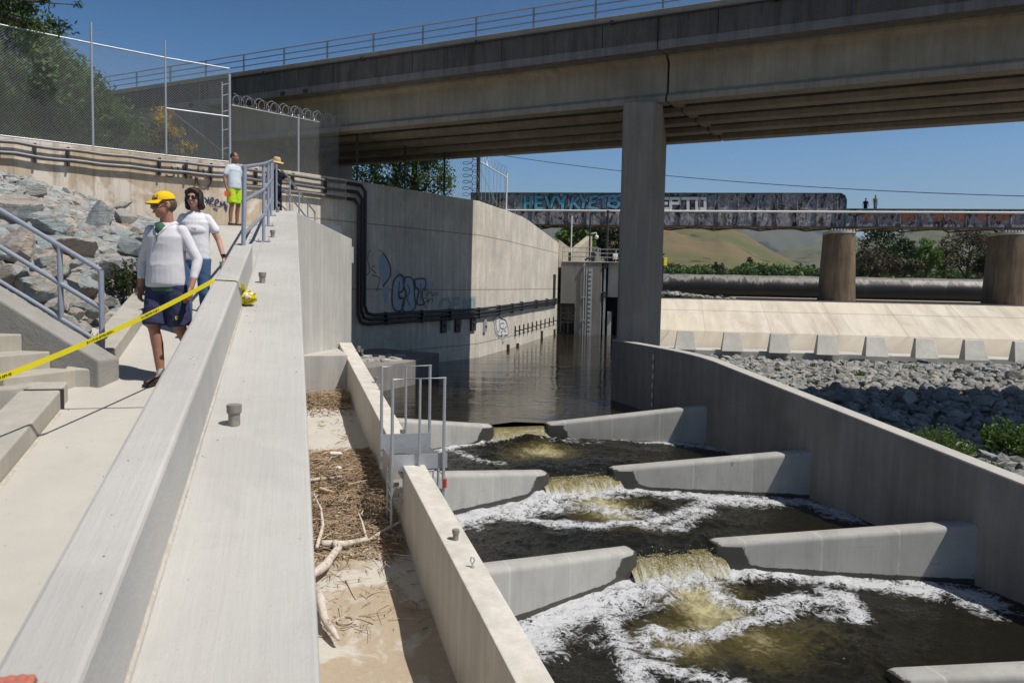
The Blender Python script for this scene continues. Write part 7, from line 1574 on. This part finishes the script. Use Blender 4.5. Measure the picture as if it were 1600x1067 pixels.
M['cap'] = cloth_mat('yellow_cap_cloth', (.78, .50, .015))
b = MB(); n = 9; 
for i in range(1): 
    rings = []
    for q in (0, 12, 25, 38, 52, 66, 80): rings.append((math.cos(R(q)) * .090, math.cos(R(q)) * .105, .046 + math.sin(R(q)) * .080))
    vs = [f((rx * math.cos(a), .010 + ry * math.sin(a), z_)) for rx, ry, z_ in rings for a in np.linspace(0, 2 * math.pi, 24, endpoint=False)]
    b.add(vs, [(i * 24 + j, i * 24 + (j + 1) % 24, (i + 1) * 24 + (j + 1) % 24, (i + 1) * 24 + j) for i in range(6) for j in range(24)] + [tuple(range(144, 168))])
cc_ = b.build('cap_crown', M['cap'], t, smooth=60)
P = np.zeros((15, 2 * 7, 3))
for i in range(15):
    a = R(-155 + 130 * i / 14)
    for j in range(7): rr = j / 6; p = f(((.086 + .0 * rr) * math.cos(a) * (1 + .02 * rr), .010 + .100 * math.sin(a) - .072 * rr * max(0, -math.sin(a)) ** .5, .050 - .018 * rr - .018 * abs(math.cos(a)) * rr)); P[i, j] = p; P[i, 13 - j] = p - HM @ Vector((0, 0, .005))
o = put('cap_brim', grid_mesh(P), M['cap'], cc_); b = MB(); b.ball(f((0, .01, .118)), .007, 5); b.build('cap_button', M['cap'], cc_)
# script letters on the front of the cap
def on_cap(u, v): a = R(-90 + 28) + u / .1; q = math.asin(min(.9, max(0, (v - .040) / .080))); return f((math.cos(q) * .0925 * math.cos(a), .010 + math.cos(q) * .1075 * math.sin(a), v))
def script(strk, mat, w=.0035, name='cap_lettering'):
    b = MB()
    for s_ in strk: b.tube([on_cap(u, v) for u, v in smooth(s_, 4)], w, 5)
    b.build(name, mat, cc_)
script([[(-.012, .078), (-.022, .084), (-.032, .070), (-.026, .054), (-.012, .056)], [(.004, .066), (-.006, .066), (-.008, .054), (.002, .056), (.005, .066), (.006, .055), (.012, .057)], [(.014, .056), (.022, .088), (.016, .086), (.016, .060), (.024, .056)]], simple('cap_navy', (.01, .015, .06), .6))
# collar, undershirt, zip
b = MB(); 
for s in (-1, 1): b.tube([Vector((.0, .075, 1.485)) * k, Vector((.075 * s, .045, 1.490)) * k, Vector((.080 * s, -.025, 1.475)) * k, Vector((.045 * s, -.092, 1.430)) * k, Vector((.0, -.128, 1.365)) * k], [.022, .022, .021, .014, .006], 10)
remesh(b, 'collar', lite, t, .007, 2)
b = MB(); b.ball(Vector((0, -.076, 1.425)) * k, (.052, .050, .066), 8); b.build('undershirt', green_c, t, smooth=True); b = MB(); b.loft([(0, -.006, .862 * k, .188 * k, .118 * k), (0, -.006, .93 * k, .190 * k, .124 * k)], 28); b.build('undershirt_hem', green_c, t, smooth=60)
b = MB(); b.tube([Vector((0, -.129, 1.37)) * k, Vector((0, -.136, 1.31)) * k], .004, 5); b.build('zip', simple('brown_zip', (.12, .05, .04), .5), t)
b = MB(); b.tube([Vector((.155, -.082, .60)) * k, Vector((.15, -.086, .63)) * k, Vector((.165, -.075, .635)) * k, Vector((.162, -.078, .605)) * k], .005, 5); b.build('shorts_emblem', M['yellow'], t)
# woman
x, y = -3.70, 9.3; z = ground(x, y)
t, hc, HM, k, wr, an = person('woman with dark bobbed hair, white top and jeans behind the yellow cap man', (x, y, z), 1.68, R(6), sk2, dict(w=.98, shirt=dict(mat=white_c, sleeve=.55, hem=.90, bust=1, wr=.006), pants=dict(mat=jeans, len=1.9, r=(.100, .066, .06), wr=.006), shoe=shoeb, elbow={-1: (-.23, .05, 1.14), 1: (.275, .02, 1.15)}, wrist={-1: (-.24, -.03, .90), 1: (.355, -.07, .93)}, knee={-1: (-.09, -.05, .50), 1: (.10, .0, .50)}, ankle={-1: (-.08, -.10, .085), 1: (.10, .14, .10)}, vox=.008), hy=R(-8), hp=R(3))
glasses(t, hc, HM, k)
b = MB(); f = lambda v: hc + HM @ (Vector(v) * k)
b.ball(f((0, .035, .030)), (.094 * k, .098 * k, .100 * k), 10, HM); b.ball(f((0, -.035, .092)), (.070 * k, .055 * k, .034 * k), 8, HM)
for s in (-1, 1): b.ball(f((.082 * s, .0, -.035)), (.030 * k, .058 * k, .085 * k), 8, HM); b.ball(f((.080 * s, .022, -.10)), (.038 * k, .060 * k, .045 * k), 8, HM); b.ball(f((.062 * s, -.055, .062)), (.030 * k, .030 * k, .040 * k), 6, HM)
b.ball(f((0, .06, -.07)), (.085 * k, .045 * k, .075 * k), 8, HM); remesh(b, 'hair', hairm, t, .007, 2, .010, 5, 38)
b = MB(); b.tube([wr[1] + Vector((0, 0, .03)), wr[1] + Vector((0, 0, .045))], .031, 14); b.ball(wr[1] + Vector((.01, -.028, .037)), (.018, .008, .016), 6); b.build('wristwatch', M['blackprint'], t, smooth=50)
b = MB(); b.box(Vector((.03, -.168, 1.28)) * k, (.05, .006, .012)); b.box(Vector((.04, -.168, 1.262)) * k, (.03, .006, .01)); b.build('chest_print', simple('pale_pink_print', (.5, .25, .3), .8), t)
hp_ = t.matrix_basis @ (wr[1] + Vector((.0, -.05, -.10))); g = thing('drink_cup', 'clear cup with green liquid held in the hand of the woman in the white t-shirt', 'cup', hp_)
gm = NT('clear_plastic'); gm.b.inputs['Transmission Weight'].default_value = .7; M['clear'] = gm.fin((.75, .80, .75), .1)
b = MB(); b.tube([(0, 0, .06), (0, 0, -.05)], [.036, .027], 16); b.build('cup', M['clear'], g, smooth=50); b = MB(); b.tube([(0, 0, .0), (0, 0, -.045)], [.029, .026], 14); b.build('drink', simple('green_drink', (.16, .42, .12), .3), g, smooth=50)
# man in lime shorts
x, y = -6.86, 19.65; z = LZ
t, hc, HM, k, wr, an = person('man in a pale blue top and lime green shorts above the ramp', (x, y, z), 1.80, R(62), sk3, dict(w=1.08, shirt=dict(mat=cloth_mat('pale_blue_cotton', (.55, .62, .66)), sleeve=.62, hem=.90, belly=.02), pants=dict(mat=lime, len=.86, r=(.106, .112, .08)), shoe=sand_m, vox=.011, wrist={-1: (-.27, -.06, .86), 1: (.26, -.10, .9)}), hy=R(12), hp=R(2))
b = MB(); f = lambda v: hc + HM @ (Vector(v) * k); b.ball(f((0, .024, .028)), (.084 * k, .098 * k, .090 * k), 9, HM); remesh(b, 'hair', hairm, t, .009, 2)
hp_ = t.matrix_basis @ (wr[-1] + Vector((0, -.03, -.10))); b = MB(); b.box((0, 0, 0), (.16, .03, .12)); b.tube([(.06, -.02, .02), (.06, -.035, .02)], .014, 8); o = b.build('phone_case', simple('orange_case', (.85, .20, .04), .5), bevel=.008); o.location = hp_; tag(o, 'orange pouch held by the man in lime shorts', 'pouch')
# person in the straw hat
x, y = -6.12, 20.5
t, hc, HM, k, wr, an = person('person in a straw sun hat and dark clothes leaning on the ramp railing', (x, y, LZ), 1.80, R(50), sk2, dict(w=1.02, lean=.05, shirt=dict(mat=dnavy, sleeve=.6, hem=.88), pants=dict(mat=dnavy, len=1.9, r=(.10, .08, .07)), shoe=shoeb, vox=.012, elbow={-1: (-.30, -.12, 1.20), 1: (.24, -.20, 1.22)}, wrist={-1: (-.22, -.22, 1.42), 1: (.10, -.36, 1.24)}), hy=R(5), hp=R(14))
f = lambda v: hc + HM @ (Vector(v) * k); M['straw'] = simple('straw', (.55, .40, .20), .85, 0, .15, 40, .4)
b = MB(); rings = [(.190, .175, .035), (.14, .13, .042), (.092, .106, .050), (.088, .102, .090), (.078, .090, .130), (.055, .06, .150), (.02, .03, .150)]
vs = [f((rx * math.cos(a), .01 + ry * math.sin(a) , z_ - (.02 * abs(math.sin(a)) if z_ < .04 else 0))) for rx, ry, z_ in rings for a in np.linspace(0, 2 * math.pi, 28, endpoint=False)]
b.add(vs, [(i * 28 + j, i * 28 + (j + 1) % 28, (i + 1) * 28 + (j + 1) % 28, (i + 1) * 28 + j) for i in range(6) for j in range(28)] + [tuple(range(168, 196))]); b.build('straw_hat', M['straw'], t, smooth=50); glasses(t, hc, HM, k)
# two people up on the rail bridge
for px, zf_, H_, yw, shm, pm, lb, skn in ((1352, 7.75, 1.68, 150, dnavy, dnavy, 'person in dark clothes on the rail bridge, left of the pair', sk3), (1367, 7.95, 1.80, 20, hiv, jeans, 'person in a green vest on the rail bridge, right of the pair', sk2)):
    p = Q.p(wpx(px, 330, RU + 1.2), RU + 1.2, zf_); t, hc, HM, k, wr, an = person(lb, p, H_, R(yw), skn, dict(w=1.1, shirt=dict(mat=shm, sleeve=.6), pants=dict(mat=pm, len=1.9, r=(.11, .09, .08)), shoe=shoeb, vox=.022), hp=R(5)); b = MB(); b.ball(hc + Vector((0, .02, .03)), (.09, .1, .1), 6); b.build('hair', hairm, t, smooth=True)
for dx, shm, lb, yw in ((4.15, white_c, 'small distant person in white behind the gate tower railing', 30), (4.75, dnavy, 'small distant person in dark clothes behind the gate tower railing', -20), (5.2, red_c, 'small distant person in red, rightmost behind the gate tower railing', 60)):
    p = TW.p(dx, 3.0, TZ - .45); t, hc, HM, k, wr, an = person(lb, p, 1.62, R(yw), sk2, dict(w=1.1, shirt=dict(mat=shm, sleeve=.6), pants=dict(mat=dnavy, len=1.9, r=(.11, .09, .08)), shoe=shoeb, vox=.022)); b = MB(); b.ball(hc + Vector((0, .02, .03)), (.09, .1, .1), 6); b.build('hair', hairm, t, smooth=True)
# hand resting on the parapet at the very bottom left
p = D.slope(30, 1075, -1.345, .1663); b = MB(); d_ = (D.a * -1).normalized(); fwd = D.a
t = thing('person', 'reddish out of focus knuckles of a hand on the parapet at the bottom left corner', 'person', p)
pc = Vector((0, 0, .03)) - fwd * .085; M3 = Matrix((D.n, fwd, Vector((0, 0, 1)))).transposed(); b.ball(pc, (.044, .05, .02), 8, M3)
for o_, L in ((-.033, .055), (-.011, .064), (.012, .062), (.034, .052)): a_ = pc + D.n * o_ + fwd * .035; k_ = a_ + fwd * L * .5 + Vector((0, 0, .005)); e_ = k_ + fwd * L * .38 - Vector((0, 0, .018)); b.tube([a_, k_, e_], [.0115, .011, .009], 8); b.ball(e_, .009, 5); b.ball(a_, .0125, 5)
a_ = pc + D.n * .04 - fwd * .02; b.tube([a_, a_ + D.n * .03 + fwd * .02, a_ + D.n * .035 + fwd * .045], [.014, .012, .010], 8)
w_ = pc - fwd * .06; b.tube([w_ + fwd * .03, w_, w_ - fwd * .25 + Vector((-.05, 0, .10))], [.022, .027, .042], 12); remesh(b, 'body', skin_mat('reddish_skin', (.48, .16, .11)), t, .005, 2)

# ================================================================== HAZE
HAZE = True
if HAZE:
    b = MB(); b.prism([(-7000, -450), (7000, -450), (7000, 9500), (-7000, 9500)], -8.2, 900); o = b.build('haze', None)
    m = bpy.data.materials.new('haze_air'); m.use_nodes = True; nt = m.node_tree; nt.nodes.clear(); ou = nt.nodes.new('ShaderNodeOutputMaterial'); pv = nt.nodes.new('ShaderNodeVolumePrincipled'); pv.inputs['Density'].default_value = 7e-5; pv.inputs['Color'].default_value = (.72, .82, 1, 1); pv.inputs['Anisotropy'].default_value = .3
    nt.links.new(pv.outputs[0], ou.inputs['Volume']); o.data.materials.append(m); tag(o, kind='stuff', label='thin blue air haze over the far hills', cat='haze')
